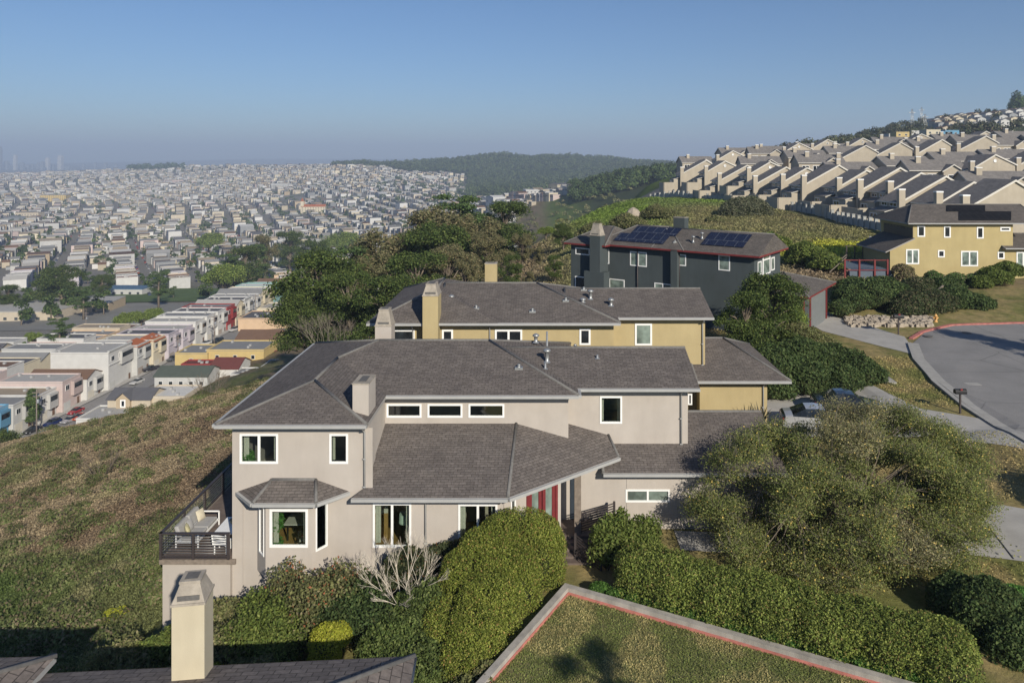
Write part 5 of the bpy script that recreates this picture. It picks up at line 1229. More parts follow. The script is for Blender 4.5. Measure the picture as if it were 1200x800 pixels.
# ------------------------------------------------------------------ ground sheet
C_BROWN = np.array((.175, .136, .086)); C_GREEN = np.array((.092, .100, .040)); C_TAN = np.array((.20, .155, .09)); C_DKG = np.array((.055, .070, .026))
C_LAWN = np.array((.145, .150, .050)); C_DRY = np.array((.27, .215, .10)); C_ASPH = np.array((.15, .145, .14)); C_FOR = np.array((.032, .042, .018)); C_DIRT = np.array((.16, .12, .08)); C_BRIGHT = np.array((.105, .15, .028))
def lerp(a, b, t): return a * (1 - t[:, None]) + b * t[:, None]
def ground_col(x, y, z, cover=False):
    """base colour of what grows or lies at (x, y)"""
    n1 = fbm(x * .055, y * .055, 5); n2 = fbm(x * .22 + 40, y * .22, 4); n3 = fbm(x * .9, y * .9 + 9, 3); n4 = fbm(x * .03 + 5, y * .03 + 70, 4)
    px = CX + F * x / np.maximum(y, 1); py = CY - F * z / np.maximum(y, 1)
    # hillside: green below and next to the house, a diagonal brown band above
    # distance down the slope from the house
    n5 = fbm(x * .035 + 11, y * .028 + 5, 5); low = sstep(700 * .9, 780 * .9, py + 60 * (n5 - .5)); nearh = sstep(14, 3, (-13 - x) - (y - 30) * .12) * sstep(95, 60, y)
    g = np.clip(sstep(.545, .645, n5 * .6 + n2 * .4 + .30 * low + .14 * nearh), 0, 1)
    c = lerp(np.tile(C_BROWN, (len(x), 1)), C_GREEN, g)
    c = lerp(c, C_TAN, sstep(.56, .70, n2) * .6 * (1 - g * .6))
    q1 = x * .42 + y * .91; q2 = x * .91 - y * .42                    # streaks run along the fall of the slope
    st = fbm(q2 * .30 + 3, q1 * .055 + 8, 5); st2 = fbm(q2 * .11 + 31, q1 * .05 + 2, 4)
    c = lerp(c, np.array((.20, .16, .10)), sstep(.54, .68, st) * .75 * (1 - g * .8))
    c = lerp(c, np.array((.105, .072, .048)), sstep(.54, .64, 1 - st) * .55 * (1 - g))
    c = lerp(c, np.array((.10, .12, .038)), sstep(.58, .70, st2) * .6)
    c = lerp(c, np.array((.045, .075, .018)), sstep(.46, .60, n4) * .75 * g * low)
    c = lerp(c, np.array((.20, .18, .10)), sstep(.60, .72, n2) * .5)
    # green ridge behind the dark house
    ridge = sstep(95, 110, y) * sstep(-5, 15, x)
    gr = lerp(np.tile(C_GREEN * np.array((1.05, 1.25, .9)), (len(x), 1)), C_BRIGHT, sstep(.36, .56, n1))
    bp = sstep(26, 12, np.hypot((x - 46) * .9, (y - 150) * .45)); gr = gr * np.array((.95, .95, .95)); gr = lerp(gr, C_TAN * .8, np.clip(bp * (.35 + n2), 0, 1) * .8)
    gr = lerp(gr, C_DKG * 1.2, sstep(.54, .66, n2) * .45)
    yl_ = sstep(.5, .6, fbm(x * .12 + 3, y * .12, 3)) * sstep(9, 3, np.abs((y - 108) - (x - 40) * .9)); gr = lerp(gr, np.array((.30, .30, .03)), yl_ * .7)
    c = lerp(c, gr, ridge)
    # flat neighbourhood on the right: dry lawn and dirt
    rt = sstep(-11, -8, x) * (1 - sstep(86, 92, y)) * sstep(-20, 0, y)
    lawn = lerp(np.tile(C_LAWN, (len(x), 1)), C_DRY, sstep(.35, .65, n2 * .6 + n3 * .4))
    lawn = lerp(lawn, C_DIRT, sstep(44, 47, y) * sstep(18, 14, x) * .6)
    c = lerp(c, lawn, rt)
    fxp = np.interp(y, [110, 128, 155, 185, 214, 242, 268, 330], [57.5, 60.5, 62.5, 62, 58, 50, 38, 30]); th = sstep(0, 2, x - fxp) * sstep(112, 122, y) * (1 - sstep(330, 380, y)); c = lerp(c, C_ASPH * 1.1, th)
    # city
    r = np.hypot(x, y)
    city = np.maximum(sstep(-92, -100, x + (y - 190) * .02 * 0) * sstep(140, 170, y), sstep(300, 420, y) * (1 - sstep(540, 580, px)))
    city = np.maximum(city, sstep(930, 1000, y) * (1 - sstep(700, 740, px)))
    cc = lerp(np.tile(np.array((.20, .19, .175)), (len(x), 1)), np.array((.10, .11, .065)), sstep(.55, .68, fbm(x * .01, y * .01, 4)) * .6)
    c = lerp(c, cc, city)
    fo = np.maximum(np.maximum(sstep(2350, 2450, y) * sstep(385, 400, px), sstep(1600, 1700, y) * sstep(535, 550, px)), sstep(640, 700, y) * (1 - sstep(980, 1100, y)) * sstep(20, 60, x))
    fo = np.maximum(fo, sstep(420, 480, y) * sstep(60, 100, x) * (1 - sstep(1000, 1100, y)))
    c = lerp(c, C_FOR, fo * .9)
    return c
th_ = np.concatenate([np.radians(np.linspace(-88, -44, 60, endpoint=False)), np.radians(np.linspace(-44, 44, 620, endpoint=False)), np.radians(np.linspace(44, 88, 61))])
rr_ = np.concatenate([np.linspace(1, 26, 18, endpoint=False), np.geomspace(26, 300, 330, endpoint=False), np.geomspace(300, 14500, 230)])
TH, RR = np.meshgrid(th_, rr_)
gx = RR * np.sin(TH); gy = -8 + RR * np.cos(TH); gz = ht(gx, gy)
V = np.stack([gx.ravel(), gy.ravel(), gz.ravel()], 1); nt_, nr_ = len(th_), len(rr_)
ii, jj = np.meshgrid(np.arange(nr_ - 1), np.arange(nt_ - 1), indexing='ij'); q = (ii * nt_ + jj).ravel()
Fq = np.stack([q, q + 1, q + nt_ + 1, q + nt_], 1)[:, ::-1]
gcol = ground_col(V[:, 0], V[:, 1], V[:, 2])
def mat_ground():
    m, nt, b = new_mat('soil_and_scrub')
    a = N(nt, 'ShaderNodeAttribute', attribute_name='col'); ge = N(nt, 'ShaderNodeNewGeometry')
    n1 = N(nt, 'ShaderNodeTexNoise', Scale=1.3, Detail=8.0, Roughness=.75); nt.links.new(ge.outputs['Position'], n1.inputs['Vector'])
    r = ramp(nt, n1.outputs[0], [(.3, (.62, .64, .6)), (.5, (1, 1, 1)), (.72, (1.45, 1.38, 1.3))])
    c = mixc(nt, a.outputs['Color'], r.outputs[0], 1.0, 'MULTIPLY'); nt.links.new(c, b.inputs['Base Color'])
    b.inputs['Roughness'].default_value = .95; b.inputs['Specular IOR Level'].default_value = .1
    bp = N(nt, 'ShaderNodeBump', Strength=.7, Distance=.15); nt.links.new(n1.outputs[0], bp.inputs['Height']); nt.links.new(bp.outputs[0], b.inputs['Normal'])
    return m
g = fast_mesh('ground', V, Fq, mat_ground(), gcol, smooth=True); tag(g, 'scrubby hillside and flat land under the houses and city', kind='structure')

# ------------------------------------------------------------------ camera, light, sky, air
cam = bpy.data.cameras.new('camera'); co = bpy.data.objects.new('camera', cam); COL.objects.link(co); SC.camera = co
co.location = (0, 0, 0); co.rotation_euler = (R(90), 0, 0)
cam.sensor_width = 36; cam.lens = 36 * F / 1200; cam.shift_x = (600 - CX) / 1200; cam.shift_y = -(400 - CY) / 1200
cam.clip_start = .5; cam.clip_end = 60000
SUN_EL, SUN_AZ = 27, 27           # azimuth: degrees to the right of straight behind the camera
sd = Vector((math.sin(R(SUN_AZ)) * math.cos(R(SUN_EL)), -math.cos(R(SUN_AZ)) * math.cos(R(SUN_EL)), math.sin(R(SUN_EL))))
sun = bpy.data.lights.new('sun', 'SUN'); sun.energy = 5.0; sun.angle = R(.5); sun.color = (1.0, .92, .78)
so = bpy.data.objects.new('sun', sun); COL.objects.link(so); so.rotation_euler = (-sd).to_track_quat('-Z', 'Y').to_euler()
w = bpy.data.worlds.new('World'); SC.world = w; w.use_nodes = True
nt = w.node_tree; bg = nt.nodes['Background']; sky = nt.nodes.new('ShaderNodeTexSky'); sky.sky_type = 'NISHITA'; sky.sun_disc = False
sky.sun_elevation = R(SUN_EL); sky.sun_rotation = math.atan2(sd.x, sd.y); sky.altitude = 150; sky.air_density = 1.0; sky.dust_density = .3; sky.ozone_density = 5.0
tn = nt.nodes.new('ShaderNodeMix'); tn.data_type = 'RGBA'; tn.blend_type = 'MULTIPLY'; tn.inputs[0].default_value = 1; tn.inputs[7].default_value = (.78, .88, 1.0, 1); nt.links.new(sky.outputs[0], tn.inputs[6]); nt.links.new(tn.outputs[2], bg.inputs[0]); bg.inputs[1].default_value = .078
hz_m = bpy.data.materials.new('haze_air'); hz_m.use_nodes = True; nt = hz_m.node_tree; nt.nodes.remove(nt.nodes['Principled BSDF'])
pv = nt.nodes.new('ShaderNodeVolumePrincipled'); pv.inputs['Color'].default_value = (.62, .76, 1.0, 1); pv.inputs['Density'].default_value = 1.8e-4; pv.inputs['Anisotropy'].default_value = 0.0
nt.links.new(pv.outputs[0], nt.nodes['Material Output'].inputs['Volume'])
m = MB(); m.box(-17500, 17500, -400, 17000, float(gz.min()) - 3, 330)
hb = m.build('haze', hz_m); hb['kind'] = 'stuff'; hb['label'] = 'pale blue morning haze over the city'
SC.view_settings.view_transform = 'Standard'; SC.view_settings.look = 'None'; SC.view_settings.exposure = 0.16; SC.view_settings.gamma = 1
SC.cycles.max_bounces = 5; SC.cycles.diffuse_bounces = 2; SC.cycles.glossy_bounces = 2; SC.cycles.transparent_max_bounces = 12; SC.cycles.volume_bounces = 0
SC.cycles.transmission_bounces = 3; SC.cycles.use_denoising = True; SC.cycles.sample_clamp_indirect = 6
# ------------------------------------------------------------------ foliage
def leaf_quads(C, Nn, size, r, flat=.5):
    """C (n,3) centres, Nn (n,3) outward directions; one bent-free rhombus per leaf"""
    n = len(C); d = Nn * flat + r.normal(0, .6, (n, 3)); d /= np.linalg.norm(d, axis=1)[:, None] + 1e-9
    a = np.cross(d, r.normal(0, 1, (n, 3))); a /= np.linalg.norm(a, axis=1)[:, None] + 1e-9
    b = np.cross(d, a); s = (size * r.uniform(.6, 1.35, n))[:, None]
    V = np.stack([C - a * s, C - b * s * .55, C + a * s, C + b * s * .55], 1).reshape(-1, 3)
    return V
def pick(r, n, cols, w, var=.25):
    c = np.array(cols)[r.choice(len(cols), n, p=np.array(w) / sum(w))]
    return c * r.uniform(1 - var, 1 + var, (n, 1))
def lobes_leaves(lobes, n, size, cols, w, r, shell=(.72, 1.05), flat=.6, var=.25, lump=.0, below=-.35, boxy=1):
    L = np.array(lobes, float); vol = (L[:, 3] * L[:, 4] * L[:, 5]) ** (2 / 3); k = r.choice(len(L), n, p=vol / vol.sum())
    d = r.normal(0, 1, (n, 3)); d /= np.linalg.norm(d, axis=1)[:, None]
    bad = d[:, 2] < below; d[bad, 2] *= -1
    rad = r.uniform(shell[0], shell[1], n)
    if lump:
        ph = k * 7.3; rad *= 1 + lump * (fbm(d[:, 0] * 2.2 + ph, d[:, 1] * 2.2 + d[:, 2] * 1.9 + ph, 3) - .5) * 2
    db = np.sign(d) * np.abs(d) ** boxy if boxy < 1 else d
    C = L[k, :3] + db * L[k, 3:6] * rad[:, None]
    V = leaf_quads(C, d, size, r, flat); col = pick(r, n, cols, w, var)
    return V, np.repeat(col, 4, 0), C
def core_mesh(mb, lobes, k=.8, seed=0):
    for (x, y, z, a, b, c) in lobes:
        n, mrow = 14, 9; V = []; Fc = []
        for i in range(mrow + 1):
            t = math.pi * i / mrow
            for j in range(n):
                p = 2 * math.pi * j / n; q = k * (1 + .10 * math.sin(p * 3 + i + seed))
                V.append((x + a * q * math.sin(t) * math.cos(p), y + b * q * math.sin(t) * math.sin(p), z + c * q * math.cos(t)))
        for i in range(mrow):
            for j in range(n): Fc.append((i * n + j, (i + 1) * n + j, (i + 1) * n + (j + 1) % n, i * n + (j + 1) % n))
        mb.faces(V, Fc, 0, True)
def shrub(name, lobes, n, size, cols, w, label, cat='shrub', group=None, core=.78, seed=0, lump=.12, shell=(.78, 1.06), stems=0, boxy=1):
    r = np.random.default_rng(seed + 100); L = np.array(lobes)
    base = (float(L[:, 0].mean()), float(L[:, 1].mean()), float((L[:, 2] - L[:, 5]).min()))
    root = empty(name, base, label, cat, group)
    V, c, C = lobes_leaves(lobes, n, size, cols, w, r, shell, lump=lump, boxy=boxy)
    fast_mesh('foliage', V, np.arange(len(V)).reshape(-1, 4), M['leaf'], c, root)
    m = MB()
    if core: core_mesh(m, lobes, core * (.94 if boxy < 1 else 1), seed)  # solid lobes added behind the leaves so no light shows through
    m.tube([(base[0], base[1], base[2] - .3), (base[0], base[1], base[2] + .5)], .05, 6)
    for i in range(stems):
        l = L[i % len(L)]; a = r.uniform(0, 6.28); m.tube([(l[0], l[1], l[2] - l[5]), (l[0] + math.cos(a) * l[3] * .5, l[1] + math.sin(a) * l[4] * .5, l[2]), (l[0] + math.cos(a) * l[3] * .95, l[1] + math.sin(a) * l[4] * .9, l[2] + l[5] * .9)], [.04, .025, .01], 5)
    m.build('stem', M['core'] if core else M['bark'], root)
    return root
M['twig'] = mat_plain('grey_twigs', (.20, .175, .14), .9, .25, 8)
G_MID = [(.075, .105, .024), (.105, .135, .03), (.14, .16, .045), (.055, .075, .018)]
G_OLV = [(.135, .14, .055), (.105, .115, .045), (.17, .15, .08), (.075, .08, .035)]
G_DRK = [(.036, .060, .020), (.054, .082, .026), (.075, .10, .034), (.026, .040, .015)]
G_YEL = [(.26, .27, .03), (.20, .23, .025), (.32, .31, .05)]
# clipped hedge in front of the entrance, and the darker shrubs below it
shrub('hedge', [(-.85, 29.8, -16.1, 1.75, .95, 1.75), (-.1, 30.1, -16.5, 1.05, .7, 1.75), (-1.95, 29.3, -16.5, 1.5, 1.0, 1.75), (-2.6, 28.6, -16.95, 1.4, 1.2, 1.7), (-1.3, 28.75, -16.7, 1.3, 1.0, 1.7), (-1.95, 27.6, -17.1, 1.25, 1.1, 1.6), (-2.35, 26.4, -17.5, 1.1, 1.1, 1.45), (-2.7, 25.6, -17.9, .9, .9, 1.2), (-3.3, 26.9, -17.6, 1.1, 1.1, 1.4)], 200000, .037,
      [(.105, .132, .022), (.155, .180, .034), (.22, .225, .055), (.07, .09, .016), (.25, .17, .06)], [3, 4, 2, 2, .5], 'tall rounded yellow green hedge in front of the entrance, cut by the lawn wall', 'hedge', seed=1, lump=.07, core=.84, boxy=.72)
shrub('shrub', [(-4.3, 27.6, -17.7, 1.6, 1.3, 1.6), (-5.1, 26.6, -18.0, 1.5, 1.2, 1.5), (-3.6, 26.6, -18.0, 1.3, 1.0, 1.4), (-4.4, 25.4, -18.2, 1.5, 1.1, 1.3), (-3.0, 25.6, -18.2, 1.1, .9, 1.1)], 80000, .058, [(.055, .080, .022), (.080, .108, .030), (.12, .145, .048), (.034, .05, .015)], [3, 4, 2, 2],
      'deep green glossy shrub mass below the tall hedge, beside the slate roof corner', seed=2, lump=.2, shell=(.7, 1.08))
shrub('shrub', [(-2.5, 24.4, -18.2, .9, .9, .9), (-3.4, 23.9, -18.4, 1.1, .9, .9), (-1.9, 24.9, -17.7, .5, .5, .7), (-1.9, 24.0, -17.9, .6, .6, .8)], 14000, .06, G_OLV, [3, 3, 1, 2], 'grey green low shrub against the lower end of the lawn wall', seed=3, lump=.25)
# long hedge behind the kerb wall
hl_ = []
for i in range(22):
    t = 2.45 + i * .51; nx, ny = .449, .894; off = 1.25 + .12 * math.sin(i * 1.7)
    hl_.append((1.16 + .894 * t + nx * off, 29.4 - .449 * t + ny * off, -16.8 + .05 * math.sin(i * .9), 1.0, 1.12, 1.15 + .05 * math.sin(i * .7)))
shrub('hedge', hl_, 220000, .042, [(.10, .135, .030), (.15, .18, .04), (.20, .22, .06), (.055, .075, .018), (.20, .15, .06)], [3, 4, 2, 2, .5], 'long clipped hedge running behind the kerb wall of the lawn', 'hedge', seed=4, lump=.16, core=.80, boxy=.8, shell=(.74, 1.08))
shrub('shrub', [(2.75, 31.2, -16.6, .7, .6, 1.2), (3.3, 31.6, -16.2, .6, .6, 1.1), (4.4, 31.8, -16.6, .8, .7, 1.1)], 9000, .07, G_MID, [3, 3, 2, 2], 'leafy upright bush between the steps and the long hedge', seed=5, lump=.3, core=.6, shell=(.6, 1.15), stems=6)
shrub('ground_cover', [(1.3 + .894 * t + .449 * .3, 29.45 - .449 * t + .894 * .3, -17.1, .45, .25, .22) for t in np.linspace(1.0, 13.6, 18)], 22000, .05, [(.05, .11, .02), (.08, .14, .03), (.03, .07, .015)], [3, 2, 2], 'strip of low ivy between the kerb wall and the long hedge', 'ground cover', seed=6, lump=.3, core=.7)
shrub('shrub', [(16.6, 27.2, -16.9, 1.5, 1.2, 1.25), (17.9, 26.4, -17.1, 1.3, 1.1, 1.1), (16.9, 25.9, -17.2, 1.3, 1.0, 1.0), (15.9, 28.2, -17.0, 1.0, .9, 1.0)], 30000, .06, G_DRK, [3, 3, 2, 1], 'dark blue green rounded shrub past the end of the long hedge', seed=7, lump=.12, core=.85)
shrub('ivy_patch', [(18.6, 29.0, -17.25, .9, .5, .35), (19.3, 28.2, -17.3, .7, .5, .3)], 5000, .07, [(.06, .14, .03), (.09, .18, .04)], [1, 1], 'bright ivy patch beside the dark rounded shrub', 'ivy', seed=8, core=.7)
# garden below the bay window
gsh = [(-10.6, 28.0, .9, 'sage green leafy shrub under the bay window', G_MID), (-9.4, 28.7, 1.1, 'olive bush with reddish tips under the bay window', G_OLV), (-12.3, 28.6, .8, 'grey green bush next to the deck wall', G_OLV), (-8.2, 28.2, 1.15, 'tall olive bush beside the downspout wall', G_OLV), (-11.7, 26.8, .9, 'brownish sprawling shrub below the sage green one', G_OLV),
       (-9.9, 26.6, .95, 'wide green shrub above the shaded bank', G_MID), (-9.9, 25.2, .6, 'dark olive shrub on the shaded bank', G_OLV), (-13.6, 27.3, .8, 'green shrub half hidden by the yellow chimney', G_MID), (-15.2, 26.6, .9, 'brown green bush in front of the deck wall', G_OLV), (-6.9, 27.6, 1.0, 'dark shrub between the olive bush and the bare one', G_DRK)]
for i, (x, y, s, lab, pal) in enumerate(gsh):
    z = hz(x, y); r_ = random.Random(i); s *= 1.3
    lb = [(x + r_.uniform(-.7, .7) * s, y + r_.uniform(-.5, .5) * s, z + s * r_.uniform(.35, .9), s * r_.uniform(.5, .85), s * r_.uniform(.5, .8), s * r_.uniform(.55, .9)) for _ in range(6)]
    shrub('shrub', lb, int(9500 * s), .06, pal + [(.26, .10, .05)] * (1 if i in (1, 3) else 0), [3, 3, 2, 2] + ([.6] if i in (1, 3) else []), lab, group='garden shrubs below the bay window', seed=20 + i, lump=.3, core=.5, shell=(.45, 1.15), stems=8)
x, y = ax(384, 26.3), 26.3
shrub('shrub', [(x, y, -17.25, .66, .55, .60), (x + .3, y + .2, -17.2, .5, .5, .5), (x - .1, y, -17.9, .6, .5, .6)], 12000, .035, G_YEL, [3, 2, 2], 'bright yellow rounded bush near the slate roof edge', seed=40, lump=.08, core=.8)
x, y = ax(252, 25.5), 25.5
shrub('shrub', [(x, y, hz(x, y) + .5, .4, .4, .5)], 2500, .035, G_YEL, [1, 2, 1], 'small yellow bush beside the yellow chimney', seed=41, lump=.1, core=.7)
x, y = ax(292, 28.3), 27.6
shrub('flower_patch', [(x, y, hz(x, y) + .18, .8, .5, .2), (x - .9, y + .2, hz(x - .9, y) + .15, .5, .4, .18)], 4500, .04, [(.36, .09, .04), (.40, .16, .07), (.10, .12, .04)], [3, 2, 2], 'low patch of orange red succulents on the bank', 'flowers', seed=42, core=.6)
x, y = ax(126, 28), 28
shrub('shrub', [(ax(330 - 200 + q, 33), 33, hz(ax(130 + q, 33), 33) + .25, .35, .3, .3) for q in (0, 12)], 3000, .04, G_YEL, [2, 2, 1], 'two yellow flowering tufts on the green slope', seed=43, core=.7)
# dark climber on the wall with bare pale branches in front
shrub('climber', [(-5.4, 29.9, -17.2, 1.2, .7, 1.3), (-4.2, 30.3, -16.9, 1.0, .6, 1.1), (-6.5, 29.3, -17.7, 1.1, .8, 1.1), (-3.4, 30.5, -16.5, .7, .4, .7)], 26000, .055, [(.030, .042, .018), (.05, .06, .028), (.08, .085, .04), (.16, .08, .04)], [3, 3, 1.5, .4], 'dark leafy climber under the patio windows, behind the bare branches', 'climber', seed=44, lump=.25, core=.7)
def bare_bush(name, x, y, z, h, n, label, mat='barewood', spread=.8, seed=0, r0=.05, levels=3):
    r_ = random.Random(seed); root = empty(name, (x, y, z), label, 'shrub'); m = MB()
    def br(p, d, L, rad, lv):
        q = p + d * L; m.tube([p, p + d * L * .5 + Vector((r_.uniform(-.05, .05), r_.uniform(-.05, .05), 0)) * L, q], [rad, rad * .8, rad * .6], 5, caps=False)
        if lv > 0:
            for _ in range(3): br(q, (d + Vector((r_.uniform(-1, 1), r_.uniform(-1, 1), r_.uniform(-.2, .6))) * .55).normalized(), L * r_.uniform(.55, .8), rad * .6, lv - 1)
    for i in range(n):
        a = 6.28 * i / n + r_.uniform(-.3, .3); br(Vector((x, y, z)), Vector((math.cos(a) * spread, math.sin(a) * spread, r_.uniform(.6, 1.2))).normalized(), h * .38, r0, levels)
    m.build('branches' if False else 'bough', M[mat], root); return root
bare_bush('bare_shrub', ax(470, 28.0), 28.0, -17.1, 2.5, 9, 'bleached bare branching shrub in front of the patio windows', seed=3, r0=.026, levels=4)
shrub('window_leaves', [(-11.05, 30.75, -15.3, .28, .2, .6), (-11.1, 30.8, -16.2, .25, .2, .4)], 1500, .06, [(.06, .16, .03), (.10, .22, .05)], [1, 1], 'leafy green plant inside the bay window', 'house plant', seed=301, core=0, shell=(.2, 1.1))
shrub('window_leaves', [(ax(291, 31.4), 31.4, -12.9, .3, .2, .5), (ax(296, 31.4), 31.4, -13.2, .3, .2, .3)], 1500, .06, [(.06, .16, .03), (.10, .22, .05)], [1, 1], 'leaves added inside the double window under the eave for a green reflection', 'house plant', seed=302, core=0, shell=(.2, 1.1))  # added leaves stand in for greenery reflected in this pane
bare_bush('dead_shrub', ax(118, 62), 62, hz(ax(118, 62), 62), 3.0, 8, 'bare twiggy shrub standing in the brown scrub of the hillside', seed=5, r0=.03, mat='bark', levels=3)
bare_bush('dead_shrub', ax(245, 150), 150, hz(ax(245, 150), 150), 7, 10, 'leafless brown bush behind the hill edge, by the maroon roofed house', seed=6, r0=.06, mat='bark', levels=3)
# flax beside the steps
FX = empty('flax_plant', (2.9, 32.4, -17.3), 'dark spiky flax plant beside the entrance railing', 'plant'); m = MB()
for i in range(22):
    a = i * 2.4; l = 1.1 + .9 * ((i * 7) % 5) / 5; d = Vector((math.cos(a) * .45, math.sin(a) * .45, 1)).normalized(); s = Vector((-math.sin(a), math.cos(a), 0)) * .05; p = Vector((2.9, 32.4, -17.3))
    m.poly([p - s, p + s, p + s + d * l * .6, p - s + d * l * .6]); m.poly([p - s + d * l * .6, p + s + d * l * .6, p + d * l + Vector((math.cos(a), math.sin(a), -.3)) * .15])
m.build('leaf_blades', mat_plain('flax_leaf', (.05, .05, .035), .6, .3, 5), FX)
FX2 = copy_tree(FX); FX2.location = (ax(892, 43.2), 43.3, -15.9); FX2['label'] = 'reddish spiky plant at the corner of the ochre garage wall'

# ------------------------------------------------------------------ trees
def tree_proto(name, species, seed, leafn, leaf, label, cat='tree', matl='leaf'):
    r = np.random.default_rng(seed); root = empty(name, (0, 0, 0), label, cat); m = MB(); cl = []
    if species == 'cypress':      # 12 m, broad flat layered clumps
        H = 12
        m.tube([(0, 0, -3), (.1, 0, 2.5), (-.1, .1, 6), (.1, 0, 9.5)], [.5, .42, .3, .12], 8)
        for i in range(44):
            z = r.uniform(3.0, 11.6); R_ = 4.6 * (1 - ((z - 5.0) / 9) ** 2) ** .5 if z > 5 else 4.4; a = r.uniform(0, 6.28); d = R_ * r.uniform(.25, 1.0)
            c = np.array((math.cos(a) * d, math.sin(a) * d, z)); s = r.uniform(.9, 1.7); cl.append((*c, s * 1.1, s * 1.1, s * .72))
            m.tube([(0, 0, z * .72), (c[0] * .5, c[1] * .5, z - .5), tuple(c)], [.16, .10, .04], 5, caps=False)
        cols, w = [(.035, .055, .014), (.055, .078, .020), (.085, .105, .030), (.022, .034, .012)], [3, 4, 2, 2]
    elif species == 'eucalyptus':  # 15 m, airy grey olive clumps on pale limbs
        H = 15
        m.tube([(0, 0, -3), (.2, .1, 3), (-.2, 0, 7), (.3, .2, 11)], [.42, .34, .24, .1], 8)
        for i in range(46):
            z = r.uniform(4, 14.6); R_ = 4.2 * math.sin(math.pi * min(1, (z - 2) / 14)) ** .6; a = r.uniform(0, 6.28); d = R_ * r.uniform(.15, 1)
            c = (math.cos(a) * d, math.sin(a) * d, z); s = r.uniform(.7, 1.35); cl.append((*c, s, s, s * .8))
            m.tube([(0, 0, z * .6), (c[0] * .4, c[1] * .4, z * .85), c], [.15, .09, .03], 5, caps=False)
        cols, w = [(.066, .066, .030), (.096, .090, .046), (.13, .105, .058), (.046, .048, .022)], [3, 4, 2, 2]
    elif species == 'round':
        H = 8
        m.tube([(0, 0, -3), (0, .1, 2), (.1, 0, 5)], [.3, .24, .1], 7)
        for i in range(30):
            d_ = r.normal(0, 1, 3); d_ /= np.linalg.norm(d_); d_[2] = abs(d_[2]) * .9 - .25; q = r.uniform(.45, 1)
            c = (d_[0] * 3.2 * q, d_[1] * 3.2 * q, 4.6 + d_[2] * 3.0 * q); s = r.uniform(.8, 1.3); cl.append((*c, s, s, s * .8)); m.tube([(0, 0, 2.6), c], [.12, .03], 5, caps=False)
        cols, w = G_MID, [3, 3, 1, 3]
    elif species == 'column':
        H = 11
        m.tube([(0, 0, -3), (0, 0, 10)], [.28, .06], 6)
        for i in range(36):
            z = r.uniform(1.6, 10.6); R_ = 2.0 * (1 - z / 11.8) + .25; a = r.uniform(0, 6.28); d = R_ * r.uniform(.3, 1)
            cl.append((math.cos(a) * d, math.sin(a) * d, z, .75, .75, .5)); m.tube([(0, 0, z - .3), (math.cos(a) * d, math.sin(a) * d, z)], [.06, .02], 4, caps=False)
        cols, w = G_DRK, [3, 3, 2, 2]
    else:                          # sparse layered pine, limbs showing
        H = 14
        m.tube([(0, 0, -3), (.1, 0, 6), (0, .1, 13)], [.4, .3, .1], 7)
        for i in range(34):
            z = r.uniform(5, 13.6); R_ = 3.8 * (1 - abs(z - 10) / 8); a = r.uniform(0, 6.28); d = R_ * r.uniform(.3, 1)
            cl.append((math.cos(a) * d, math.sin(a) * d, z, 1.2, 1.2, .45)); m.tube([(0, 0, z - 1), (math.cos(a) * d, math.sin(a) * d, z)], [.1, .03], 4, caps=False)
        cols, w = G_DRK, [3, 3, 1, 3]
    m.build('trunk', M['bark'], root)
    V, c, C = lobes_leaves(cl, leafn * 2, leaf * .72, [tuple(v * (1.15 if species == 'cypress' else 1.5) for v in q) for q in cols], w, r, (.3, 1.08), flat=.7, lump=.35, below=-.85)
    fast_mesh('crown', V, np.arange(len(V)).reshape(-1, 4), M[matl], c, root)
    root['H'] = 0; del root['H']
    return root, H
TPR = {}
for sp in ('cypress', 'eucalyptus', 'round', 'column', 'pine'):
    TPR[sp] = [tree_proto({'cypress': 'cypress_tree', 'eucalyptus': 'eucalyptus_tree', 'round': 'round_tree', 'column': 'columnar_tree', 'pine': 'pine_tree'}[sp], sp, 50 + k * 7 + len(sp), 11000 if sp in ('cypress', 'eucalyptus') else 6500, .20 if sp in ('cypress', 'eucalyptus') else .19, 'tree') + [False] if False else
               list(tree_proto({'cypress': 'cypress_tree', 'eucalyptus': 'eucalyptus_tree', 'round': 'round_tree', 'column': 'columnar_tree', 'pine': 'pine_tree'}[sp], sp, 50 + k * 7 + len(sp), 11000 if sp in ('cypress', 'eucalyptus') else 6500, .20 if sp in ('cypress', 'eucalyptus') else .19, 'tree')) + [False] for k in range(3 if sp in ('cypress', 'eucalyptus') else 1)]
tcount = [0]
def plant(sp, px, ytop, Y, label, group=None, zb=None, wide=1.0, x=None, h=None):
    x = ax(px, Y) if x is None else x; z = hz(x, Y) if zb is None else zb
    Hh = (az(ytop, Y) - z) * (1.0 if Y < 220 and px < 700 else 1) if h is None else h
    P = TPR[sp][tcount[0] % len(TPR[sp])]; tcount[0] += 1
    if P[2]: q = copy_tree(P[0])
    else: q = P[0]; P[2] = True
    s = Hh / P[1]; q.location = (x, Y, z); q.scale = (s * wide, s * wide, s); q.rotation_euler = (0, 0, rnd.uniform(0, 6.28))
    tag(q, label, 'tree', group); return q
GR = 'trees of the hillside grove'
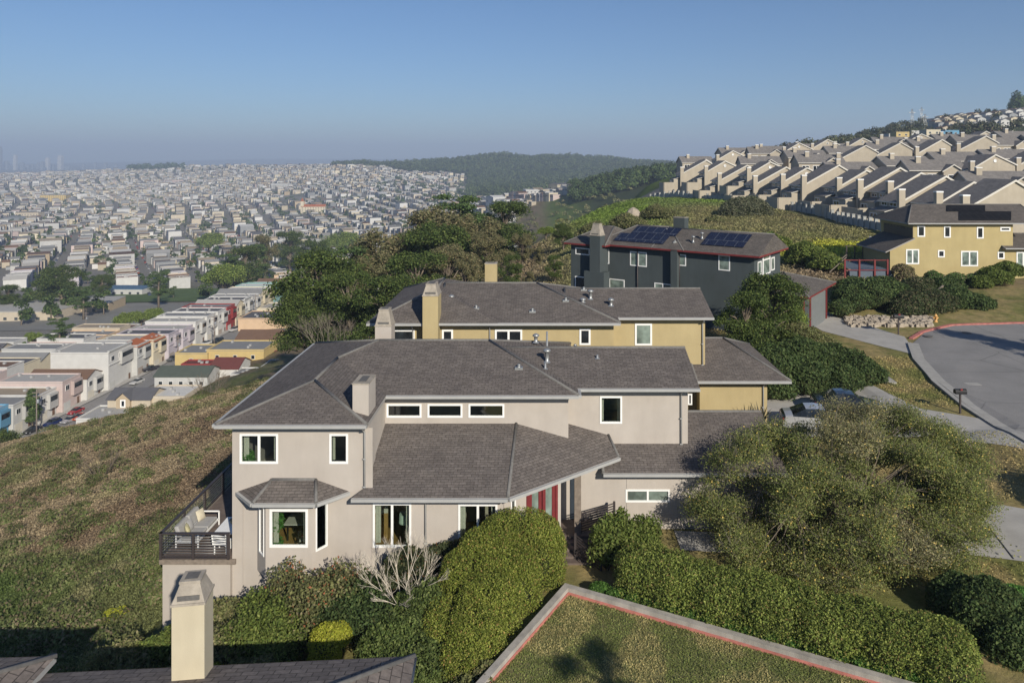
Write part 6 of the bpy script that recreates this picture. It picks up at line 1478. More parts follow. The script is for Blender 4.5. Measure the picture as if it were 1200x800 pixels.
# the grove behind the roofs (px, top y, distance, species, width)
for px, yt, Y, sp, wd, lab in ((375, 296, 118, 'cypress', 1.0, 'broad dark cypress overhanging the brown roof edge'), (357, 340, 112, 'cypress', .9, 'lower spreading cypress beside the pale dead branches'), (408, 322, 108, 'cypress', .95, 'dense cypress just above the beige tapered chimney'), (438, 300, 125, 'eucalyptus', 1.2, 'olive tree with pale limbs behind the beige tapered chimney'),
                               (470, 262, 150, 'eucalyptus', 1.3, 'tall olive crowned eucalyptus on the valley side of the grove'), (505, 245, 150, 'eucalyptus', 1.3, 'tall eucalyptus with dark round top near the middle of the grove'), (540, 226, 172, 'pine', 1.2, 'high thin topped pine rising above the middle of the grove'), (555, 250, 150, 'eucalyptus', 1.25, 'grey olive eucalyptus below the thin topped pine'),
                               (590, 238, 175, 'cypress', 1.2, 'dark green dense cypress at the top of the grove beside the apartments'), (572, 275, 132, 'eucalyptus', 1.2, 'airy brownish eucalyptus with bare limbs'), (525, 285, 124, 'eucalyptus', 1.3, 'brown olive tree above the ochre tapered chimney'), (488, 300, 112, 'cypress', 1.2, 'deep green cypress behind the ochre tapered chimney'),
                               (455, 325, 100, 'cypress', 1.2, 'dark cypress directly over the left roof hip of the ochre house'.replace('left ', '')), (612, 272, 150, 'eucalyptus', 1.1, 'thin olive tree beside the open green slope'), (600, 300, 118, 'cypress', .9, 'small dark cypress behind the plain ochre chimney'), (632, 290, 128, 'eucalyptus', 1.0, 'olive bushy tree left of the slate chimney'.replace('left of', 'before')),
                               (660, 262, 150, 'cypress', .9, 'dark tree on the slope above the slate chimney'), (650, 300, 112, 'cypress', .9, 'dark green tree tucked against the slate house wall'), (420, 285, 150, 'pine', 1.1, 'dark pine standing against the city behind the grove'), (398, 300, 160, 'eucalyptus', 1.1, 'brownish tree at the lower edge of the grove'), (620, 318, 106, 'eucalyptus', .9, 'low olive tree over the ochre house ridge'),
                               (545, 305, 108, 'eucalyptus', 1.1, 'olive tree directly above the long ochre house ridge'), (515, 262, 140, 'cypress', 1.0, 'dark conifer in the heart of the grove'), (640, 262, 170, 'round', 1.2, 'small round tree where grove meets the green slope'), (575, 252, 200, 'pine', 1.0, 'thin pine silhouetted on the warehouse roofs')):
    plant(sp, px, yt, Y, lab, GR, wide=wd)
bare_bush('dead_tree', ax(383, 100), 100, hz(ax(383, 100), 100) + .5, 7, 8, 'pale dead branches below the broad cypress', seed=9, r0=.06, levels=4, spread=.5, mat='twig')
# around the slate house and driveway
plant('cypress', 903, 322, 62, 'dark dense tree in front of the slate house garage', zb=-17.2, wide=1.0)
plant('cypress', 873, 345, 58, 'dark green tree with its foot behind the ochre garage roof', zb=-17.4, wide=.9)
plant('round', 925, 345, 66, 'smaller olive tree against the red trimmed garage', zb=-17.2, wide=.9)
def lobes_at(pts, rz=.7):
    out = []
    for px, py, Y, rr in pts: x, y, z = at(px, py, Y); out.append((x, y, z, rr, rr, rr * rz))
    return out
shrub('juniper', lobes_at([(905, 430, 55, 2.2), (935, 420, 58, 2.3), (965, 425, 59, 2.2), (995, 432, 58, 2.0), (1015, 440, 56, 1.6), (985, 445, 54, 1.6), (945, 445, 54, 1.9), (910, 455, 53, 1.5), (870, 420, 57, 2.0), (880, 455, 53, 1.3)]), 52000, .10, G_DRK, [3, 3, 3, 1], 'wide dark juniper mass between the two driveways', seed=60, lump=.2, core=.85)
shrub('shrub', lobes_at([(935, 398, 62, 2.0), (960, 408, 62, 1.6)]), 12000, .10, G_OLV, [3, 3, 1, 2], 'grey brown shrub behind the juniper mass', seed=61, lump=.25, core=.8)
shrub('shrub', lobes_at([(835, 462, 46.5, .0 + .5), (878, 466, 48, .5)]), 2500, .06, [(.12, .17, .02), (.2, .2, .03)], [1, 1], 'small yellow green plants beside the ochre garage', seed=62)
sl = [(1000, 352, 80, 2.2), (1020, 345, 81, 2.6), (1045, 350, 81, 2.4), (1070, 358, 79, 2.2), (1095, 356, 80, 2.2), (1120, 352, 82, 2.2), (1145, 358, 81, 1.8), (1000, 340, 84, 2.0), (1035, 338, 85, 2.2), (1075, 342, 85, 2.3), (1110, 340, 86, 2.2), (1060, 362, 78, 1.6), (985, 362, 78, 1.4)]
for i, grp in enumerate((sl[0:3] + sl[7:9] + sl[12:13], sl[3:5] + sl[9:10] + sl[11:12], sl[5:7] + sl[10:11])):
    shrub('shrub', lobes_at(grp), 20000, .12, G_DRK if i != 1 else [(.05, .065, .028), (.04, .055, .02), (.09, .08, .045), (.03, .04, .018)], [3, 3, 3, 1], ('dark green shrub bank behind the rock border and mailbox', 'grey green shrub bank below the patio with the fallen white pole', 'dark shrub bank beside the dry grass, near the hydrant')[i], seed=63 + i, lump=.25, core=.85)
shrub('shrub', lobes_at([(1165, 326, 90, 1.9), (1180, 318, 91, 1.8), (1150, 332, 89, 1.4)]), 12000, .12, G_MID, [3, 3, 1, 3], 'tall green shrub against the mustard house wall', seed=70, lump=.3, core=.7)
shrub('shrub', lobes_at([(1095, 326, 92, 1.2), (1120, 328, 91, 1.3), (1140, 328, 91, 1.0), (1070, 330, 92, 1.0)]), 10000, .11, [(.05, .10, .025), (.08, .12, .04), (.2, .16, .1)], [3, 3, 1], 'flowering green border along the foot of the mustard house', seed=71, lump=.3, core=.7)
shrub('shrub', lobes_at([(1058, 318, 92, 1.3), (1062, 326, 91, 1.2)]), 4000, .10, [(.16, .12, .08), (.12, .12, .05)], [1, 1], 'pale twiggy bush at the corner of the mustard house', seed=72, core=.4)
shrub('shrub', lobes_at([(868, 250, 165, 4.5), (878, 245, 168, 4.0), (858, 252, 163, 3.4), (890, 250, 166, 3.0)], .75), 14000, .22, [(.085, .09, .055), (.12, .12, .075), (.05, .06, .03)], [3, 2, 2], 'large grey green bush on the grassy ridge below the fence', seed=73, lump=.25, core=.8)
for k, (px, py, Y, rr, lab) in enumerate(((838, 262, 150, 2.2, 'dark bush on the ridge beside the large grey green one'), (905, 285, 112, 2.2, 'green bush just above the slate house gable'), (945, 300, 100, 2.6, 'light green rounded bush between slate house and patio'), (965, 308, 96, 2.0, 'green bush touching the red patio fence'), (735, 262, 135, 2.6, 'bush on the ridge above the solar arrays'), (700, 275, 128, 3.0, 'dark bush above the slate house chimney'), (770, 250, 160, 2.6, 'olive bush near the top of the green ridge'), (1015, 215, 190, 3.0, 'bright green tree among the first townhouse roofs'), (1075, 182, 330, 5, 'brown green tree among the townhouse roofs'))):
    shrub('shrub', lobes_at([(px, py, Y, rr), (px + rr * 4, py + 2, Y - 1, rr * .8), (px - rr * 4, py + 2, Y + 1, rr * .75)]), 7000, .16, G_MID if k in (1, 2, 3, 7) else G_OLV, [3, 3, 2, 2], lab, seed=80 + k, lump=.3, core=.8)
shrub('shrub', lobes_at([(1128, 575, 36.5, .85), (1132, 560, 36.5, .6), (1126, 592, 36.3, .8)], 1.1), 9000, .06, G_MID, [3, 3, 2, 1], 'small upright green shrub at the edge of the paved walk', seed=90, lump=.15)
# ---- the big airy tree over the walk
r = np.random.default_rng(5); BT = empty('broad_tree', (12.4, 33.2, -17.4), 'wide low olive tree with yellow flecked leaves and grey twigs above the long hedge', 'tree')
cl = []
for i in range(270):
    while True:
        px, py = r.uniform(815, 1165), r.uniform(484, 700)
        e = ((px - 992) / 174) ** 2 + ((py - 590) / 112) ** 2
        if e < 1 and not (px < 850 and py > 640) and not (px < 860 and py < 515) and not (px < 965 and py < 503): break
    Y = 33.2 + r.uniform(-3.6, 3.2) * math.sqrt(1 - e * .8) - (py - 590) * .02
    x, y, z = at(px, py, Y)
    if z < -17.2: z = -17.0
    s = r.uniform(.6, 1.15); cl.append((x, y, z, s, s, s * .75))
for px, py, Y in ((1050, 497, 37), (1080, 500, 37), (1105, 505, 37), (1025, 492, 37), (1120, 512, 36.5), (1060, 508, 36.5)): x, y, z = at(px, py, Y); cl.append((x, y, z, .8, .7, .45))
CLa = np.array(cl); m = MB(); twig = MB()
B0_ = Vector((12.4, 33.2, -17.7))
m.tube([B0_, (12.3, 33.1, -16.6), (12.0, 33.2, -15.9)], [.26, .22, .16], 8)
hubs = []
for k in range(9):
    a = k * .7; h = Vector((12.2 + math.cos(a) * 2.6, 33.2 + math.sin(a) * 1.5, -15.2 + .25 * (k % 3))); hubs.append(h); m.tube([(12.2, 33.1, -16.4), (Vector((12.2, 33.1, -16.2)) + h) / 2, h], [.14, .11, .07], 6, caps=False)
for c in CLa:
    cv = Vector(c[:3]); h = min(hubs, key=lambda q: (q - cv).length); mid = (h + cv) / 2 + Vector(r.normal(0, .2, 3)); m.tube([h, mid, cv], [.03, .02, .010], 5, caps=False)
    for j in range(16):
        d = Vector(r.normal(0, 1, 3)); d.z = abs(d.z) * .8; d.normalize(); e = cv + d * c[3] * r.uniform(.8, 1.35); twig.tube([cv, (cv + e) / 2 + Vector(r.normal(0, .05, 3)), e], [.012, .009, .004], 3, caps=False)
m.build('trunk', M['bark'], BT); twig.build('twigs', M['twig'], BT)
hue = fbm(CLa[:, 0] * .35, CLa[:, 2] * .5, 3)
Vs, Cs = [], []
for sel, cols, w in ((hue < .60, [(.135, .155, .048), (.10, .125, .036), (.18, .18, .07), (.48, .36, .10)], [4, 4, 3, .35]), (hue >= .60, [(.165, .16, .08), (.13, .135, .058), (.21, .19, .11), (.48, .36, .13)], [4, 3, 3, .5])):
    V, c, C = lobes_leaves([tuple(q) for q in CLa[sel]], int(360000 * sel.mean()), .039, cols, w, r, (.25, 1.12), flat=.4, lump=.35); Vs.append(V); Cs.append(c)
V = np.concatenate(Vs); c = np.concatenate(Cs)
fast_mesh('crown', V, np.arange(len(V)).reshape(-1, 4), M['leaf'], c, BT)
# trees outside the frame whose shadows fall into it
plant('pine', 0, 0, 10.0, 'leafy street tree standing outside the view beside the lawn', x=9.5, zb=-17.3, h=9.2, wide=.75)
plant('eucalyptus', 0, 0, 50, 'tall tree standing outside the view by the cul de sac', x=50.5, zb=-16.6, h=12)
plant('round', 0, 0, 28.5, 'small tree standing outside the view beside the paved walk', x=30.5, zb=-16.8, h=7)
# ---- trees down in the valley: the nearest ones one by one
CT = 'trees among the valley houses'
for px, yt, Y, sp, wd, lab in ((72, 312, 400, 'cypress', 1.3, 'large dark cypress with spreading top at the edge of the school yard'), (98, 335, 370, 'pine', 1.3, 'flat topped dark pine just in front of the large cypress'), (55, 325, 420, 'cypress', 1.2, 'dark cypress partly behind the large one'), (120, 322, 440, 'cypress', 1.0, 'dark cypress nearest to the playing field'), (8, 335, 390, 'cypress', 1.2, 'dark tree cut by the picture edge'), (186, 318, 400, 'pine', 1.2, 'tall dark tree beside the green playing field'), (70, 372, 268, 'pine', 1.2, 'grey green star branched araucaria beside the white house'),
                               (38, 455, 196, 'column', 1.2, 'narrow conifer in front of the blue house'), (2, 505, 150, 'cypress', .8, 'dark green tree at the picture edge under the blue house'), (268, 296, 420, 'pine', 1.1, 'slim pine with bare trunk above the row roofs'), (285, 290, 430, 'cypress', 1.0, 'dark cypress beside the slim pine'), (300, 285, 440, 'pine', 1.1, 'dark pine behind the twin cypresses'), (245, 268, 760, 'round', 1.3, 'round dark tree standing alone in the city blocks'), (340, 272, 600, 'cypress', 1.0, 'dark tree above the grove edge against the city'),
                               (368, 282, 480, 'cypress', 1.0, 'dark cypress beside the grove at mid valley'), (400, 265, 700, 'round', 1.2, 'round tree in the mid valley blocks'), (310, 275, 520, 'eucalyptus', 1.0, 'brownish tree in the mid valley'), (262, 300, 400, 'round', 1.1, 'round green tree by the playing field'), (40, 385, 300, 'round', 1.0, 'green tree between the low school roofs and the near houses'), (28, 400, 262, 'column', 1.0, 'narrow green tree among the pastel houses'), (165, 360, 330, 'round', 1.2, 'broad green tree on the bank behind the row'), (145, 362, 325, 'round', 1.1, 'green tree on the bank, next to the broad one'), (180, 357, 340, 'round', 1.1, 'green tree on the bank near the street top')):
    plant(sp, px, yt, Y, lab, CT, wide=wd)
# smaller valley trees, one low mesh each
m = MB(); PT = empty('valley_tree', (0, 0, 0), 'small dark tree among the houses of the valley floor', 'tree', 'small dark trees of the valley floor')
m.tube([(0, 0, -2), (0, 0, 4)], [.3, .15], 5); m.build('trunk', M['bark'], PT)
r = np.random.default_rng(77); lb = [(r.normal(0, 1.4), r.normal(0, 1.4), 4.5 + r.normal(0, 1), 1.7, 1.7, 1.4) for _ in range(9)]
V, c, C = lobes_leaves(lb, 900, .42, G_DRK, [3, 3, 2, 2], r, (.5, 1.05), lump=.2); fast_mesh('crown', V, np.arange(len(V)).reshape(-1, 4), M['leaf_far'], c, PT)
k = 0; first = True
while k < 190:
    Y = 300 + 1100 * rnd.random() ** 1.3; px = rnd.uniform(-5, 520 if Y < 900 else 600)
    if Y < 440 and not (px < 130 or 230 < px < 330): continue
    if Y < 340: continue
    x = ax(px, Y)
    q = PT if first else copy_tree(PT); first = False; s = rnd.uniform(.7, 1.7); q.location = (x, Y, hz(x, Y)); q.scale = (s, s, s); q.rotation_euler = (0, 0, rnd.uniform(0, 6)); k += 1
def tree_mass(name, pts, label, n_per, size, h, cols=G_DRK, mat='leaf_far', seed=0, rad=5):
    r = np.random.default_rng(seed); pts = np.asarray(pts); n = len(pts); z = ht(pts[:, 0], pts[:, 1]); hh = h * r.uniform(.45, 1.35, n) * (.6 + .8 * fbm(pts[:, 0] * .008, pts[:, 1] * .003, 3)); rr = rad * r.uniform(.7, 1.2, n)
    k = np.repeat(np.arange(n), n_per); d = r.normal(0, 1, (len(k), 3)); d /= np.linalg.norm(d, axis=1)[:, None]; d[:, 2] = np.where(d[:, 2] < -.3, -d[:, 2], d[:, 2])
    q = r.uniform(.6, 1.05, len(k)) * (1 + .3 * (fbm(d[:, 0] * 2 + k, d[:, 1] * 2 + d[:, 2] * 2, 2) - .5))
    C = np.stack([pts[k, 0] + d[:, 0] * rr[k] * q, pts[k, 1] + d[:, 1] * rr[k] * q, z[k] + hh[k] * .55 + d[:, 2] * hh[k] * .48 * q], 1)
    tone = r.uniform(.7, 1.25, n); V = leaf_quads(C, d, size, r, 1.2); c = pick(r, len(k), cols, [3, 3, 2, 2], .15) * tone[k][:, None]
    o = fast_mesh(name, V, np.arange(len(V)).reshape(-1, 4), M[mat], np.repeat(c, 4, 0)); tag(o, label, kind='stuff'); return o
# scattered far trees
pts = []
for q in range(5200):
    bi = rnd.randrange(-26, 70); t = rnd.uniform(300, 4000); p = D1 * t + D2 * (bi * 66 + 33 + rnd.uniform(-4, 4)) + np.array((150, 60))
    if t > 1250: p = p + D2 * 60 * math.sin((t - 1250) / 420.0 + bi * .02)
    pq = CX + F * p[0] / max(p[1], 1)
    if 620 < p[1] < 3500 and -20 < pq < 560 and not (pq > 395 and p[1] > 2400): pts.append((p[0], p[1]))
N0 = len(pts)
while len(pts) < N0 + 2400:
    Y = 900 + 2700 * rnd.random(); px = rnd.uniform(-20, 620)
    x = ax(px, Y)
    if fbm(np.array([x * .006]), np.array([Y * .006]), 3)[0] < .45 and rnd.random() < .75: continue
    pts.append((x, Y))
tree_mass('distant_trees', pts, 'dark dots of trees between the far valley houses', 30, 1.3, 7.5, rad=4.0, seed=1)
# wooded ridges
def scatter_px(n, fn):
    out = []
    while len(out) < n:
        p = fn()
        if p is not None: out.append(p)
    return out
def f1():
    px = rnd.uniform(390, 800); Y = rnd.uniform(1640, 3100)
    x = ax(px, Y)
    if px < 548 and Y < 2450 + max(0, min(490 - px, 90)) * 3.2: return None
    return (x, Y)
tree_mass('ridge_forest', scatter_px(6200, f1), 'dark wooded ridge closing the valley', 60, 2.4, 19, rad=10, seed=2, cols=[(.042, .060, .024), (.060, .080, .030), (.080, .098, .038), (.027, .042, .018)])
def f2():
    px = rnd.uniform(668, 800); Y = rnd.uniform(800, 960); return (ax(px, Y), Y)
tree_mass('hill_forest', scatter_px(420, f2), 'nearer wooded knoll beside the green ridge', 110, 1.3, 12, rad=5.5, seed=3)
def f3():
    px = rnd.uniform(860, 1200); Y = rnd.uniform(480, 900)
    if Y > 620 and px > 1085 and rnd.random() < .93: return None
    if px > 1030 and Y < 560: return None
    return (ax(px, Y), Y)
tree_mass('hilltop_woodland', scatter_px(420, f3), 'dark woodland on the hill behind the townhouses', 110, 1.0, 9, rad=5, seed=4, cols=[(.05, .06, .03), (.06, .065, .035), (.08, .075, .045), (.03, .04, .02)])
def f4():
    px = rnd.uniform(1165, 1250); Y = rnd.uniform(860, 1000)
    if px < 1186: return None
    return (ax(px, Y), Y)
tree_mass('summit_woodland', scatter_px(40, f4), 'tall dark trees on the summit at the picture edge', 300, 1.4, 26, rad=8, seed=5)
tree_mass('knoll_trees', scatter_px(60, lambda: (lambda Y, px: (ax(px, Y), Y))(rnd.uniform(3300, 3500), rnd.uniform(150, 215))), 'wooded knoll on the far edge of the city', 80, 3.0, 22, rad=14, seed=26)
tree_mass('slope_scrub', scatter_px(150, lambda: (lambda Y, px: (ax(px, Y), Y))(rnd.uniform(300, 850), rnd.uniform(585, 745))), 'scattered bushes on the far slope beside the apartments', 70, .8, 5, rad=4, seed=16, cols=G_OLV)
def f5():
    Y = rnd.uniform(560, 900); px = rnd.uniform(410, 500) ; return (ax(px, Y), Y)
tree_mass('valley_woodland', scatter_px(120, lambda: (lambda Y, px: (ax(px, Y), Y))(rnd.uniform(1500, 2300), rnd.uniform(440, 560))), 'green wooded gully in the middle of the valley', 80, 1.8, 12, rad=8, seed=6)
# ------------------------------------------------------------------ ground cover of the hillside
def cover(name, n, fn, size, label, seed, hgt=.25, bright=1.25):
    r = np.random.default_rng(seed); x, y = fn(r, n); z = ht(x, y)
    n = len(x); col = ground_col(x, y, z) * bright * r.uniform(.6, 1.45, (n, 1))
    lift = r.random(n) * hgt * (.4 + 1.4 * fbm(x * .5, y * .5, 3)); C = np.stack([x, y, z + lift], 1)
    d = np.tile((0, 0, 1.), (n, 1)); s = size * (np.hypot(x, y) / 45) ** .6
    V = leaf_quads(C, d, s, r, .55); o = fast_mesh(name, V, np.arange(len(V)).reshape(-1, 4), M['leaf'], np.repeat(col, 4, 0)); tag(o, label, kind='stuff')
def hs(r, n):
    px = r.uniform(-60, 420, n); Y = 22 * (125 / 22) ** r.random(n); x = ax(px, Y); k = ~((x > -16.5) & (Y > 28.5)) & (x < -9); return x[k], Y[k]
cover('hillside_scrub', 600000, hs, .054, 'low brown and green scrub covering the hillside', 11, .32)
tree_mass('hillside_shrubs', [(x_, y_) for x_, y_ in [(ax(px, Y), Y) for px, Y in [(rnd.uniform(-40, 380), 26 * (110 / 26) ** rnd.random()) for _ in range(420)]] if x_ < -17.5 or (x_ < -14.5 and y_ < 27)], 'low shrubs dotted over the hillside scrub', 260, .075, .9, rad=.8, seed=17, cols=[(.10, .12, .045), (.075, .095, .03), (.15, .12, .075), (.13, .135, .06)], mat='leaf')
def hs2(r, n):
    px = r.uniform(600, 1060, n); Y = r.uniform(84, 240, n); x = ax(px, Y); k = (x > -12) & (x < 58) & ~((x > 0) & (x < 34) & (Y < 92)); return x[k], Y[k]
cover('ridge_grass', 170000, hs2, .095, 'green and brown grass covering the ridge below the fence', 12, .45)
def hs3(r, n):
    x = r.uniform(-9, 30, n); y = r.uniform(22, 84, n); k = ~((x > -9) & (x < 11.6) & (y > 30) & (y < 54)) & ~((x > 10) & (x < 28) & (y > 33) & (y < 57)) & ~((y < 30) & (x > -1.6)) & ~((x > 22)); return x[k], y[k]
cover('yard_weeds', 26000, hs3, .07, 'weeds and dry grass round the houses', 13, .15)
def hs5(r, n):
    x = r.uniform(11, 33, n); y = r.uniform(24, 76, n); px = CX + F * x / y
    dr = (inrect(x, y, 12.4, 28.6, 45, 55, .01) > .5) & ~((x > 24.8) & (y > 49.8)); wk = (inrect(x, y, 14.3, 28.4, 29, 37, .01) > .5) & (y > 33.3 - (x - 14.6) * .31) & (y < 37)
    gr_ = (x < 11.6) & (y < 44); cdr = (x > 27) & (y > 62) & (y < 79.5)
    kx = np.interp(y, [30, 46, 55, 61, 66.5, 70.6, 73.2], [28.3, 28.3, 29.2, 30.8, 33.1, 36.5, 40.6])
    k = ~dr & ~wk & ~gr_ & ~cdr & (x < kx - .25) & (px < 1215) & ~((y < 30) & (x < 17)); return x[k], y[k]
cover('verge_grass', 90000, hs5, .05, 'dry yellow green grass of the verges between the driveways', 19, .10, 1.15)
def hs4(r, n):
    x = r.uniform(12, 30, n); y = r.uniform(55, 90, n); k = (x + (y - 60) * .0 < 30) & ~((x > 13) & (x < 29) & (y > 60) & (y < 84)); return x[k], y[k]
# ------------------------------------------------------------------ roads, paving, kerbs, lawn
def mat_asphalt():
    m, nt, b = new_mat('old_asphalt'); ge = N(nt, 'ShaderNodeNewGeometry')
    n1 = N(nt, 'ShaderNodeTexNoise', Scale=.25, Detail=6.0, Roughness=.7); n2 = N(nt, 'ShaderNodeTexNoise', Scale=22.0, Detail=2.0)
    for q in (n1, n2): nt.links.new(ge.outputs['Position'], q.inputs['Vector'])
    a = ramp(nt, n1.outputs[0], [(.3, (.19, .185, .18)), (.7, (.26, .25, .242))]); c = ramp(nt, n2.outputs[0], [(.3, g3(.8)), (.7, g3(1.15))])
    vo = N(nt, 'ShaderNodeTexVoronoi', Scale=.16, feature='DISTANCE_TO_EDGE'); wn = N(nt, 'ShaderNodeTexNoise', Scale=.8, Detail=4.0); nt.links.new(ge.outputs['Position'], wn.inputs['Vector'])
    mm = mixc(nt, ge.outputs['Position'], wn.outputs['Color'], .25, 'ADD'); nt.links.new(mm, vo.inputs['Vector'])
    cr = ramp(nt, vo.outputs['Distance'], [(.0, g3(.6)), (.012, g3(1.0))])
    k = mixc(nt, a.outputs[0], c.outputs[0], 1, 'MULTIPLY'); k = mixc(nt, k, cr.outputs[0], .8, 'MULTIPLY'); nt.links.new(k, b.inputs['Base Color']); b.inputs['Roughness'].default_value = .9
    return m
def sheet(name, P, mat, lift=.02, step=.5, kind='structure', label=None, thick=0):
    """a flat-ish paved polygon (anticlockwise) laid on the ground"""
    P = [tuple(p) for p in P]; x0, x1 = min(p[0] for p in P), max(p[0] for p in P); y0, y1 = min(p[1] for p in P), max(p[1] for p in P)
    import bmesh
    bm = bmesh.new(); vs = [bm.verts.new((x, y, 0)) for x, y in P]; bm.faces.new(vs)
    bmesh.ops.triangulate(bm, faces=bm.faces[:])
    for k in np.arange(math.ceil(x0 / step) * step, x1, step): bmesh.ops.bisect_plane(bm, geom=bm.verts[:] + bm.edges[:] + bm.faces[:], plane_co=(k, 0, 0), plane_no=(1, 0, 0))
    for k in np.arange(math.ceil(y0 / step) * step, y1, step): bmesh.ops.bisect_plane(bm, geom=bm.verts[:] + bm.edges[:] + bm.faces[:], plane_co=(0, k, 0), plane_no=(0, 1, 0))
    bm.verts.ensure_lookup_table(); xs = np.array([v.co.x for v in bm.verts]); ys = np.array([v.co.y for v in bm.verts]); zz = ht(xs, ys)
    for v, z in zip(bm.verts, zz): v.co.z = z + lift
    me = bpy.data.meshes.new(name); bm.to_mesh(me); bm.free()
    for p in me.polygons: 
        if p.normal.z < 0: p.flip()
    me.materials.append(mat); o = bpy.data.objects.new(name, me); COL.objects.link(o); tag(o, label, kind=kind); return o
ASP = mat_asphalt(); M['paving'] = mat_plain('broom_finished_concrete', (.37, .355, .33), .9, .12, .8, .2, 30)
sheet('road', [(28.9, 30), (95, 30), (95, 74.2), (62, 74.2), (48, 74.2), (41, 73.2), (36.8, 70.6), (33.5, 66.4), (31.2, 61), (29.6, 55), (28.8, 50), (28.6, 46), (28.6, 42)], ASP, .035, 1.0, label='worn grey asphalt of the cul de sac')
def strip(name, line, w, h, mat, lift=0.0, label=None, kind='structure', cat=None):
    m = MB()
    for (x0, y0), (x1, y1) in zip(line[:-1], line[1:]):
        n = max(1, int(math.hypot(x1 - x0, y1 - y0) / 1.5))
        for i in range(n):
            a = (x0 + (x1 - x0) * i / n, y0 + (y1 - y0) * i / n); b = (x0 + (x1 - x0) * (i + 1) / n, y0 + (y1 - y0) * (i + 1) / n)
            beam(m, (*a, hz(*a) + h / 2 + lift), (*b, hz(*b) + h / 2 + lift), w, h)
    o = m.build(name, mat); tag(o, label, cat, kind=kind); return o
kl = [(28.5, 30), (28.5, 46), (28.7, 50), (29.4, 55), (31.0, 61), (33.3, 66.5)]
strip('kerb', kl, .32, .14, M['kerb'], .0, 'plain concrete kerb of the cul de sac')
strip('red_kerb', [(34.3, 68.2), (36.7, 70.8), (41, 73.4), (48, 74.4), (62, 74.4), (95, 74.3)], .34, .15, M['kerbred'], .0, 'kerb painted faded red round the far side of the cul de sac')
strip('gutter_strip', [(x + .5, y) for x, y in kl], .6, .05, M['kerb'], .01, 'concrete gutter pan beside the kerb')
sheet('driveway', [(14.5, 45.2), (24.0, 45.2), (28.4, 41.5), (28.4, 47.6), (25.5, 49.5), (24.6, 54.5), (14.0, 54.8), (12.6, 50)], M['paving'], .03, .6, label='pale concrete driveway where the two cars stand')
sheet('driveway', [(27.5, 72), (31.6, 63.0), (33.2, 66.2), (34.2, 69.2), (31.5, 79.5), (27.6, 79)], M['paving'], .03, .6, label='concrete driveway of the slate house')
sheet('path', [(14.6, 33.4), (20.2, 31.9), (28.3, 29.2), (28.3, 33.4), (23.0, 36.6), (20.6, 36.7), (17.2, 36.9), (14.8, 36.0)], M['paving'], .03, .6, label='pale concrete walk beyond the broad tree')
sheet('path', [(6.2, 32.7), (15.2, 31.6), (15.0, 33.6), (6.2, 34.4)], M['paving'], .03, .6, label='concrete strip along the garage wall')
m = MB(); 
for a, b in (((20.5, 31.9), (21.5, 36.6)), ((24.4, 30.6), (25.2, 35.0))): beam(m, (*a, hz(*a) + .04), (*b, hz(*b) + .04), .05, .02)
tag(m.build('paving_joint', M['black']), 'dark joints across the concrete walk', kind='structure')
m = MB(); m.prism([(24.9, 55.2), (26.6, 55.0), (26.7, 56.5), (25.0, 56.7)], -16.9, hz(25.8, 55.8) + .12); tag(m.build('utility_pad', M['concrete']), 'rectangular concrete utility cover in the dry grass', 'utility cover')
# dry verge between the driveways
# lawn inside the kerb wall
def mat_lawn():
    m, nt, b = new_mat('dry_lawn'); ge = N(nt, 'ShaderNodeNewGeometry')
    n1 = N(nt, 'ShaderNodeTexNoise', Scale=.7, Detail=6.0, Roughness=.7); n2 = N(nt, 'ShaderNodeTexNoise', Scale=9.0, Detail=4.0, Roughness=.8)
    for q in (n1, n2): nt.links.new(ge.outputs['Position'], q.inputs['Vector'])
    a = ramp(nt, n1.outputs[0], [(.3, (.098, .118, .034)), (.5, (.145, .150, .052)), (.72, (.22, .19, .09))]); c = ramp(nt, n2.outputs[0], [(.3, g3(.6)), (.7, g3(1.35))])
    nt.links.new(mixc(nt, a.outputs[0], c.outputs[0], 1, 'MULTIPLY'), b.inputs['Base Color']); b.inputs['Roughness'].default_value = .95; return m
LW = [(-1.26, 24.9), (-3.7, 20.5), (-4.2, 8), (23.5, 8), (23.5, 17.9), (12.1, 23.6), (1.03, 29.14)]
sheet('lawn', LW, mat_lawn(), .03, .5, label='dry mottled lawn inside the kerb wall')
r = np.random.default_rng(21); n = 150000; x = r.uniform(-4, 16, n); y = r.uniform(20, 30, n)
inside = poly_in(x, y, LW, .01) > .5; x, y = x[inside], y[inside]; n = len(x); f = fbm(x * .8, y * .8, 4)
c = lerp(np.tile((.12, .145, .042), (n, 1)), np.array((.28, .24, .11)), np.clip(sstep(.38, .62, f) + r.normal(0, .25, n), 0, 1)) * r.uniform(.7, 1.4, (n, 1))
V = leaf_quads(np.stack([x, y, ht(x, y) + .05 + r.random(n) * .03], 1), np.tile((0, 0, 1.), (n, 1)), .028, r, .2); o = fast_mesh('grass', V, np.arange(len(V)).reshape(-1, 4), M['leaf'], np.repeat(c, 4, 0)); tag(o, 'short dry grass of the lawn', kind='stuff')
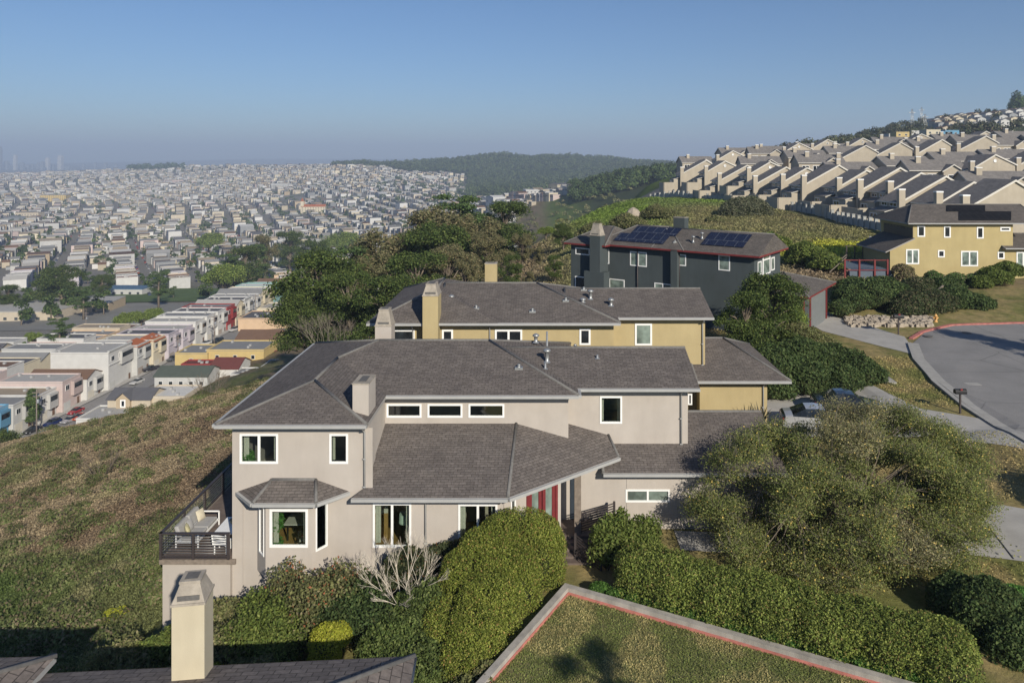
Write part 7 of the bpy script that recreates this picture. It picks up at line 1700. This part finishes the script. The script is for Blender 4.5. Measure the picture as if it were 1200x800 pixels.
# kerb wall with its red painted foot
KWm = mat_stucco('stained_concrete', (.42, .395, .36), .35)
WAL = empty('kerb_wall', (KC[0], KC[1], -17.5), 'low stained concrete wall with a red painted foot cornering round the lawn', 'low wall')
def wallseg(a, b, z0, z1, w, off, name, mat, e0=0, e1=0):
    A, Bv = Vector((*a, 0)), Vector((*b, 0)); d = (Bv - A).normalized(); nn = Vector((-d.y, d.x, 0)); A = A - d * e0; Bv = Bv + d * e1
    m = MB(); p = [A + nn * off, Bv + nn * off, Bv + nn * (off + w), A + nn * (off + w)]
    m.prism([(q.x, q.y) for q in p], z0, z1); return m.build(name, mat, WAL)
wallseg(KC, KRt, -18.2, -17.0, .26, 0, 'wall_arm', KWm, .0, 6); wallseg(KL, KC, -18.2, -17.004, .26, 0, 'wall_arm', KWm, 6, .26)
wallseg(KC, KRt, -18.2, -17.16, .035, -.036, 'painted_foot', M['foot'], .0, 6); wallseg(KL, KC, -18.2, -17.161, .035, -.036, 'painted_foot', M['foot'], 6, .0)
# entrance steps and railings
ST = empty('entrance_steps', (1.8, 32, -17.4), 'brown wooden entrance steps beside the tall hedge', 'steps')
for k in range(6):
    m = MB(); m.box(.7, 2.3, 32.6 - k * .36, 32.95 - k * .36, -18, -17.02 - k * .10); m.build('step', M['deckwood'], ST)
m = MB(); m.box(.4, 2.7, 32.96, 34.5, -18, -16.9); m.build('landing', M['deckwood'], ST)
def slat_rail(a, b, z0, z1, label, n=9):
    rt = empty('slatted_railing', (a[0], a[1], z0), label, 'railing', 'railings beside the entrance')
    for p, dz in ((a, 0), (b, z1 - z0)):
        m = MB(); m.box(p[0] - .05, p[0] + .05, p[1] - .05, p[1] + .05, z0 + dz - .3, z0 + dz + 1.12); m.build('post', M['metal_dark'], rt)
    for k in range(n):
        m = MB(); zz = .12 + k * .115; beam(m, (*a, z0 + zz), (*b, z1 + zz), .03, .045); m.build('slat', M['metal_dark'], rt)
slat_rail((1.75, 33.3), (3.35, 34.0), -17.1, -16.95, 'dark slatted railing between the porch post and the garage wall')
slat_rail((1.45, 31.9), (2.5, 31.1), -17.35, -17.75, 'dark slatted railing sloping down beside the steps')
LN = empty('wall_lamp', (1.15, yl - .1, -14.6), 'small dark lantern on the wall beside the narrow door', 'lantern'); m = MB(); m.box(1.07, 1.23, yl - .18, yl - .02, -14.75, -14.45); m.build('lantern_body', M['black'], LN)
m = MB(); m.box(1.05, 1.25, yl - .2, yl, -14.45, -14.41); m.build('lantern_cap', M['metal_dark'], LN)
# rocks, hydrant, mailboxes
rm = MB(); rr_g = random.Random(4)
for i in range(420):
    px = rr_g.uniform(992, 1092); Y = 72.6 + rr_g.random() * 3.6 + (1 - (px - 992) / 100) * 1.2; x = ax(px, Y)
    if x < 31.2: continue
    z = hz(x, Y); s = rr_g.uniform(.14, .34); V = []
    for a_, b_, c_ in ((-1, -1, -1), (1, -1, -1), (1, 1, -1), (-1, 1, -1), (-.7, -.7, 1), (.7, -.7, 1), (.7, .7, 1), (-.7, .7, 1)): V.append((x + a_ * s * rr_g.uniform(.7, 1.1), Y + b_ * s * rr_g.uniform(.7, 1.1), z + .1 + c_ * s * rr_g.uniform(.5, .9)))
    rm.faces(V, [(0, 3, 2, 1), (4, 5, 6, 7), (0, 1, 5, 4), (1, 2, 6, 5), (2, 3, 7, 6), (3, 0, 4, 7)])
tag(rm.build('rock_border', M['rock']), 'heap of pale rocks along the kerb', kind='stuff')
rb = MB(); rr_g = random.Random(8)
x, y, z = at(742, 250, 170); V = []
rb.lathe((x, y, z - 1.5), [(2.2, 0), (1.9, 1.4), (1.1, 2.4), (.2, 2.9)], 7, sm=False); rb.lathe((x + 2.2, y, z - 2), [(1.4, 0), (1.2, 1.2), (.5, 2.2), (.1, 2.4)], 6, sm=False); tag(rb.build('boulder', M['rock'], origin=(x, y, z)), 'grey rock outcrop on the crest of the green ridge', 'rock')
x, y = 40.2, 74.9; z = hz(x, y); HY = empty('fire_hydrant', (x, y, z), 'yellow orange fire hydrant behind the red kerb', 'hydrant')
m = MB(); m.lathe((x, y, z), [(.2, 0), (.2, .06), (.14, .07), (.14, .55), (.18, .56), (.18, .62), (.13, .64), (.10, .76), (.03, .82)], 14); m.build('hydrant_body', M['hydrant'], HY)
m = MB(); m.lathe((x - .26, y, z + .42), [(.07, 0), (.07, .52)], 10, axis='x'); m.lathe((x, y - .24, z + .40), [(.09, 0), (.09, .2)], 10, axis='y'); m.build('nozzle', M['hydrant'], HY)
def mailbox(x, y, label, s=1.0):
    z = hz(x, y); mb_ = empty('mailbox', (x, y, z), label, 'mailbox', 'mailboxes by the kerb')
    m = MB(); m.box(x - .05, x + .05, y - .05, y + .05, z - .2, z + 1.05 * s); m.build('post', M['metal_dark'], mb_)
    m = MB(); k = 8; z0 = z + 1.05 * s; a = .13 * s; L = .30 * s
    pr_ = [(-a, 0), (a, 0)] + [(a * math.cos(t), a * 1.0 + a * math.sin(t)) for t in np.linspace(0, math.pi, k)]
    m.poly([(x - L, y + u, z0 + v) for u, v in pr_]); m.poly([(x + L, y + u, z0 + v) for u, v in pr_][::-1])
    for i in range(len(pr_)): (u0, v0), (u1, v1) = pr_[i], pr_[(i + 1) % len(pr_)]; m.poly([(x - L, y + u0, z0 + v0), (x + L, y + u0, z0 + v0), (x + L, y + u1, z0 + v1), (x - L, y + u1, z0 + v1)])
    m.build('mailbox_body', M['black'], mb_); m = MB(); m.box(x - L * .2, x + L * .2, y - a - .03, y - a, z0 + .2 * s, z0 + .3 * s); m.build('flag', M['redtrim'], mb_)
mailbox(27.7, 48.6, 'black mailbox on a post in the dry grass beside the street', 1.25); mailbox(34.1, 70.2, 'dark mailbox on a post in front of the rock border', 1.5)
# red railed patio and the brown stair beside the mustard house
PD = empty('patio_deck', (42, 96, -15.4), 'blue grey patio with dark red railing against the mustard house', 'patio')
m = MB(); p0, p1 = at(990, 318, 95), at(1040, 322, 93); m.box(ax(990, 94), ax(1041, 94), 92.5, 103, -17.5, az(317, 93)); m.build('patio_floor', mat_plain('blue_grey_paving', (.10, .125, .16), .8, .12, 2), PD)
zt_ = az(317, 93)
for px in (990, 1007, 1025, 1040):
    m = MB(); x = ax(px, 92.4); m.box(x - .10, x + .10, 92.3, 92.5, zt_ - 1.2, zt_ + 1.5); m.build('railing_post', M['redtrim'], PD)
for zz in (.1, 1.35): m = MB(); m.box(ax(990, 92.4), ax(1040, 92.4), 92.36, 92.44, zt_ + zz, zt_ + zz + .1); m.build('rail', M['redtrim'], PD)
for k in range(6): m = MB(); x = ax(992 + k * 9.6, 103); m.box(x - .07, x + .07, 102.9, 103.05, zt_, zt_ + 2.0); m.build('railing_post', M['metal_dark'], PD)
m = MB(); m.box(ax(990, 103), ax(1040, 103), 102.95, 103.02, zt_ + 1.9, zt_ + 2.0); m.box(ax(990, 103), ax(1040, 103), 102.95, 103.02, zt_ + .9, zt_ + .96); m.build('rail', M['metal_dark'], PD)
OS = empty('outdoor_stair', (ax(980, 95), 95, -15.5), 'brown wooden stair climbing to the red railed patio', 'stair')
for k in range(9):
    m = MB(); x = ax(973 + k * 2.2, 94); m.box(x, x + .3, 93, 95.5, -17, zt_ - 1.4 + k * .2); m.build('step', M['wood'], OS)
m = MB(); beam(m, (ax(972, 93), 93, zt_ - .2), (ax(992, 93), 93, zt_ + 1.7), .08, .1); beam(m, (ax(972, 95.5), 95.5, zt_ - .2), (ax(992, 95.5), 95.5, zt_ + 1.7), .08, .1); m.build('handrail', M['wood'], OS)
fpz = hz(ax(1100, 84), 84); m = MB(); m.tube([at(1083, 355, 81), at(1105, 335, 83)], .13, 8); tag(m.build('fallen_pole', M['wood'], origin=at(1083, 355, 81)), 'leaning pale timber pole among the shrubs below the mustard house', 'pole')
m = MB(); q = at(1020, 277, 125); m.tube([(q[0], q[1], q[2] - 3), q], .25, 8); tag(m.build('marker_post', M['white'], origin=q), 'white marker post in the yellow flowers below the fence', 'post')
rf = empty('rustic_fence', (45, 88, -16), 'weathered low post and rail fence along the shrubs below the patio', 'fence')
for k in range(7):
    x, y = ax(1000 + k * 16, 88), 88; z = hz(x, y); m = MB(); m.tube([(x, y, z - .3), (x, y, z + 1.1)], .07, 6); m.build('post', M['wood'], rf)
m = MB()
for k in range(6):
    a = (ax(1000 + k * 16, 88), 88); b = (ax(1016 + k * 16, 88), 88); beam(m, (*a, hz(*a) + .95), (*b, hz(*b) + .95), .06, .1)
m.build('rail', M['wood'], rf)
# ------------------------------------------------------------------ cars
def car(col, label, x, y, z, rz, group, kind='sedan', s=1.0, roughness=.25):
    root = empty('car', (0, 0, 0), label, 'car', group)
    mt, nt, b = new_mat('car_paint'); b.inputs['Roughness'].default_value = roughness; b.inputs['Metallic'].default_value = .35; b.inputs['Coat Weight'].default_value = .8
    nn = N(nt, 'ShaderNodeTexNoise', Scale=3.0); r_ = ramp(nt, nn.outputs[0], [(.3, tuple(c * .92 for c in col)), (.7, tuple(c * 1.06 for c in col))]); nt.links.new(r_.outputs[0], b.inputs['Base Color'])
    if kind == 'sedan': S = [(0, .80, .34, .50, .55, .62), (.12, .86, .25, .58, .66, .72), (.9, .91, .2, .80, .80, .78), (1.35, .92, .2, .90, .90, .74), (2.05, .92, .2, .93, 1.38, .60), (2.6, .92, .2, .95, 1.44, .62), (3.2, .92, .2, .96, 1.40, .60), (4.0, .91, .2, .97, 1.02, .68), (4.45, .88, .24, .90, .96, .72), (4.6, .82, .32, .60, .86, .70)]
    elif kind == 'suv': S = [(0, .82, .38, .62, .70, .68), (.12, .88, .3, .75, .88, .76), (.9, .93, .25, .95, .98, .80), (1.2, .94, .25, 1.03, 1.05, .78), (1.8, .94, .25, 1.06, 1.62, .64), (2.6, .94, .25, 1.06, 1.68, .66), (3.9, .94, .25, 1.07, 1.64, .64), (4.4, .93, .25, 1.06, 1.12, .70), (4.5, .90, .3, .98, 1.02, .72), (4.6, .86, .38, .66, .9, .7)]
    else: S = [(0, .84, .42, .7, .8, .7), (.12, .92, .35, .85, .95, .78), (1.1, .96, .3, 1.02, 1.05, .8), (1.4, .96, .3, 1.1, 1.12, .78), (2.0, .96, .3, 1.12, 1.78, .66), (3.1, .96, .3, 1.12, 1.80, .66), (3.5, .96, .3, 1.10, 1.15, .8), (3.52, .96, .3, 1.05, .82, .84), (5.2, .96, .3, 1.05, .82, .84), (5.3, .94, .35, 1.0, 1.05, .8)]
    body = MB(); gl = MB(); n = len(S); S = S
    def ring(q): x_, w, zb_, belt, top, wt = q; return [(w * .93, zb_), (w, (zb_ + belt) / 2), (w * .965, belt), (wt, top), (0, top + .03)]
    R_ = [[(q[0], v, z_) for v, z_ in ring(q)] for q in S]
    for i in range(n - 1):
        for j in range(4):
            for sg in (1, -1):
                P = [R_[i][j], R_[i + 1][j], R_[i + 1][j + 1], R_[i][j + 1]]; P = [(a - 2.3, c * sg, d) for a, c, d in P]
                if sg < 0: P = P[::-1]
                tall = (S[i][4] - S[i][3] > .2) + (S[i + 1][4] - S[i + 1][3] > .2)
                g_ = (j == 2 and tall >= 1) or (j == 3 and tall == 1)
                (gl if g_ else body).poly(P, 0, not g_)
    for q, f_ in ((R_[0], 1), (R_[-1], -1)):
        P = [(a - 2.3, c, d) for a, c, d in q] + [(a - 2.3, -c, d) for a, c, d in q[::-1]]; body.poly(P if f_ < 0 else P[::-1])
    L = S[-1][0] - 2.3
    bo = body.build('body', mt, root); gl.build('windows', M['glass'], root)
    for xx in (-1.42, L - .95):
        for yy in (-1, 1):
            m = MB(); m.lathe((xx, yy * .80 - .11, .34), [(.22, 0), (.34, .02), (.34, .2), (.22, .22)], 18, axis='y'); w_ = m.build('wheel', M['tyre'], root)
            m = MB(); m.lathe((xx, yy * .93 - .01, .34), [(.21, 0), (.21, .02), (.06, .03)], 12, axis='y'); m.build('rim', M['galv'], w_)
    for yy in (-1, 1):
        m = MB(); m.box(-2.29, -2.2, yy * .62 - .14, yy * .62 + .14, .55, .66); m.build('headlight', M['white'], root); m = MB(); m.box(L - .06, L + .01, yy * .66 - .14, yy * .66 + .14, .68, .82); m.build('tail_light', M['redtrim'], root)
    root.location = (x, y, z); root.rotation_euler = (0, 0, R(rz)); root.scale = (s, s, s); return root
DG = 'cars on the driveway'
car((.02, .025, .03), 'dark blue black sedan parked on the concrete driveway behind the silver one', 20.7, 49.6, -17.07, 172, DG)
car((.50, .51, .53), 'silver sedan half hidden by the broad tree on the driveway', 17.6, 46.6, -17.07, 170, DG)
SG = 'cars on the near city street'
for col, kd, x, y, rz, lab in (((.40, .03, .04), 'sedan', -130.6, 205.6, 78, 'dark red car parked before the pink and white house'), ((.62, .10, .03), 'sedan', -126.7, 201.4, 75, 'orange red car in the middle of the near street'), ((.015, .03, .13), 'suv', -131.9, 197.8, 76, 'deep blue car parked beside the utility pole'), ((.03, .03, .035), 'sedan', -134.4, 193.5, 76, 'black car next to the deep blue one'),
                               ((.03, .03, .04), 'truck', -127, 238, 50, 'black pickup truck before the cream orange roofed house'), ((.6, .6, .6), 'sedan', -124.6, 226, 76, 'white car beside the small dormer house'), ((.10, .11, .12), 'suv', -124, 246.8, 78, 'dark grey car below the lilac houses'), ((.65, .65, .65), 'sedan', -120.8, 263.6, 60, 'white sedan parked before the red house'), ((.015, .02, .02), 'suv', -117.4, 266, 80, 'black car opposite the white sedan'),
                               ((.6, .6, .6), 'suv', -118.6, 283, 70, 'white car before the cream houses'), ((.4, .4, .42), 'sedan', -128.4, 199.5, 76, 'silver car between the blue and the orange one'), ((.03, .04, .05), 'sedan', -136, 186, 78, 'dark car at the low end of the street'), ((.5, .5, .5), 'sedan', -113, 310, 90, 'pale car at the top of the near street')):
    car(col, lab, x, y, hz(x, y) + .25, rz, SG, kd)
ysx = [160, 175, 194, 224, 261, 281, 330, 360]
sheet('street', [(xfac(y) + 2.6, y) for y in ysx[::-1]] + [(xfac(y) + 14, y) for y in ysx], ASP, .20, 3.0, label='asphalt of the near city street')
sheet('sidewalk', [(xfac(y) - .1, y) for y in ysx[::-1]] + [(xfac(y) + 2.55, y) for y in ysx], M['paving'], .33, 3.0, label='pavement before the row houses')
sheet('school_yard', [(-310, 340), (-205, 345), (-170, 372), (-165, 405), (-240, 420), (-320, 410)], mat_plain('pale_school_yard', (.20, .195, .18), .9, .12, .05), .25, 8.0, label='open paved school yard in the valley')
sheet('playing_field', [(ax(128, 430), 422), (ax(262, 430), 422), (ax(262, 500), 500), (ax(140, 500), 500)], mat_plain('playing_field_grass', (.075, .115, .03), .95, .15, .1), .4, 8.0, label='green playing field in the valley')
for k, (px, py) in enumerate(((1088, 394), (1133, 390), (1140, 450))):
    Y = 16.6 * F / (py - CY); x = ax(px, Y); m = MB(); m.lathe((x, Y, -16.58), [(.42, 0), (.42, .015), (.34, .016), (.33, .01)], 20) if k < 2 else m.box(x - .5, x + .5, Y - .3, Y + .3, -16.6, -16.567)
    tag(m.build('manhole_cover', M['slot'] if k < 2 else M['kerb'], origin=(x, Y, -16.58)), ('round iron manhole cover close to the red kerb', 'round iron manhole cover farther along the road', 'pale patch in the road surface across from the mailbox')[k], 'manhole cover' if k < 2 else 'road patch')
# utility poles
for k, (x, y, h, lab) in enumerate(((-132.2, 192, 12, 'tall grey utility pole beside the deep blue car'), (-117, 236, 11, 'utility pole behind the black pickup'), (-117, 262, 11, 'utility pole near the black car up the street'), (-205, 330, 11, 'utility pole at the edge of the school yard'), (-117, 300, 11, 'utility pole at the top of the near street'), (-95, 420, 14, 'utility pole beside the playing field'))):
    z = hz(x, y); up = empty('utility_pole', (x, y, z), lab, 'utility pole', 'utility poles'); m = MB(); m.tube([(x, y, z - 1), (x, y, z + h)], [.19, .13], 8); m.build('pole', M['pole'], up)
    m = MB(); m.box(x - 1.2, x + 1.2, y - .08, y + .08, z + h - 1, z + h - .8); m.box(x - .9, x + .9, y - .08, y + .08, z + h - 2, z + h - 1.82); m.build('crossarm', M['pole'], up)
    m = MB(); m.lathe((x + .35, y, z + h - 3.6), [(.3, 0), (.3, .9), (.1, 1.0)], 10); m.build('transformer', M['galv'], up)
for k, (px, Y, h) in enumerate(((1069, 700, 26), (1084, 690, 20), (1080, 800, 24))):
    x = ax(px, Y); z = hz(x, Y); m = MB()
    for sx, sy in ((-1, -1), (1, -1), (1, 1), (-1, 1)): m.tube([(x + sx * 2, Y + sy * 2, z), (x + sx * .4, Y + sy * .4, z + h)], .16, 4)
    for q in range(5): zz = z + h * (q + .5) / 5; e = 2 - 1.6 * (q + .5) / 5; m.box(x - e, x + e, Y - e - .1, Y - e + .1, zz, zz + .2); m.box(x - e, x + e, Y + e - .1, Y + e + .1, zz, zz + .2)
    m.box(x - 3, x + 3, Y - .15, Y + .15, z + h * .86, z + h * .88); tag(m.build('lattice_mast', M['galv'], origin=(x, Y, z)), 'thin lattice mast rising from the wooded hill, %s' % ('the tallest', 'a shorter one', 'the one behind')[k], 'mast', 'lattice masts')
